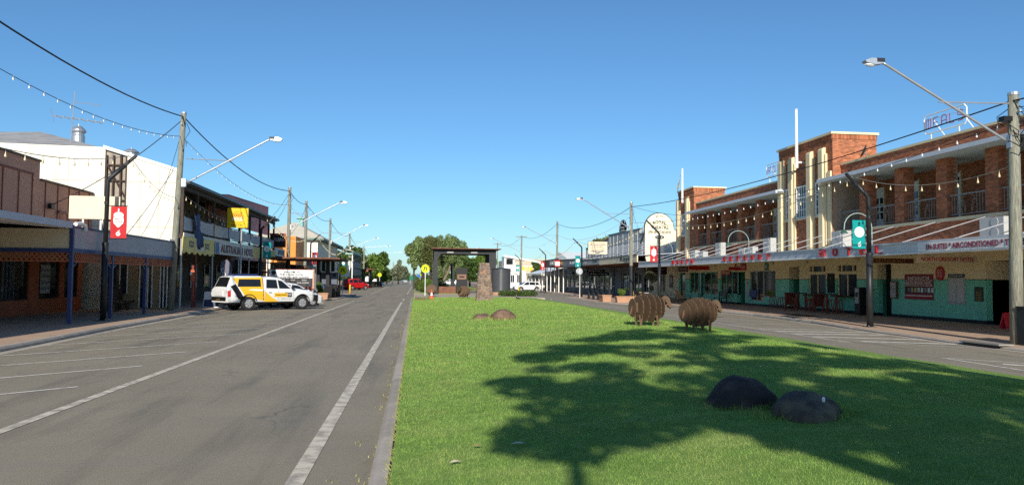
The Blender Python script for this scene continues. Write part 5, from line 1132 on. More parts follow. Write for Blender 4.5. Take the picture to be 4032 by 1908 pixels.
for k in range(8): boxpart('street_post', GREYD if k else WHITE, t, -10.15, -10.0, 126.3+2.7*k, 126.45+2.7*k, .1, 6.0)
MB().box(-10.12, -10.02, 126.4, 146, 3.5, 4.45).build('balcony_panel', mat('grey_panel_b', (.14, .15, .17), .6, .15), t); boxpart('lower_front', GREYD, t, -10.1, -10.0, 127, 146, 2.3, 3.3)
boxpart('side_wall', FIBRO, t, -14.75, -13.0, 126.2, 126.4, .1, 3.3)
sign('white square sign with letters RY under the balcony', '-y', (-11.35, 126.0, 2.75), 1.9, 1.5, SIGNW, [('R', mat('grey_ink', (.15, .13, .14), .6, .1), -.05, .5, .42, -.3), ('Y', mat('grey_ink', (0, 0, 0)), -.05, .5, .42, .3)])
t = thing('house', (-9.5, 196, 0), 'small white gabled roof showing past the second shelter', 'house'); MB().prism([(-13, 0), (-8, 0), (-8, 1.6), (-10.5, 3.0), (-13, 1.6)], 'y', 196, 204).build('wall', WHITE, t)
# ================================================================ poles, lamps, wires, festoon lights, road signs
def cobra(t, base, tip, brace_z=None):
    bx, by, bz = base; tx, ty, tz = tip; s = 1 if tx > bx else -1
    MB().tube([(bx, by, bz), (bx+s*.25, by, bz+.1), (tx-s*.45, ty, tz-.06), (tx-s*.3, ty, tz)], .042, 8).build('lamp_arm', GALV, t, smooth=True)
    if brace_z: MB().tube([(bx, by, brace_z), (bx+(tx-bx)*.52, by, bz+(tz-bz)*.5)], .025, 6).build('brace', GALV, t)
    h = MB(); h.prism([(0, 0), (.05, .09), (.42, .1), (.62, .02), (.6, -.03), (.3, -.1), (.05, -.06)], 'y', -.11, .11)
    MB().add([(tx-s*.35+s*p[0], ty+p[1], tz+p[2]) for p in h.v], h.f).build('lamp_head', GALV, t)
    MB().ell((tx+s*.05, ty, tz-.08), .2, .1, .07, 10, 6).build('lamp_lens', LAMPG, t); MB().box(min(tx-s*.36, tx-s*.1), max(tx-s*.36, tx-s*.1), ty-.112, ty+.112, tz-.02, tz+.105).build('control_box', DARKM, t)
def power_pole(x, y, h, label, top=None, lamp=None, cross=False, r=.17, wrap=None, z0=.1, brace=True):
    t = thing('power_pole', (x, y, z0), label, 'power pole'); tx = top if top is not None else x
    MB().tube([(x, y, z0-.05), (x+(tx-x)*.35, y, h*.35), (x+(tx-x)*.7, y, h*.7), (tx, y, h)], [r, r*.93, r*.84, r*.76], 12).build('pole', TIMBER, t, smooth=True)
    MB().lathe([(r*.82, -.06), (r*.82, .03), (.001, .05)], (tx, y, h), 12).build('cap', GALV, t)
    if wrap: MB().tube([(x, y, z0), (x, y, wrap)], r*1.08, 14).build('wrap', DARKM, t)
    for k in range(2): MB().tube([(tx-.02, y-.12, h-.3-.35*k), (tx-.02, y-.3, h-.25-.35*k)], .035, 6).build('insulator', SIGNG, t)
    b = MB(); b.tube([(tx+.14, y, h-.5), (tx+.3, y+.1, h-.9), (tx+.1, y, h-1.3), (tx+.2, y-.1, h-1.7)], .015, 4); b.build('tail_wire', CABLE, t)
    if cross:
        MB().box(tx-1.1, tx+1.1, y-.06, y+.06, h-.35, h-.22).build('crossarm', TIMBER, t)
        for k in (-1, -.45, .45, 1): MB().lathe([(.04, 0), (.06, .06), (.03, .14), (.001, .15)], (tx+k, y, h-.22), 8).build('insulator', SIGNG, t)
    if lamp: cobra(t, (tx+(.16 if lamp[0] > x else -.16), y, lamp[2]), (lamp[0], y, lamp[1]), lamp[2]+1.2 if brace else None); MB().box(min(tx, tx+(.2 if lamp[0] > x else -.2)), max(tx, tx+(.2 if lamp[0] > x else -.2)), y-.09, y+.09, lamp[2]-.2, lamp[2]+.2).build('arm_bracket', GALV, t)
    return t
power_pole(-11.97, 40.08, 9.95, 'timber power pole with lamp arm between lattice verandah and hotel', -11.6, (-7.05, 8.76, 6.45))
power_pole(-10.8, 68, 9.5, 'timber power pole with lamp arm by the AKUBRA sign', None, (-6.2, 8.3, 6.1), wrap=3.3)
power_pole(-11.05, 80, 9.5, 'plain timber power pole behind rusted street shelter', None, None, wrap=2.6)
power_pole(-10.8, 100, 9.3, 'timber power pole with lamp arm before the cream iron roofed building', None, (-6.3, 8.5, 6.3))
power_pole(-10.7, 128, 9.0, 'timber power pole beside the picket balcony hotel', None, (-6.2, 8.3, 6.6))
power_pole(-10.3, 158, 8.2, 'timber power pole at the second street shelter', None, (-5.2, 8.3, 7.9), brace=False)
power_pole(-9.9, 240, 10, 'far timber power pole with horizontal lamp arm among trees', None, (-3.5, 9.9, 9.4), brace=False)
power_pole(-8.5, 300, 8, 'farthest grey pole on the hotel verandah side of road', None, None)
power_pole(18.45, 21.9, 7.75, 'weathered timber power pole with tangled wires beside the dark kerb box', 18.5, (13.78, 8.54, 6.23), r=.2, z0=foot_z(18.4))
power_pole(19.0, 67, 8.75, 'timber power pole with short crossarm and lamp before the theatre awning', None, (14.24, 8.95, 6.5), wrap=3.1, z0=-.1)
power_pole(20.5, 111.5, 10.4, 'tall pale power pole with lamp before maroon shop', None, (15.5, 9.4, 7.1), z0=-.1)
power_pole(20.5, 150, 10.4, 'power pole with wide crossarm in front of beige warehouse', None, (14.6, 9.7, 7.2), True, z0=-.1)
power_pole(20.5, 195, 11, 'distant power pole with crossarm above white hotel roof', None, (15.5, 9.6, 8.2), True, z0=-.1, brace=False)
power_pole(14, 260, 12, 'distant slim power pole seen through median shelter', None, (9.5, 11.8, 11.0), True, z0=-.1, brace=False)
power_pole(11, 330, 10, 'farthest power pole seen through median shelter', None, None, True, z0=-.1)
# wires round the head of the nearest pole
t = thing('wire_bundle', (18.5, 21.9, 7.0), 'tangle of black service wires and boxes on the weathered power pole', 'wires')
for k in range(9):
    a = random.uniform(0, 6.3); z = random.uniform(6.3, 7.6); r = random.uniform(.2, .55)
    MB().tube([(18.5+.15*math.cos(a), 21.9+.15*math.sin(a), z), (18.5+r*math.cos(a+.5), 21.9+r*math.sin(a+.5), z-.25), (18.5+r*.9*math.cos(a+1.2), 21.9+r*.9*math.sin(a+1.2), z-.5), (18.5+.15*math.cos(a+1.6), 21.9+.15*math.sin(a+1.6), z-.7)], .014, 5).build('wire_loop', CABLE, t)
MB().box(18.05, 18.34, 21.75, 22.0, 6.85, 7.0).build('junction_box', BLACK, t); MB().box(18.66, 19.1, 21.75, 22.05, 6.2, 6.45).build('fuse_box', BLACK, t)
for k in range(5): MB().tube(sag((18.5, 21.9, 7.3-.15*k), (20.5+.3*k, 10, 7.2-.1*k), .3, 8), .012, 4).build('service_wire', CABLE, t)
kb = thing('kerb_box', (18.45, 21.6, foot_z(18.4)), 'dark grey steel service box wrapped round the power pole foot', 'service box'); MB().box(18.27, 18.95, 21.35, 21.68, foot_z(18.4)-.05, 1.08).build('casing', DARKM, kb); MB().box(18.24, 18.98, 21.33, 21.7, 1.08, 1.12).build('lid', DARKM, kb)
def power_cable(p, q, s, label, r=.025):
    b = MB(); b.tube(sag(p, q, s, 20), r, 5); tag(b.build('power_cable', CABLE, None, smooth=True, org=tuple(p)), label, 'cable')
LPN = [(-11.6, 10, 9.75), (-11.6, 40.08, 9.75), (-10.8, 68, 9.2), (-11.05, 80, 9.25), (-10.8, 100, 9.0), (-10.7, 128, 8.8), (-10.3, 158, 8.0), (-9.9, 240, 9.8)]
for k, (p, q) in enumerate(zip(LPN, LPN[1:])):
    power_cable(p, q, (q[1]-p[1])*.031, ('thick black cable running up to the pole by lattice verandah', 'thick black cable from the lattice verandah pole past the hotel roof', 'black cable between AKUBRA sign pole and plain pole', 'black cable from plain pole toward the iron roofed building', 'black cable past the cream iron roofed building', 'black cable past the picket balcony hotel', 'black cable above the trees past second shelter')[k], .03 if k < 2 else .025)
RPN = [(19.5, 4, 7.9), (18.4, 21.9, 7.5), (19, 67, 8.35), (20.5, 111.5, 10), (20.5, 150, 10.2), (20.5, 195, 10.8)]
for k, (p, q) in enumerate(zip(RPN, RPN[1:])):
    power_cable(p, q, (.3, .55, 1.2, 1.1, 1.2)[k], ('black cable leaving the weathered pole overhead', 'thick black cable sweeping across the brick hotel towers', 'black cable from theatre pole to the tall pale pole', 'black cable between tall pale pole and crossarm pole', 'black cable between the two crossarm poles')[k])
power_cable((-11.65, 40.08, 9.6), (-16.2, 36.7, 4.9), .35, 'service cable from pole down to brown shop wall', .02)
power_cable((-11.7, 40.08, 8.9), (-13.6, 40.2, 3.6), .7, 'thin service cable drooping down to verandah gutter', .012)
power_cable((-10.85, 68, 9.0), (-12.0, 66.5, 6.8), .15, 'service cable from AKUBRA pole to hotel gutter', .015); power_cable((-10.85, 68, 8.6), (-12.2, 67.5, 6.3), .4, 'second service cable looping to hotel gutter end', .015)
power_cable((-11.05, 80, 9.0), (-11.2, 68.6, 5.2), .6, 'service cable from plain pole down to AKUBRA sign', .015)
power_cable((19, 67, 8.3), (23.9, 79, 6.2), .5, 'service cable from theatre pole to the cream arched wall', .015); power_cable((19, 67, 8.4), (23.9, 66, 7.6), .2, 'service cable from theatre pole to shorter brick tower', .015)
power_cable((20.5, 111.5, 9.5), (14.5, 80, 6.8), .2, 'cable from tall pale pole across the road', .015) if False else None
# festoon light strings
pear = MB().lathe([(.012, 0), (.012, -.16), (.022, -.17), (.026, -.24), (.05, -.32), (.075, -.4), (.07, -.46), (.04, -.5), (.001, -.51)], (0, 0, 0), 10).mesh('bulb', True); pear.materials.append(BULB)
rnd = MB().lathe([(.03, .02), (.03, -.06), (.05, -.1), (.055, -.15), (.035, -.2), (.001, -.21)], (0, 0, 0), 8).mesh('bulb', True); rnd.materials.append(BULBW)
def festoon(p, q, s, label, me, step=1.0, r=.012, sc=1.0):
    P = sag(p, q, s, 40); t = thing('festoon_lights', tuple(p), label, 'festoon lights', 'strings of festoon bulbs along the street'); b = MB(); b.tube(P, r, 4); b.build('cable', CABLE if me is rnd else mat('pale_cord', (.25, .24, .2), .7, .1), t)
    L = sum((b_-a_).length for a_, b_ in zip(P, P[1:])); n = int(L/step); d = 0; k = 0; nxt = step/2
    for a_, b_ in zip(P, P[1:]):
        l = (b_-a_).length
        while nxt <= d+l and k < n: v = a_.lerp(b_, (nxt-d)/l); inst('bulb', me, t, v, (0, 0, random.uniform(0, 6)), (.46, .46, .46) if me is pear else (.58, .58, .58)); nxt += step; k += 1
        d += l
festoon((-11.6, 12, 8.6), (-11.7, 40.0, 8.75), 1.15, 'small bulb string rising to the pole by lattice verandah', rnd, .95)
festoon((-11.6, 40.2, 8.7), (-10.8, 68, 8.0), .95, 'small bulb string above the Australian Hotel roof', rnd, .95)
festoon((-10.8, 68, 8.0), (-11.05, 80, 8.0), .4, 'small bulb string between AKUBRA pole and plain pole', rnd, .95)
festoon((-11.05, 80, 8.4), (-10.8, 100, 7.6), .9, 'small bulb string before the iron roofed building', rnd, .95)
festoon((-11.4, 11, 6.2), (-10.85, 30.8, 6.35), 1.1, 'pear bulb string along the brown parapet to lamp post', pear, 1.0)
festoon((-10.85, 30.9, 6.35), (-11.85, 40.0, 5.7), .35, 'pear bulb string from lamp post to pole across white hall', pear, 1.0)
festoon((-11.8, 40.3, 6.1), (-11.6, 60, 6.1), .75, 'pear bulb string across the Australian Hotel balcony', pear, .85)
festoon((-11.2, 60, 6.3), (-11.0, 83, 6.2), 1.0, 'pear bulb string past the AKUBRA sign and orange block', pear, .85)
festoon((-10.2, 83, 6.2), (-10.4, 116, 6.2), 1.3, 'pear bulb string draped in front of picket balcony hotel', pear, .9)
festoon((-10.4, 116, 6.2), (-9.9, 166, 6), 1.4, 'pear bulb string looping toward second shelter', pear, 1.1)
festoon((18.35, 21.9, 5.45), (18.35, 30.4, 6.2), .45, 'pear bulb string from weathered pole to teal banner lamp post', pear, .95)
festoon((18.35, 30.6, 6.2), (17.75, 57.3, 6.25), .95, 'pear bulb string in front of the hotel balconies and tall tower', pear, .98)
festoon((17.7, 57.5, 6.2), (17.5, 83.8, 6.1), 1.0, 'pear bulb string before the grey theatre front', pear, .98)
festoon((18.4, 22, 6.85), (19, 66.9, 6.9), .85, 'small bulb string along the hotel eave line', rnd, .95)
festoon((19, 67.1, 7.5), (20.5, 111.3, 8.3), 1.3, 'small bulb string from theatre pole to tall pale pole', rnd, .95)
festoon((20.5, 111.7, 8.3), (20.5, 149.8, 8.6), 1.2, 'small bulb string between pale pole and crossarm pole', rnd, 1.1)
festoon((17.5, 84, 6.1), (18.9, 112, 6.1), 1.1, 'pear bulb string past the VISIT sign board', pear, .98); festoon((18.9, 112, 6.1), (18.9, 140, 6.1), 1.2, 'pear bulb string before the beige warehouse', pear, 1.05)
# dark lamp posts with banners
def banner(t, x0, x1, y, z0, z1, m, kind):
    n = 5; b = MB(); vs = []
    for i in range(n+1):
        for j in range(9): u = i/n; v = j/8; vs.append((x0+(x1-x0)*u, y+.012*math.sin(u*5+v*6), z0+(z1-z0)*v))
    b.add(vs, [(i*9+j, (i+1)*9+j, (i+1)*9+j+1, i*9+j+1) for i in range(n) for j in range(8)]); bn = b.build('banner', m, t)
    for z in (z0-.02, z1+.02): MB().tube([(x0-.12 if kind[1] > 0 else x0-.03, y, z), (x1+.03 if kind[1] > 0 else x1+.12, y, z)], .018, 6).build('banner_rod', BLACK, t)
    cx = (x0+x1)/2; H = z1-z0; zc = z0+H*.58; b = MB()
    if kind[0] == 'red': pts = [(0, -.30), (.06, -.26), (.1, -.2), (.17, -.14), (.19, -.02), (.17, .1), (.18, .2), (.11, .27), (0, .3)]
    else: pts = [(.22*math.sin(a), -.22*math.cos(a)) for a in [k*math.pi/8 for k in range(9)]]
    poly = [(cx+p, zc+q) for p, q in pts]+[(cx-p, zc+q) for p, q in pts[-2:0:-1]]
    b.prism(poly, 'y', y-.035, y-.022); b.build('emblem', SIGNW, t)
    for k, s in enumerate(('Merry', 'Christmas') if kind[0] == 'red' else ('Happy', 'Holidays')): text(s, INKR if kind[0] == 'red' else mat('teal_ink', (.02, .2, .2), .6, .1), t, (cx, y-.038, zc+.03-.09*k), .07, '-y', w=.24 if k == 0 else .28, depth=.004, off=.006)
    MB().tube([(cx, y-.03, zc+.3), (cx, y-.03, zc+.42)], .03, 6).build('emblem_cap', SIGNW if kind[0] == 'red' else BLACK, t)
    b = MB(); b.prism([(cx+.08*math.cos(a*math.pi/8), z0+.16+.08*math.sin(a*math.pi/8)) for a in range(16)], 'y', y-.032, y-.02); b.build('crest', SIGNW, t); text('W', m, t, (cx, y-.034, z0+.16), .08, '-y', w=.1, depth=.003, off=.01)
    MB().prism([(cx-.05, z0+.26), (cx+.07, z0+.31), (cx+.05, z0+.27)], 'y', y-.032, y-.02).build('crest_leaf', SIGNW, t)
def lamp_post(x, y, z0, s, label, kind=None, r=.11):
    t = thing('lamp_post', (x, y, z0), label, 'lamp post')
    MB().tube([(x, y, z0), (x, y, 3.0)], r, 12).build('lower_shaft', DARKM, t, smooth=True)
    MB().tube([(x, y, 2.98), (x+s*.01, y, 5.35), (x+s*.07, y, 5.47), (x+s*.62, y, 6.0)], r*.72, 10).build('upper_shaft', DARKM, t, smooth=True)
    MB().obox((x+s*.78, y, 6.16), .62, .13, .09, M=Matrix.Rotation(-s*R(44), 3, 'Y')).build('lamp_head', BLACK, t)
    MB().box(x-.2, x+.2, y-.2, y+.2, z0-.02, z0+.025).build('base_plate', DARKM, t)
    for z in (2.95, 4.5): MB().tube([(x, y, z), (x, y, z+.1)], r*1.1 if z < 3.5 else r*.82, 12).build('collar', DARKM, t)
    for dx in (-.15, .15):
        for dy in (-.15, .15): MB().lathe([(.02, 0), (.02, .04), (.001, .04)], (x+dx, y+dy, z0+.025), 6).build('bolt', GALV, t)
    if kind:
        m = REDB if kind == 'red' else TEAL; a, c = (x+.16, x+.74) if s > 0 else (x-.74, x-.16)
        banner(t, a, c, y, 3.22, 4.42, m, (kind, s))
lamp_post(-11.62, 30.86, .12, 1, 'dark bent lamp post with red Merry Christmas banner before lattice verandah', 'red')
lamp_post(-11.55, 60, .12, 1, 'dark bent lamp post with teal banner at the end of hotel verandah', 'teal')
lamp_post(-11.0, 83.5, .12, 1, 'dark bent lamp post with red banner before cream iron roofed building', 'red')
lamp_post(-11.0, 116, .12, 1, 'dark bent lamp post with teal banner before picket balcony hotel', 'teal')
lamp_post(-10.6, 166, .12, 1, 'dark bent lamp post with red banner near second street shelter', 'red')
lamp_post(18.95, 30.5, foot_z(18.9), -1, 'dark bent lamp post with teal Happy Holidays banner before brick hotel', 'teal', .13)
lamp_post(18.5, 57.4, foot_z(18.5), -1, 'dark bent lamp post with red Merry Christmas banner before brick hotel far wing', 'red')
lamp_post(18.2, 83.9, foot_z(18.2), -1, 'dark bent lamp post with teal banner by the round sign', 'teal')
lamp_post(18.9, 112, foot_z(18.9), -1, 'dark bent lamp post with red banner by maroon shop', 'red')
lamp_post(18.9, 140, foot_z(18.9), -1, 'dark bent lamp post with teal banner before white hotel', 'teal')
# VISIT sign, round sign back, bollards
t = sign('square cream board listing Opal Walk and Picture Show Museum above awning', '-y', (20.5, 86, 5.45), 2.2, 1.4, CREAMS, [('OPAL WALK', INKK, .52, .15, 1.7), ('PICTURE SHOW', INKK, .32, .13, 1.8), ('MUSEUM', INKK, .13, .14, 1.2), ("WORLD'S LARGEST", INKK, -.07, .11, 1.8), ('DECKCHAIR', INKK, -.25, .12, 1.4)], frame=BLACK)
MB().prism([(19.55, 5.1), (21.45, 5.1), (21.0, 5.0), (20.85, 4.92), (20.5, 4.82), (20.15, 4.92), (20.0, 5.0)], 'y', 85.975, 85.99).build('arrow', INKK, t); text('VISIT', INKW, t, (20.5, 85.97, 4.99), .13, '-y', w=.9, depth=.005, off=.01)
for x in (19.9, 21.2): MB().box(x-.04, x+.04, 86.06, 86.12, 4.0, 4.8).build('post', BLACK, t)
t = thing('road_sign', (17.1, 80, foot_z(17.1)), 'plain grey back of a round road sign on white pole', 'road sign'); MB().tube([(17.15, 80, foot_z(17)), (17.15, 80, 3.0)], .035, 8).build('pole', WHITE, t); b = MB(); b.prism([(17.1+.36*math.cos(a*math.pi/14), 2.7+.36*math.sin(a*math.pi/14)) for a in range(28)], 'y', 80.04, 80.06); b.build('disc', GALV, t)
def ped_sign(x, y, z, r, h, z0, label, face=-1):
    t = thing('road_sign', (x, y, z0), label, 'road sign'); MB().tube([(x, y+.05, z0), (x, y+.05, h)], .04, 8).build('pole', WHITE, t)
    b = MB(); b.prism([(x+r*math.cos(a*math.pi/20), z+r*math.sin(a*math.pi/20)) for a in range(40)], 'y', y-.01, y+.015); b.build('disc', FLUO, t)
    for s in (-1, 1): MB().prism([(x+s*r*.02, z+r*.45), (x+s*r*.3, z+r*.45), (x+s*r*.42, z-r*.3), (x+s*r*.6, z-r*.38), (x+s*r*.58, z-r*.46), (x+s*r*.2, z-r*.36)], 'y', y-.02, y-.012).build('leg_symbol', INKK, t)
    b = MB(); b.tube([(x+r*.9*math.cos(a*math.pi/20), y-.015, z+r*.9*math.sin(a*math.pi/20)) for a in range(41)], .012, 4); b.build('ring', YSIGN, t)
ped_sign(.95, 76, 2.77, .4, 3.2, .12, 'large round yellow pedestrian crossing sign on white pole by the lawn'); ped_sign(.95, 108, 2.35, .35, 2.7, .12, 'smaller round yellow crossing sign behind the large one')
ped_sign(-6.75, 73.9, 2.5, .42, 2.9, .12, 'round yellow pedestrian crossing sign by the rusted street shelter'); ped_sign(-7.6, 168, 2.5, .42, 2.9, .12, 'round yellow crossing sign by the second street shelter')
def bollard(x, y, z, label):
    t = thing('bollard', (x, y, z), label, 'bollard'); MB().tube([(x, y, z), (x, y, z+.95)], .085, 10).build('post', YELLOW, t, smooth=True); MB().lathe([(.085, 0), (.07, .04), (.001, .05)], (x, y, z+.95), 10).build('cap', YELLOW, t)
bollard(-6.85, 83.5, .12, 'yellow bollard at the kerb extension near red car'); bollard(13.2, 99, -.1, 'yellow bollard in front of the white wagon'); bollard(-6, 205, .1, 'small distant yellow bollard on the far verge')
# traffic cone
t = thing('traffic_cone', (1.35, 64.5, .17), 'orange traffic cone with white band on the bare bed', 'cone'); cz = .17
ORC = mat('cone_orange', (.85, .11, .015), .5, .05)
MB().box(1.35-.19, 1.35+.19, 64.5-.19, 64.5+.19, cz, cz+.04).build('base', ORC, t); MB().lathe([(.14, .04), (.105, .24)], (1.35, 64.5, cz), 16).build('lower_cone', ORC, t, smooth=True); MB().lathe([(.106, .24), (.07, .46)], (1.35, 64.5, cz), 16).build('white_band', SIGNW, t, smooth=True); MB().lathe([(.071, .46), (.03, .72), (.001, .725)], (1.35, 64.5, cz), 16).build('upper_cone', ORC, t, smooth=True)
# ================================================================ vehicles
def tab(pts):
    return lambda x: lerp(x, pts)
def wheel_mesh(r, w, rim_r):
    ty = MB(); prof = [(rim_r, -w/2), (r*.93, -w/2), (r, -w*.36), (r, w*.36), (r*.93, w/2), (rim_r, w/2), (rim_r*.97, w*.2), (rim_r*.97, -w*.2), (rim_r, -w/2)]
    t = MB().lathe(prof, n=28); ty.add([(p[0], p[2], p[1]) for p in t.v], t.f)
    rm = MB(); t = MB().lathe([(rim_r, w*.42), (rim_r*.93, w*.46), (rim_r*.9, w*.25), (.001, w*.2)], n=24); rm.add([(p[0], p[2], p[1]) for p in t.v], t.f)
    hubm = MB(); t = MB().lathe([(rim_r*.22, w*.2), (rim_r*.2, w*.44), (.001, w*.45)], n=12); hubm.add([(p[0], p[2], p[1]) for p in t.v], t.f)
    for k in range(6):
        a = k*math.pi/3; d = Vector((math.cos(a), 0, math.sin(a))); n = Vector((-math.sin(a), 0, math.cos(a))); vs = []
        for rr, hw in ((rim_r*.18, .05), (rim_r*.9, .034)):
            for s in (-1, 1): vs += [d*rr+n*s*hw+Vector((0, w*.2, 0)), d*rr+n*s*hw+Vector((0, w*.44, 0))]
        hubm.add(vs, [(0, 1, 3, 2), (4, 5, 7, 6), (0, 1, 5, 4), (2, 3, 7, 6), (1, 3, 7, 5)])
    a = ty.mesh('tyre', True); a.materials.append(RUBBER); b = rm.mesh('rim'); b.materials.append(mat('rim_dark', (.3, .3, .31), .4, .1)); c = hubm.mesh('spokes'); c.materials.append(RIM); return a, b, c
def vehicle(label, cat, loc, rz, S):
    t = thing(S.get('name', 'parked_car'), loc, label, cat, None, rz); hw = S['hw']; zb, zt, wt, wl = (tab(S[k]) for k in ('belt', 'top', 'wtop', 'wid')); x0, x1 = S['x0'], S['x1']; ax = S['axles']; wr = S['wr']; sill = S['sill']
    def zs(x):
        z = sill if not callable(sill) else sill(x)
        for a in ax:
            d = abs(x-a); ra = wr*1.2
            if d < ra: z = max(z, wr+math.sqrt(ra*ra-d*d)*.98)
        return z
    def side_y(x, z):
        w = hw*wl(x); b_, t_ = zb(x), zt(x); s_ = zs(x)
        if z <= b_:
            u = (z-sill)/(max(.05, b_-sill)); return w*(.95+.05*math.sin(min(1, max(0, u))*math.pi*.75)/.95)
        k = (z-b_)/max(.05, t_-b_); return w*.985+(wt(x)-w*.985)*min(1, k)
    N = S.get('n', 90); xs = sorted(set([x0+(x1-x0)*i/N for i in range(N+1)])); ring = []
    for x in xs:
        s_, b_, t_ = zs(x), zb(x), zt(x); s_ = min(s_, b_-.06); m = s_+(b_-s_)*.5
        half = [(side_y(x, s_)*.97, s_), (side_y(x, s_+.1*(b_-s_)), s_+.1*(b_-s_)), (side_y(x, m), m), (side_y(x, b_-.05), b_-.05), (side_y(x, b_), b_)]
        tt = max(t_, b_+.03)
        half += [(side_y(x, b_+(tt-b_)*.5), b_+(tt-b_)*.5), (wt(x), tt-.06 if tt-b_ > .2 else tt-.012), (wt(x)*.93, tt-.015), (wt(x)*.6, tt+.012), (0, tt+.02)]
        ring.append([(x, y, z) for y, z in half]+[(x, -y, z) for y, z in half[-2::-1]])
    m = len(ring[0]); b = MB(); b.v = [p for r in ring for p in r]
    for i in range(len(xs)-1):
        for k in range(m-1): b.f.append((i*m+k, i*m+k+1, (i+1)*m+k+1, (i+1)*m+k))
        b.f.append((i*m+m-1, i*m, (i+1)*m, (i+1)*m+m-1))
    b.f += [tuple(range(m)), tuple(range((len(xs)-1)*m, len(xs)*m))]
    body = b.build('body', S['paint'], t, local=True, smooth=True); 
    try: body.data.set_sharp_from_angle(angle=R(32))
    except Exception: pass
    def patch(name, mt, pts, off=.008, side=-1, parent=None, nx=8, nz=4):
        """pts: bottom-left, bottom-right, top-right, top-left as (x, z) on the body side."""
        q = MB(); (a, c, d, e) = pts; vs = []
        for i in range(nx+1):
            for j in range(nz+1):
                u, v = i/nx, j/nz; x = (a[0]*(1-u)+c[0]*u)*(1-v)+(e[0]*(1-u)+d[0]*u)*v; z = (a[1]*(1-u)+c[1]*u)*(1-v)+(e[1]*(1-u)+d[1]*u)*v
                vs.append((x, side*(side_y(x, z)+off), z))
        q.add(vs, [(i*(nz+1)+j, (i+1)*(nz+1)+j, (i+1)*(nz+1)+j+1, i*(nz+1)+j+1) for i in range(nx) for j in range(nz)]); return q.build(name, mt, parent or t, local=True, smooth=True)
    for side in (-1, 1):
        for w in S['windows']: patch('side_window', DGLASS, w, .008, side)
        for (mt, nm, pts, o_) in S.get('panels', []): patch(nm, mt, pts, o_, side, nx=14, nz=6)
        for x in S.get('doors', []):
            patch('door_seam', BLACK, [(x-.006, sill+.12), (x+.006, sill+.12), (x+.006, zb(x)), (x-.006, zb(x))], .003, side, nx=1)
        for x in S.get('handles', []): patch('door_handle', S.get('hmat', S['paint']), [(x-.09, zb(x)-.17), (x+.09, zb(x)-.17), (x+.09, zb(x)-.13), (x-.09, zb(x)-.13)], .025, side, nx=2, nz=1)
        if 'seam' in S: x = S['seam']; patch('canopy_gap', BLACK, [(x-.018, sill+.1), (x+.018, sill+.1), (x+.018, zt(x)-.06), (x-.018, zt(x)-.06)], .004, side, nx=1, nz=12)
        mx = S['mirror']; mm = MB().ell((mx, side*(hw+.1), zb(mx)+.12), .07, .12, .09, 10, 7); mm.build('mirror', S.get('mmat', S['paint']), t, local=True, smooth=True)
        for nm, mt, pts in S.get('lights', []): patch(nm, mt, pts, .012, side, nx=5, nz=3)
        for a in ax:
            arch = MB(); vs = []
            for k in range(13):
                an = math.pi*k/12; 
                for rr in (wr*1.17, wr*1.29): x = a+rr*math.cos(an); z = max(sill+.02, wr+rr*math.sin(an)*.98); vs.append((x, side*(side_y(x, z)+.016), z))
            arch.add(vs, [(2*k, 2*k+2, 2*k+3, 2*k+1) for k in range(12)]); arch.build('arch_lip', S.get('amat', S['paint']), t, local=True)
    def screen(name, xa, xb, k):
        q = MB(); vs = []
        for i in range(7):
            u = i/6; x = xa+(xb-xa)*u; z = max(zt(x), zb(x)+.03)+.03; y = wt(x)*k
            for j in range(5): yy = y*(j/2-1); vs.append((x, yy, z-.02*(abs(yy)/y)**2))
        q.add(vs, [(i*5+j, i*5+j+1, (i+1)*5+j+1, (i+1)*5+j) for i in range(6) for j in range(4)]); q.build(name, DGLASS, t, local=True, smooth=True)
    screen('windscreen', S['ws'][0], S['ws'][1], .9); screen('rear_window', S['rw'][0], S['rw'][1], .84)
    ty, rm, hb = wheel_mesh(wr, S.get('tw', .24), wr*.62)
    for a in ax:
        for side in (-1, 1):
            rot = (0, 0, 0) if side > 0 else (0, 0, math.pi); w = put('wheel', ty, None, t, (a, side*(hw-.13), wr), rot); put('rim', rm, None, w); put('spokes', hb, None, w)
    MB().box(x0+.25, x1-.25, -hw*.8, hw*.8, sill-.1 if not callable(sill) else .3, zb(0)-.15).build('underbody', BLACK, t, local=True)
    xf = x1; zf = zb(x1-.05)
    MB().box(xf-.06, xf+.015, -hw*.45, hw*.45, zf-.32, zf-.08).build('grille', BLACK, t, local=True)
    MB().box(x1-.25, x1+.03, -hw*.86, hw*.86, sill+.02, zf-.36).build('front_bumper', S.get('bmat', S['paint']), t, local=True); MB().box(x0-.05, x0+.2, -hw*.88, hw*.88, sill+.1, sill+.3).build('rear_bumper', S.get('bmat', S['paint']), t, local=True)
    MB().box(x0-.012-.05, x0-.05, -.19, .19, sill+.15, sill+.27).build('number_plate', YSIGN, t, local=True)
    return t, side_y, patch, zb, zt
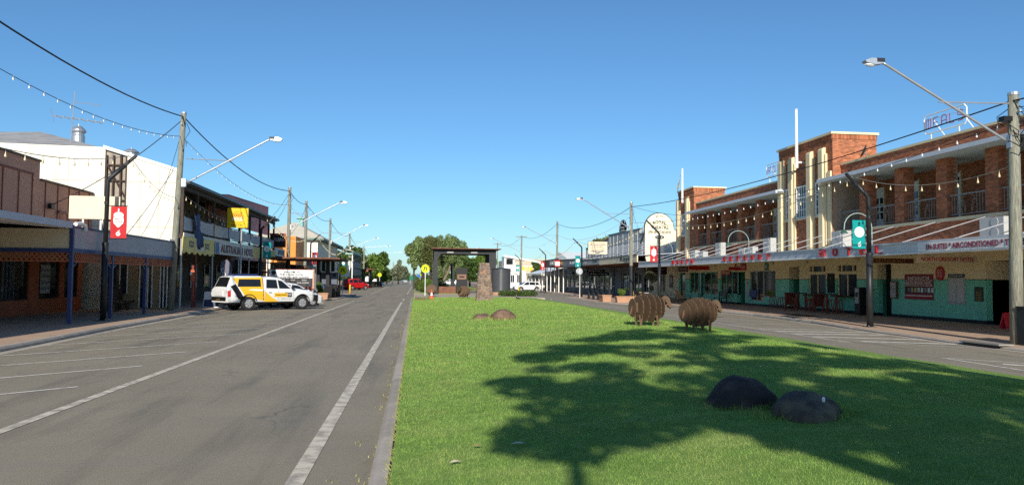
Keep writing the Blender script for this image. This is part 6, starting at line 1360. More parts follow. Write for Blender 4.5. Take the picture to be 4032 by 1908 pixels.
# work ute with canopy
ute = dict(name='utility_truck', hw=.925, x0=-2.66, x1=2.62, sill=.44, wr=.39, tw=.27, axles=(-1.42, 1.78), paint=CARW, bmat=BLACK, mmat=BLACK, amat=BLACK, n=110,
    belt=[(-2.66, 1.08), (-.5, 1.12), (1.2, 1.1), (2.3, 1.02), (2.62, .9)], top=[(-2.66, 1.12), (-2.6, 1.2), (-2.34, 1.8), (-2.1, 1.86), (-.62, 1.86), (-.58, 1.79), (-.1, 1.83), (.35, 1.79), (.62, 1.72), (1.34, 1.18), (1.6, 1.17), (2.3, 1.08), (2.52, 1.0), (2.62, .92)],
    wtop=[(-2.66, .86), (-2.3, .74), (-.6, .74), (.5, .66), (1.35, .8), (2.3, .76), (2.62, .66)], wid=[(-2.66, .97), (-2.3, 1), (2.0, 1), (2.45, .94), (2.62, .84)],
    windows=[[(-2.05, 1.28), (-.72, 1.28), (-.72, 1.68), (-1.95, 1.68)], [(-.42, 1.2), (.28, 1.18), (.25, 1.66), (-.36, 1.68)], [(.36, 1.18), (1.06, 1.17), (.58, 1.6), (.33, 1.65)]],
    panels=[(CARY, 'yellow_livery', [(-1.66, .8), (-.52, .5), (-.6, 1.8), (-2.3, 1.74)], .0045), (CARY, 'yellow_sweep', [(-.5, .46), (.35, .46), (-.1, .7), (-.5, 1.05)], .0045), (BLACK, 'black_livery', [(-2.0, .62), (-1.62, .56), (-2.14, 1.42), (-2.44, 1.3)], .005),
            (CARY, 'door_decal', [(.05, .72), (.85, .72), (.85, .94), (.05, .94)], .006), (BLACK, 'decal_badge', [(.86, .71), (1.12, .71), (1.12, .95), (.86, .95)], .006)],
    doors=[-.5, .32, 1.2], handles=[-.2, .75], hmat=GALV, seam=-.585, mirror=1.1, lights=[('tail_lamp', TAILL, [(-2.6, .75), (-2.44, .75), (-2.44, 1.07), (-2.6, 1.07)]), ('headlamp', LAMPG, [(2.15, .84), (2.5, .82), (2.45, .95), (2.1, 1.0)])], ws=(1.32, .64), rw=(-2.58, -2.36))
t, sy, patch, zb, zt = vehicle('white and yellow utility with canopy parked nose out beside hotel', 'utility truck', (-8.3, 44.7, 0), R(38), ute)
text('Hastings Deering', INKK, t, Vector((.45, -sy(.45, .83)-.012, .83)), .1, None, w=.66, right=Vector((1, 0, 0)), up=Vector((0, -1, 0)), depth=.004, local=True, off=.005)
text('CAT', INKW, t, Vector((.99, -sy(.99, .84)-.012, .84)), .12, None, w=.2, right=Vector((1, 0, 0)), up=Vector((0, -1, 0)), depth=.004, local=True, off=.01)
text('SUPPORT 131 228', SIGNG, t, Vector((.75, -sy(.75, .63)-.012, .63)), .06, None, w=.6, right=Vector((1, 0, 0)), up=Vector((0, -1, 0)), depth=.004, local=True)
bb = MB(); bb.box(2.55, 2.8, -.9, .9, .45, .82); bb.build('bull_bar', BLACK, t, local=True); b = MB(); b.tube([(2.7, -.6, .8), (2.72, -.55, 1.12), (2.72, .55, 1.12), (2.7, .6, .8)], .035, 6); b.build('bull_bar_hoop', BLACK, t, local=True)
MB().box(-1.95, -.75, -.55, .55, 1.89, 1.96).build('roof_load', mat('roof_load_blue', (.02, .035, .14), .5, .1), t, local=True); MB().box(-2.7, -2.6, -.45, .45, .8, 1.05).build('tailgate_panel', CARW, t, local=True)
MB().box(-2.75, -2.68, -.2, .2, .62, .74).build('tow_bar', BLACK, t, local=True); MB().tube([(1.35, -.85, .42), (-.9, -.85, .42)], .05, 6).build('side_step', BLACK, t, local=True)
hatch = dict(hw=.87, x0=-2.1, x1=2.15, sill=.2, wr=.32, axles=(-1.25, 1.35), paint=CARW, belt=[(-2.1, .85), (0, .9), (1.2, .86), (2.0, .68), (2.15, .55)], top=[(-2.1, .95), (-1.9, 1.15), (-1.4, 1.42), (-.2, 1.48), (.4, 1.4), (1.25, .98), (1.6, .88), (2.0, .72), (2.15, .58)], wtop=[(-2.1, .7), (-1.4, .6), (.4, .58), (1.25, .74), (2.15, .55)], wid=[(-2.1, .92), (-1.5, 1), (1.4, 1), (2.0, .9), (2.15, .76)],
    windows=[[(-1.3, .96), (-.1, .96), (-.1, 1.36), (-1.1, 1.34)], [(0, .96), (1.0, .95), (.45, 1.3), (0, 1.36)]], doors=[-.05, 1.05], handles=[-.4, .6], mirror=.95, lights=[('headlamp', LAMPG, [(1.6, .6), (2.0, .55), (1.98, .66), (1.6, .76)])], ws=(1.22, .42), rw=(-1.95, -1.42))
vehicle('white hatchback parked behind the yellow and white utility', 'car', (-7.9, 49.3, 0), R(38), hatch)
suv = dict(hw=.86, x0=-1.95, x1=2.05, sill=.3, wr=.33, axles=(-1.15, 1.32), paint=CARR, belt=[(-1.95, .98), (1.1, .98), (1.9, .9), (2.05, .75)], top=[(-1.95, 1.05), (-1.85, 1.5), (-1.6, 1.66), (-.2, 1.7), (.35, 1.64), (1.0, 1.06), (1.9, .95), (2.05, .8)], wtop=[(-1.95, .7), (-1.6, .64), (.35, .62), (1.0, .76), (2.05, .66)], wid=[(-1.95, .95), (-1.7, 1), (1.6, 1), (2.05, .85)],
    windows=[[(-1.7, 1.08), (-1.05, 1.08), (-1.05, 1.55), (-1.55, 1.53)], [(-.92, 1.08), (-.1, 1.08), (-.1, 1.57), (-.9, 1.57)], [(0, 1.08), (.8, 1.07), (.38, 1.5), (0, 1.56)]], doors=[-1.0, -.05, .9], handles=[-.3, .62], mirror=.85, lights=[('headlamp', LAMPG, [(1.75, .72), (2.0, .7), (1.98, .86), (1.75, .88)]), ('tail_lamp', TAILL, [(-1.9, .85), (-1.78, .85), (-1.78, 1.2), (-1.88, 1.2)])], ws=(.98, .4), rw=(-1.9, -1.66))
vehicle('red compact four wheel drive parked past the street shelter', 'car', (-9.1, 120.5, 0), R(42), suv)
wag = dict(hw=.92, x0=-2.4, x1=2.4, sill=.3, wr=.36, axles=(-1.36, 1.39), paint=CARW, bmat=mat('wagon_cladding', (.05, .05, .05), .6, .1), amat=mat('wagon_cladding', (0, 0, 0)), belt=[(-2.4, 1.0), (1.2, .98), (2.2, .86), (2.4, .72)], top=[(-2.4, 1.05), (-2.2, 1.3), (-1.85, 1.6), (-.2, 1.66), (.5, 1.58), (1.3, 1.04), (2.1, .92), (2.4, .78)], wtop=[(-2.4, .75), (-1.8, .64), (.5, .62), (1.3, .8), (2.4, .66)], wid=[(-2.4, .94), (-1.9, 1), (1.9, 1), (2.4, .82)],
    windows=[[(-2.0, 1.1), (-1.2, 1.08), (-1.2, 1.52), (-1.75, 1.48)], [(-1.1, 1.08), (-.15, 1.07), (-.15, 1.54), (-1.1, 1.53)], [(-.05, 1.07), (1.0, 1.06), (.48, 1.46), (-.05, 1.53)]], doors=[-1.1, -.1, 1.05], handles=[-.4, .7], mirror=1.0, lights=[('headlamp', LAMPG, [(1.95, .72), (2.3, .7), (2.25, .82), (1.95, .86)])], ws=(1.26, .54), rw=(-2.25, -1.9))
vehicle('white station wagon parked before the low white shop', 'car', (18.6, 128.5, -.18), R(190), wag)
hid = dict(suv); hid['paint'] = CARW
vehicle('small white car glimpsed through the median shelter', 'car', (9.5, 215, -.0), R(170), hid)
hid2 = dict(hatch); hid2['paint'] = GALV
vehicle('distant pale car at far end of road', 'car', (-4.5, 330, 0), R(100), hid2)
# ================================================================ median: sheep sculptures, boulders, cairn, shelters, tank
from mathutils import noise as mnoise
def scallop(cx, cz, rx, rz, n=20, amp=.045, seg=5):
    P = []
    for k in range(n*seg):
        u = k/seg; a = 2*math.pi*k/(n*seg); f = 1+amp*abs(math.sin(math.pi*u))**.7
        P.append((cx+rx*f*math.cos(a), cz+rz*f*math.sin(a)))
    return P
def sheep(loc, rz, label, sc=1.0):
    t = thing('sheep_sculpture', loc, label, 'sculpture', 'cut steel sheep sculptures', rz); t.scale = (sc, sc, sc); T = .016
    zc = .56
    for x, r in ((-.5, .27), (-.31, .36), (-.11, .405), (.09, .41), (.28, .375), (.45, .29)):
        MB().prism([(p, q) for p, q in scallop(0, zc, r, r*.98, 17 if r > .3 else 14, .11)], 'x', x-T/2, x+T/2).build('fleece_plate', SHEEPM, t, local=True)
    MB().prism(scallop(0, zc+.01, .47, .2, 22), 'y', -T/2, T/2).build('spine_plate', SHEEPM, t, local=True)
    for x in (-.3, .28):
        for y in (-.17, .17): MB().prism([(x-.075, .34), (x+.07, .34), (x+.04, .1), (x+.045, 0), (x-.035, 0), (x-.03, .1)], 'y', y-.008, y+.008).build('leg', SHEEPM, t, local=True)
    prof = [(.46, .72), (.5, .88), (.58, .93), (.68, .92), (.74, .85), (.8, .7), (.83, .58), (.8, .53), (.73, .56), (.66, .63), (.6, .6), (.5, .56)]
    for y, s in ((-.07, .86), (0, 1), (.07, .86)):
        cx, cz = .64, .74; MB().prism([(cx+(p-cx)*s, cz+(q-cz)*s) for p, q in prof], 'y', y-T/2, y+T/2).build('head_plate', SHEEPM, t, local=True)
    for s in (-1, 1): MB().add([(.55, s*.06, .84), (.6, s*.06, .87), (.6, s*.24, .78), (.53, s*.22, .74), (.55, s*.06, .825), (.6, s*.06, .855), (.6, s*.24, .765), (.53, s*.22, .725)], [(0, 1, 2, 3), (4, 5, 6, 7), (0, 1, 5, 4), (1, 2, 6, 5), (2, 3, 7, 6), (3, 0, 4, 7)]).build('ear', SHEEPM, t, local=True)
    MB().prism([(-.48, .68), (-.44, .7), (-.5, .5), (-.56, .36), (-.6, .38), (-.55, .55)], 'y', -.008, .008).build('tail', RUST, t, local=True)
    return t
sheep((7.0, 22.9, med_z(7, 22.9)-.01), R(9), 'tan cut steel sheep on the lawn crest with head toward brick hotel', .98)
sheep((7.75, 20.6, med_z(7.75, 20.6)-.01), R(16), 'tan cut steel sheep seen from behind next to a matching sheep', .93)
sheep((3.9, 63, med_z(3.9, 63)-.01), R(236), 'weathered cut steel sheep facing the lawn beside stone cairn', 1.05)
sheep((1.45, 72, .135), R(88), 'weathered cut steel sheep standing end on behind the orange cone', 1.15)
def boulder(x, y, w, d, h, m, label, seed, sink=.25):
    z = med_z(x, y); b = MB().ell((0, 0, 0), 1, 1, 1, 40, 21); vs = []
    for p in b.v:
        v = Vector(p); n = mnoise.noise(v*1.3+Vector((seed, 3, 7)))*.14+mnoise.noise(v*3.1+Vector((seed, 9, 1)))*.05+mnoise.noise(v*9+Vector((seed, 0, 1)))*.016-.05*max(0, 1-abs(mnoise.noise(v*1.9+Vector((seed, 5, 2))))*14)
        r = 1+n; vs.append((v.x*r*w/2, v.y*r*d/2, (v.z*r+.12)*h*.8))
    o = MB().add(vs, b.f).build('boulder', m, None, smooth=True, local=True); o.location = (x, y, z-.03+h*.05); o.rotation_euler = (0, 0, seed); tag(o, label, 'boulder')
RK1 = mat('dark_boulder', (.036, .028, .026), .9, .25, 6, col2=(.10, .075, .06), amt2=.5, scale2=3, bump=.35, bscale=35); RK2 = mat('brown_boulder', (.145, .088, .06), .9, .22, 6, col2=(.22, .145, .1), amt2=.5, scale2=3, bump=.35, bscale=30)
boulder(3.84, 8.85, .8, .8, .40, RK1, 'smooth dark dome shaped boulder in tree shade on the lawn', .3); boulder(4.28, 8.1, 1.0, .72, .28, mat('mottled_boulder', (.075, .056, .045), .9, .3, 7, col2=(.2, .15, .09), amt2=.6, scale2=4, bump=.4, bscale=30), 'wide low dark boulder with a white spot in tree shade', 1.1)
o = MB().ell((4.33, 7.84, med_z(4.2, 8)+.2), .02, .015, .03, 8, 6).build('bird_dropping', SIGNW); tag(o, 'small white bird dropping on the wide low boulder', 'dropping')
boulder(3.25, 28.8, 1.02, .95, .43, RK2, 'sunlit brown domed boulder on the open lawn', 2.1); boulder(2.62, 30.3, .9, .7, .23, RK2, 'small brown boulder behind the sunlit domed one', 4.2)
def tufts(spots):
    b = MB()
    for x, y, rx, ry, n in spots:
        for _ in range(n):
            a = random.uniform(0, 6.3); k = random.gauss(1.02, .06); px, py = x+rx*k*math.cos(a), y+ry*k*math.sin(a); L = random.uniform(.04, .1)*(1 if y < 15 else 1.6); z = med_z(px, py); w = .005 if y < 15 else .012; t = random.uniform(0, 6.3)
            b.add([(px-w, py, z), (px+w, py, z), (px+L*.5*math.cos(t), py+L*.5*math.sin(t), z+L)], [(0, 1, 2)])
    tag(stuff(b.build('grass', mat('tuft_blade', (.22, .33, .07), .7, .25, 3, isl=.4, sub=.3, col2=(.45, .4, .16), amt2=.6, scale2=3), None, fix=False)), 'longer grass tufts round the boulders and cairn', 'grass')
tufts([(3.84, 8.85, .42, .42, 420), (4.26, 8.12, .5, .4, 420), (3.25, 28.8, .52, .48, 260), (2.62, 30.3, .46, .38, 200), (4.78, 54, .66, .66, 200)])
# ---- stone cairn
OBX, OBY = 4.78, 54.0; z0, z1 = med_z(OBX, OBY)-.05, 2.92; hb, ht = .56, .29
cn = thing('stone_cairn', (OBX, OBY, z0), 'tapered stone cairn of brown rocks and mortar standing on lawn', 'cairn')
def hwz(z): return hb+(ht-hb)*(z-z0)/(z1-z0)
MB().add([(OBX+s*hwz(z), OBY+u*hwz(z), z) for z in (z0, z1) for s, u in ((-1, -1), (1, -1), (1, 1), (-1, 1))], [(0, 1, 2, 3), (4, 5, 6, 7), (0, 1, 5, 4), (1, 2, 6, 5), (2, 3, 7, 6), (3, 0, 4, 7)]).build('mortar_core', mat('cairn_mortar', (.27, .205, .15), .9, .15, 6), cn)
STN = [mat('cairn_stone_%d' % k, c, .9, .25, 7, bump=.35, bscale=25) for k, c in enumerate(((.2, .135, .1), (.15, .108, .085), (.26, .18, .13), (.19, .145, .12)))]
def stone_face(nrm, tan, rows=13):
    z = z0+.02; 
    for r in range(rows):
        h = (z1-z0-.04)/rows; w = hwz(z+h/2); n = random.choice((3, 4, 4, 5)) if r < 9 else random.choice((2, 3, 3)); cuts = [0]+sorted((k+random.uniform(-.28, .28))/n for k in range(1, n))+[1]
        for a, c in zip(cuts, cuts[1:]):
            cx = -w+2*w*(a+c)/2; hw_ = (c-a)*w*.93; m = 8; P = []; jz = random.uniform(-.03, .03)
            for k in range(m):
                an = 2*math.pi*(k+.5)/m; rr = random.uniform(.88, 1.16); px = max(-hw_*1.0, min(hw_*1.0, hw_*1.2*math.cos(an)*rr)); pz = max(-h*.52, min(h*.52, h*.62*math.sin(an)*rr)); P.append((cx+px, z+h/2+pz+jz))
            def pt(p, d): zz = min(max(p[1], z0), z1); ww = hwz(zz); return Vector((OBX, OBY, 0))+tan*max(-ww, min(ww, p[0]))+nrm*(ww+d)+Vector((0, 0, zz))
            b = MB(); pr = random.uniform(.02, .075); c0 = (sum(p[0] for p in P)/m, sum(p[1] for p in P)/m)
            b.add([pt(p, -.01) for p in P]+[pt(p, pr*.7) for p in P]+[pt((c0[0]+(p[0]-c0[0])*.72, c0[1]+(p[1]-c0[1])*.72), pr) for p in P], [(k, (k+1) % m, m+(k+1) % m, m+k) for k in range(m)]+[(m+k, m+(k+1) % m, 2*m+(k+1) % m, 2*m+k) for k in range(m)]+[tuple(range(2*m, 3*m))])
            b.build('stone', random.choice(STN), cn)
        z += h
stone_face(Vector((0, -1, 0)), Vector((1, 0, 0))); stone_face(Vector((-1, 0, 0)), Vector((0, 1, 0))); stone_face(Vector((1, 0, 0)), Vector((0, 1, 0)), 11)
st = [(.17*(1 if k % 2 == 0 else .42)*math.sin(k*math.pi/5), .17*(1 if k % 2 == 0 else .42)*math.cos(k*math.pi/5)) for k in range(10)]
MB().prism([(OBX-.05+x, 2.3+z) for x, z in st], 'y', OBY-.47, OBY-.38).build('star_stone', mat('star_stone', (.42, .2, .12), .8, .1), cn)
# ---- steel shelter, tank, info board
sh = thing('park_shelter', (5.4, 86, .12), 'dark steel portal shelter with flat rusted roof at the end of lawn', 'shelter')
MB().prism([(1.7, 5.02), (9.2, 5.02), (9.2, 5.1), (1.7, 5.12)], 'y', 83.3, 90).build('roof', RUST, sh); MB().box(2.0, 8.8, 83.6, 89.8, 4.9, 5.02).build('soffit', mat('dark_soffit', (.07, .035, .028), .7, .3, 2), sh)
for y in (84, 88.8): MB().box(1.95, 8.7, y, y+.2, 4.5, 4.9).build('beam', DARKM, sh)
for y in (84, 88.8): MB().box(1.95, 2.38, y-.05, y+.3, .1, 4.95).build('column', DARKM, sh); MB().box(7.95, 8.7, y-.05, y+.3, .1, 4.95).build('column', DARKM, sh)
MB().prism([(2.38, 4.5), (2.38, 4.0), (2.75, 4.5)], 'y', 84.02, 84.18).build('gusset', DARKM, sh)
for x in (3.7, 6.3): MB().box(x-.35, x+.35, 83.95, 84.0, 4.6, 4.72).build('strip_light', SIGNG, sh)
for k in range(22): MB().lathe([(.05, -.02), (.05, 0)], (2.4+6.2*random.random(), 84+5*random.random(), 4.9), 6).build('roof_perforation', SIGNW, sh)
MB().box(2.5, 4.4, 85.2, 85.32, .12, .95).build('low_wall', RUST, sh); MB().box(5.9, 7.8, 85.2, 85.32, .75, .85).build('bench_rail', RUST, sh); MB().box(5.9, 7.8, 85.15, 85.6, .45, .52).build('bench_seat', RUST, sh)
sh2 = thing('park_shelter', (3, 128, .12), 'second rusted flat roofed park shelter behind the first', 'shelter'); MB().box(-1.0, 6.8, 126, 133, 4.55, 4.7).build('roof', RUST, sh2); MB().box(6.0, 6.3, 126.5, 127, .1, 4.55).build('column', DARKM, sh2); MB().box(-.4, -.1, 126.5, 127, .1, 4.55).build('column', DARKM, sh2); MB().box(5.95, 6.25, 132, 132.4, .1, 4.55).build('column', DARKM, sh2)
ib = thing('information_board', (5.05, 88, .12), 'tall black information board with brown map panel', 'information board'); MB().box(4.5, 5.75, 86.4, 86.6, .3, 3.05).build('board', BLACK, ib); MB().box(4.62, 5.62, 86.37, 86.4, 1.75, 2.3).build('map_panel', mat('map_brown', (.22, .12, .07), .6, .2, 6), ib); MB().box(4.85, 5.4, 86.355, 86.37, 1.95, 2.12).build('map_print', INKK, ib)
for x in (4.6, 5.6): MB().box(x-.05, x+.05, 86.45, 86.55, .1, .35).build('post', BLACK, ib)
tk = thing('water_tank', (9.05, 82, .12), 'grey corrugated steel water tank beside park shelter', 'tank'); prof = [(1.0, .42)]
for k in range(24*6+1): z = .45+2.4*k/144; prof.append((1.0+.022*math.cos(2*math.pi*k/6), z))
MB().lathe(prof, (9.05, 82, 0), 40).build('wall', mat('tank_steel', (.12, .125, .13), .35, .1, 2, metal=.5), tk, smooth=True); MB().lathe([(1.04, 2.85), (1.03, 2.92), (.001, 3.05)], (9.05, 82, 0), 40).build('lid', DARKM, tk); MB().lathe([(1.06, .1), (1.06, .44), (.001, .45)], (9.05, 82, 0), 40).build('plinth', PLANTER, tk)
t = thing('dish_sign', (11.5, 120, 0), 'pale round disc on a post behind the tank', 'sign'); MB().tube([(11.6, 120, 0), (11.6, 120, 4)], .05, 6).build('post', GALV, t); b = MB(); b.prism([(11.6+.85*math.cos(a*math.pi/16), 3.6+.85*math.sin(a*math.pi/16)) for a in range(32)], 'y', 119.9, 119.95); b.build('disc', SIGNW, t)
# ---- magpie: body is one skin from bill to tail
mg = thing('magpie', (6.75, 51.5, med_z(6.75, 51.5)+.02), 'black and white magpie standing on the sunlit lawn', 'bird', None, R(190))
MB().tube([(.16, 0, .305), (.13, 0, .31), (.105, 0, .315), (.08, 0, .315), (.05, 0, .28), (.01, 0, .22), (-.05, 0, .175), (-.1, 0, .14), (-.15, 0, .11), (-.25, 0, .07)], [.004, .012, .03, .034, .036, .056, .062, .05, .03, .02], 12).build('body', BLACK, mg, smooth=True, local=True)
MB().ell((.035, 0, .285), .04, .042, .035, 10, 7).build('nape', SIGNW, mg, local=True); MB().ell((-.04, 0, .2), .06, .066, .03, 10, 7).build('shoulder_patch', SIGNW, mg, local=True)
for s in (-.025, .025): MB().tube([(-.01, s, .16), (-.015, s, .07), (.0, s, -.02)], .008, 5).build('leg', BLACK, mg, local=True)

# ================================================================ trees and shrubs
def leaves(name, clumps, n, size, m, parent=None, asp=1.7, droop=0., shell=.55, org=None):
    c = np.array([k[:6] for k in clumps], float); vol = (c[:, 3]*c[:, 4]*c[:, 5])**.67; idx = RNG.choice(len(c), n, p=vol/vol.sum()); d = RNG.normal(size=(n, 3)); d /= np.linalg.norm(d, axis=1)[:, None]
    r = shell+(1-shell)*RNG.random(n)**.5; r = np.where(RNG.random(n) < .2, r*RNG.random(n), r); p = c[idx, :3]+d*r[:, None]*c[idx, 3:6]
    a = RNG.normal(size=(n, 3)); a[:, 2] -= droop*2; a /= np.linalg.norm(a, axis=1)[:, None]; b = np.cross(a, RNG.normal(size=(n, 3))); b /= np.linalg.norm(b, axis=1)[:, None]; s = size*RNG.uniform(.6, 1.35, n)[:, None]
    a = a*s*asp*.5; b = b*s*.5; v = np.stack([p-a, p+b*.8, p+a, p-b*.8], 1).reshape(-1, 3); off = np.array(ORG.get(parent.name, (0, 0, 0)) if parent else (org or (0, 0, 0))); v = (v-off).astype(np.float32)
    me = bpy.data.meshes.new(name); me.vertices.add(len(v)); me.vertices.foreach_set('co', v.ravel()); me.loops.add(len(v)); me.loops.foreach_set('vertex_index', np.arange(len(v), dtype=np.int32)); me.polygons.add(n); me.polygons.foreach_set('loop_start', np.arange(0, len(v), 4, dtype=np.int32)); me.update(); me.validate()
    return put(name, me, m, parent, org if not parent else None)
def leafmat(name, col, isl=.4): return mat(name, col, .6, .2, .6, isl=isl, sub=.3, spec=.2)
LG1 = leafmat('pepper_leaf', (.2, .265, .10)); LG2 = leafmat('dark_leaf', (.085, .135, .035)); LG3 = leafmat('olive_leaf', (.135, .15, .05)); LG4 = leafmat('bright_leaf', (.14, .22, .04)); LG5 = leafmat('grey_leaf', (.2, .22, .13)); LG6 = leafmat('shade_leaf', (.07, .12, .025))
BARK = mat('bark', (.19, .15, .11), .9, .3, 6, bump=.4); BARKD = mat('dark_bark', (.05, .04, .032), .9, .3, 6)
def rclumps(c, R3, k, r0, r1, flat=1.):
    out = []
    for _ in range(k):
        d = Vector((random.gauss(0, 1), random.gauss(0, 1), random.gauss(0, 1))).normalized()*random.uniform(.45, 1)
        r = random.uniform(r0, r1); out.append((c[0]+d.x*R3[0], c[1]+d.y*R3[1], c[2]+d.z*R3[2], r, r, r*flat))
    return out
def tree(label, base, trunk, clumps, n, size, m, bark=BARK, droop=0., r=.25, name='tree', group=None):
    t = thing(name, base, label, 'tree', group)
    for k, pts in enumerate(trunk): MB().tube(pts, [r*(1-.65*i/(len(pts)-1))*(1 if k == 0 else .6) for i in range(len(pts))], 8).build('trunk' if k == 0 else 'limb', bark, t, smooth=True)
    leaves('crown', clumps, n, size, m, t, droop=droop); return t
tree('spreading pepper tree with drooping pale green crown behind park shelter', (1.2, 106, .15), [[(1.2, 106, .1), (1.0, 106, 2), (.8, 106, 4), (1, 106, 5.5)], [(1, 106, 3), (-.2, 105.5, 4.6), (-.6, 105, 5.5)]], rclumps((.75, 106, 5.7), (1.9, 2, 2.1), 30, .35, .85, 1.2)+rclumps((.2, 105.5, 3.9), (1.3, 1.5, .9), 10, .3, .6, 1.4), 13000, .17, LG1, BARKD, .5)
tree('dark upright conifer like tree between two pale pepper trees', (2.0, 103, .15), [[(2.0, 103, .1), (2.0, 103, 3), (1.9, 103, 6.5)]], rclumps((1.9, 103, 5.2), (.85, .8, 2.4), 22, .35, .75, 1.3), 8500, .15, LG3, BARKD, .3)
tree('wide pepper tree with leaning pale trunk behind park shelter', (3.3, 108, .15), [[(3.3, 108, .1), (3.9, 108, 1.6), (4.6, 108, 2.9), (5.0, 108, 4.5)], [(4.3, 108, 2.4), (3.6, 108, 4), (3.2, 108, 5.5)]], rclumps((4.5, 108, 6.0), (2.3, 2, 1.7), 32, .4, .9, 1.15)+rclumps((5.2, 108, 4.3), (1.8, 1.5, .8), 11, .3, .65, 1.5), 14000, .17, LG1, BARK, .5)
tree('dense dark green street tree past the picket balcony hotel', (-13.5, 165, 0), [[(-13.5, 165, 0), (-13.5, 165, 4)]], rclumps((-13.6, 165, 4.8), (3.2, 3, 2.6), 24, 1, 1.7), 7000, .42, LG2, BARKD)
tree('bright green bushy street tree by the second shelter', (-9.8, 178, 0), [[(-9.8, 178, 0), (-9.8, 178, 4)]], rclumps((-9.9, 178, 4.8), (2.4, 3, 2.7), 22, .9, 1.6), 6500, .42, LG4, BARKD)
tree('green street tree rising beside the far timber pole', (-8.2, 190, 0), [[(-8.2, 190, 0), (-8.2, 190, 4)]], rclumps((-8.3, 190, 4.5), (1.6, 2, 3.0), 16, .8, 1.3), 4500, .42, LG6, BARKD)
tree('grey green conical tree standing alone down the road', (-5, 232, 0), [[(-5, 232, 0), (-5, 232, 4)]], rclumps((-5, 232, 3.4), (2.3, 2, 2.2), 22, .8, 1.3)+[(-4.8, 232, 6.2, .7, .7, 1.2)], 5500, .42, LG5, BARKD)
tree('low dark tree beside the grey green conical tree', (-8.6, 236, 0), [[(-8.6, 236, 0), (-8.6, 236, 3)]], rclumps((-8.6, 236, 2.8), (1.5, 2, 1.9), 12, .8, 1.2), 2600, .42, LG2, BARKD)
tree('dark green tree behind the stone cairn', (9.3, 165, 0), [[(9.3, 165, 0), (9.3, 165, 3)]], rclumps((9.3, 165, 4.2), (1.9, 2, 2.5), 18, .8, 1.3), 5000, .4, LG2, BARKD)
tree('bushy green tree above the white hotel parapet', (16.0, 185, 0), [[(16.0, 185, 0), (16.0, 185, 4)]], rclumps((16.0, 185, 5.0), (2.8, 3, 2.6), 22, .9, 1.5), 6000, .42, LG4, BARKD)
tree('round green tree behind the water tank', (12.4, 178, 0), [[(12.4, 178, 0), (12.4, 178, 4)]], rclumps((12.4, 178, 4.4), (1.7, 2, 2.4), 16, .8, 1.3), 4500, .42, LG6, BARKD)
tree('pale tree far down the median seen through shelter', (6.2, 190, 0), [[(6.2, 190, 0), (6.2, 190, 4)]], rclumps((6.2, 190, 3.6), (2.2, 2, 2.0), 16, .8, 1.3), 4500, .42, LG1, BARK)
tree('thin olive tree behind the VISIT sign board', (28.5, 118, 0), [[(28.5, 118, 0), (28.3, 118, 5), (28, 118, 8.5)], [(28.3, 118, 5), (29.3, 118, 7.5), (29.4, 118, 9)], [(28.3, 118, 5), (27, 118, 7.8)]], rclumps((28.4, 118, 6.8), (2.0, 1.5, 1.4), 12, .5, .95), 2200, .3, LG3, BARK, 0, .2)
tree('small leafy creeper tree against the beige warehouse', (26, 168, 0), [[(26, 168, 0), (26, 168, 3)]], rclumps((26, 168, 4), (.9, .5, 2.2), 9, .4, .8), 1500, .35, LG2, BARKD)
tree('small potted tree with pale leaves by the theatre entrance', (21.2, 68.3, foot_z(21.2)), [[(21.2, 68.3, foot_z(21)), (21.3, 68.3, 1.2), (21.2, 68.3, 2.2)], [(21.25, 68.3, .9), (20.9, 68.2, 1.9)]], rclumps((21.2, 68.3, 2.35), (.55, .5, .55), 12, .22, .4)+rclumps((21.3, 68.3, 1.3), (.35, .35, .5), 5, .12, .22), 1900, .085, LG5, BARK, .4, .05)
def shrub(label, base, clumps, n, size, m, name='shrub'): t = thing(name, base, label, 'shrub'); leaves('foliage', clumps, n, size, m, t); MB().tube([base, (clumps[0][0], clumps[0][1], clumps[0][2])], .04, 6).build('stem', BARKD, t); return t
shrub('rounded clipped shrub growing in the long clay planter', (17.3, 63.9, .45), rclumps((17.3, 63.9, .85), (.3, .22, .18), 10, .16, .24), 1500, .05, LG4)
shrub('green fern like plants behind the small clay planter', (-7.5, 62.8, .12), rclumps((-7.5, 62.8, .95), (.25, .3, .5), 10, .15, .28), 1400, .07, LG4)
shrub('low clipped hedge beside the water tank', (9.7, 76, .12), [(8.4+.25*k, 76+random.uniform(-.8, .8), .4, .4, .5, .32) for k in range(14)], 5200, .08, LG2, 'hedge')
shrub('bright green rounded hedge at the park shelter column', (1.5, 96, .15), rclumps((1.5, 96, .9), (1.0, 1.5, .5), 14, .45, .75), 5000, .1, LG4, 'hedge')
shrub('dark clipped hedge inside the park shelter', (3.3, 97, .15), rclumps((3.3, 97, .9), (.5, .8, .6), 9, .4, .6), 2800, .1, LG2, 'hedge')
shrub('olive hedge along the median past crossing signs', (.6, 104, .15), rclumps((.7, 106, .9), (.5, 5, .4), 14, .5, .8), 3600, .13, LG3, 'hedge')
shrub('small hedge in brick bed by the second shelter', (-9.2, 153.5, .12), [(-9.9+.3*k, 153.5, .75, .5, .6, .4) for k in range(6)], 1800, .12, LG4, 'hedge')
t = thing('brick_bed', (-9.2, 153.5, .1), 'low brick garden bed with hedge near red car', 'garden bed'); boxpart('wall', PLANTER, t, -10.3, -8.1, 152.8, 154.2, .1, .6)
for k in range(3): copy_thing(bin0, (-8.0+.55*k, 155.5+1.2*k, .12), .2, 'black wheelie bin beside the brick garden bed')
t = thing('pot_plant', (20.4, 62.8, foot_z(20.4)), 'spiky yucca in a low tub behind the steel sheep', 'plant'); MB().lathe([(.2, 0), (.27, .4), (.25, .4)], (20.4, 62.8, foot_z(20.4)), 12).build('tub', PLANTER, t); b = MB()
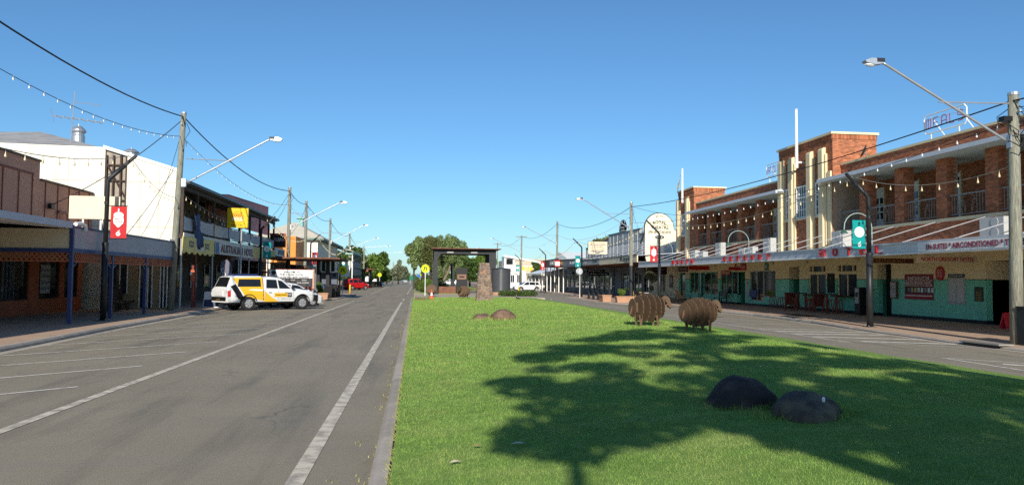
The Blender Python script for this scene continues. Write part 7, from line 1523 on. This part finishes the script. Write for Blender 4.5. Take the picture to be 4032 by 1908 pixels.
for k in range(26): a = k*2.4; e = random.uniform(.3, 1.2); L = random.uniform(.4, .6); p = Vector((20.4, 62.8, foot_z(20.4)+.4)); q = p+Vector((math.cos(a)*math.cos(e), math.sin(a)*math.cos(e), math.sin(e)))*L; s = Vector((-math.sin(a), math.cos(a), 0))*.025; b.add([p-s, p+s, q], [(0, 1, 2)])
b.build('leaves', LG1, t)
# far verge tree line
cl = [(x, 620+random.uniform(-60, 60), random.uniform(1, 3), random.uniform(5, 10), 6, random.uniform(2, 4.2)) for x in np.arange(-260, 330, 6)]
stuff(tag(leaves('treeline', cl, 9000, 2.4, LG2, None, org=(0, 620, 0)), 'hazy dark band of distant trees at end of road', 'treeline'))
t = thing('road_sign', (-1.2, 260, 0), 'small green direction sign on the far verge', 'road sign'); boxpart('board', mat('sign_green', (.0, .14, .08), .5, .05), t, -2.0, -.1, 260, 260.1, 1.2, 2.6)
for x in (-1.7, -.4): boxpart('post', GALV, t, x-.05, x+.05, 260.1, 260.2, 0, 1.3)
t = thing('road_sign', (2.2, 420, 0), 'small blue sign at the far end of road', 'road sign'); boxpart('board', mat('sign_blue', (.02, .12, .45), .5, .05), t, 1.0, 4.0, 420, 420.1, 2.5, 4.2); boxpart('post', GALV, t, 2.4, 2.6, 420.1, 420.3, 0, 2.6)
# ---- large tree behind the viewpoint that throws the lawn shadow
K = 1/math.tan(SUN_EL); kx, ky = K*math.sin(SUN_AZ), K*math.cos(SUN_AZ); TY = -7.5; cl = []
def sh_clump(sx, sy, r):
    y = TY+random.uniform(-1.2, 1.2); h = (sy-y)/ky; cl.append((sx-h*kx, y, h+.3, r, r*.9, r*.62))
edge = [(4.8, 3.6, 8), (5.5, 3.9, 8.8), (6.2, 4.3, 9.2), (6.8, 4.0, 8.8), (7.4, 1.5, 2.3), (7.5, 3.7, 8.8), (8.0, 1.5, 8.8), (8.5, 1.8, 8.8), (9.5, 2.0, 8.8), (10.4, 1.85, 8.8), (11.1, 1.6, 8.8), (11.9, 1.75, 8.8), (13, 2.4, 8.8), (14.5, 2.6, 8.9), (15.8, 2.3, 8.8), (17, 3.2, 8.7), (18.3, 4.0, 8.5), (19.5, 5.0, 8.3), (20.6, 6.0, 8.0), (21.3, 6.6, 7.6)]
for sy, a, c in edge:
    n = max(1, int((c-a)/.62))
    for k in range(n+1):
        if random.random() < (.87 if sy > 7.2 else .6): sh_clump(a+(c-a)*k/max(1, n)+random.uniform(-.3, .3), sy+random.uniform(-.5, .5), random.uniform(.28, .62))
for sx, sy in ((1.2, 7.1), (1.5, 7.0), (1.05, 7.35), (1.35, 11.8), (1.6, 12.1), (1.9, 11.9)): sh_clump(sx, sy, .33)
for k in range(16): sh_clump(3.2+.12*k+random.uniform(-.2, .2), 7.9+random.uniform(0, 2.2), .5)
hh = (6-TY)/ky; tx = 1.34-hh*kx
tree('tall shade tree standing behind the viewpoint on the median', (1.9, TY, .2), [[(1.9, TY, .1), (1.8, TY, 3), (2.2, TY, 5.5), (2.6, TY, 8.5), (2.8, TY, 11)], [(1.85, TY, 2.6), (.6, TY, 4.2), (tx-.1, TY, hh-.4), (tx, TY, hh+.9)], [(2.0, TY, 4.5), (3.6, TY, 7), (4.4, TY, 9)], [(2.2, TY, 6), (1.0, TY, 8), (.6, TY, 10)]], cl, 34000, .125, LG6, BARK, 0, .3)
print('objects', len(bpy.data.objects))
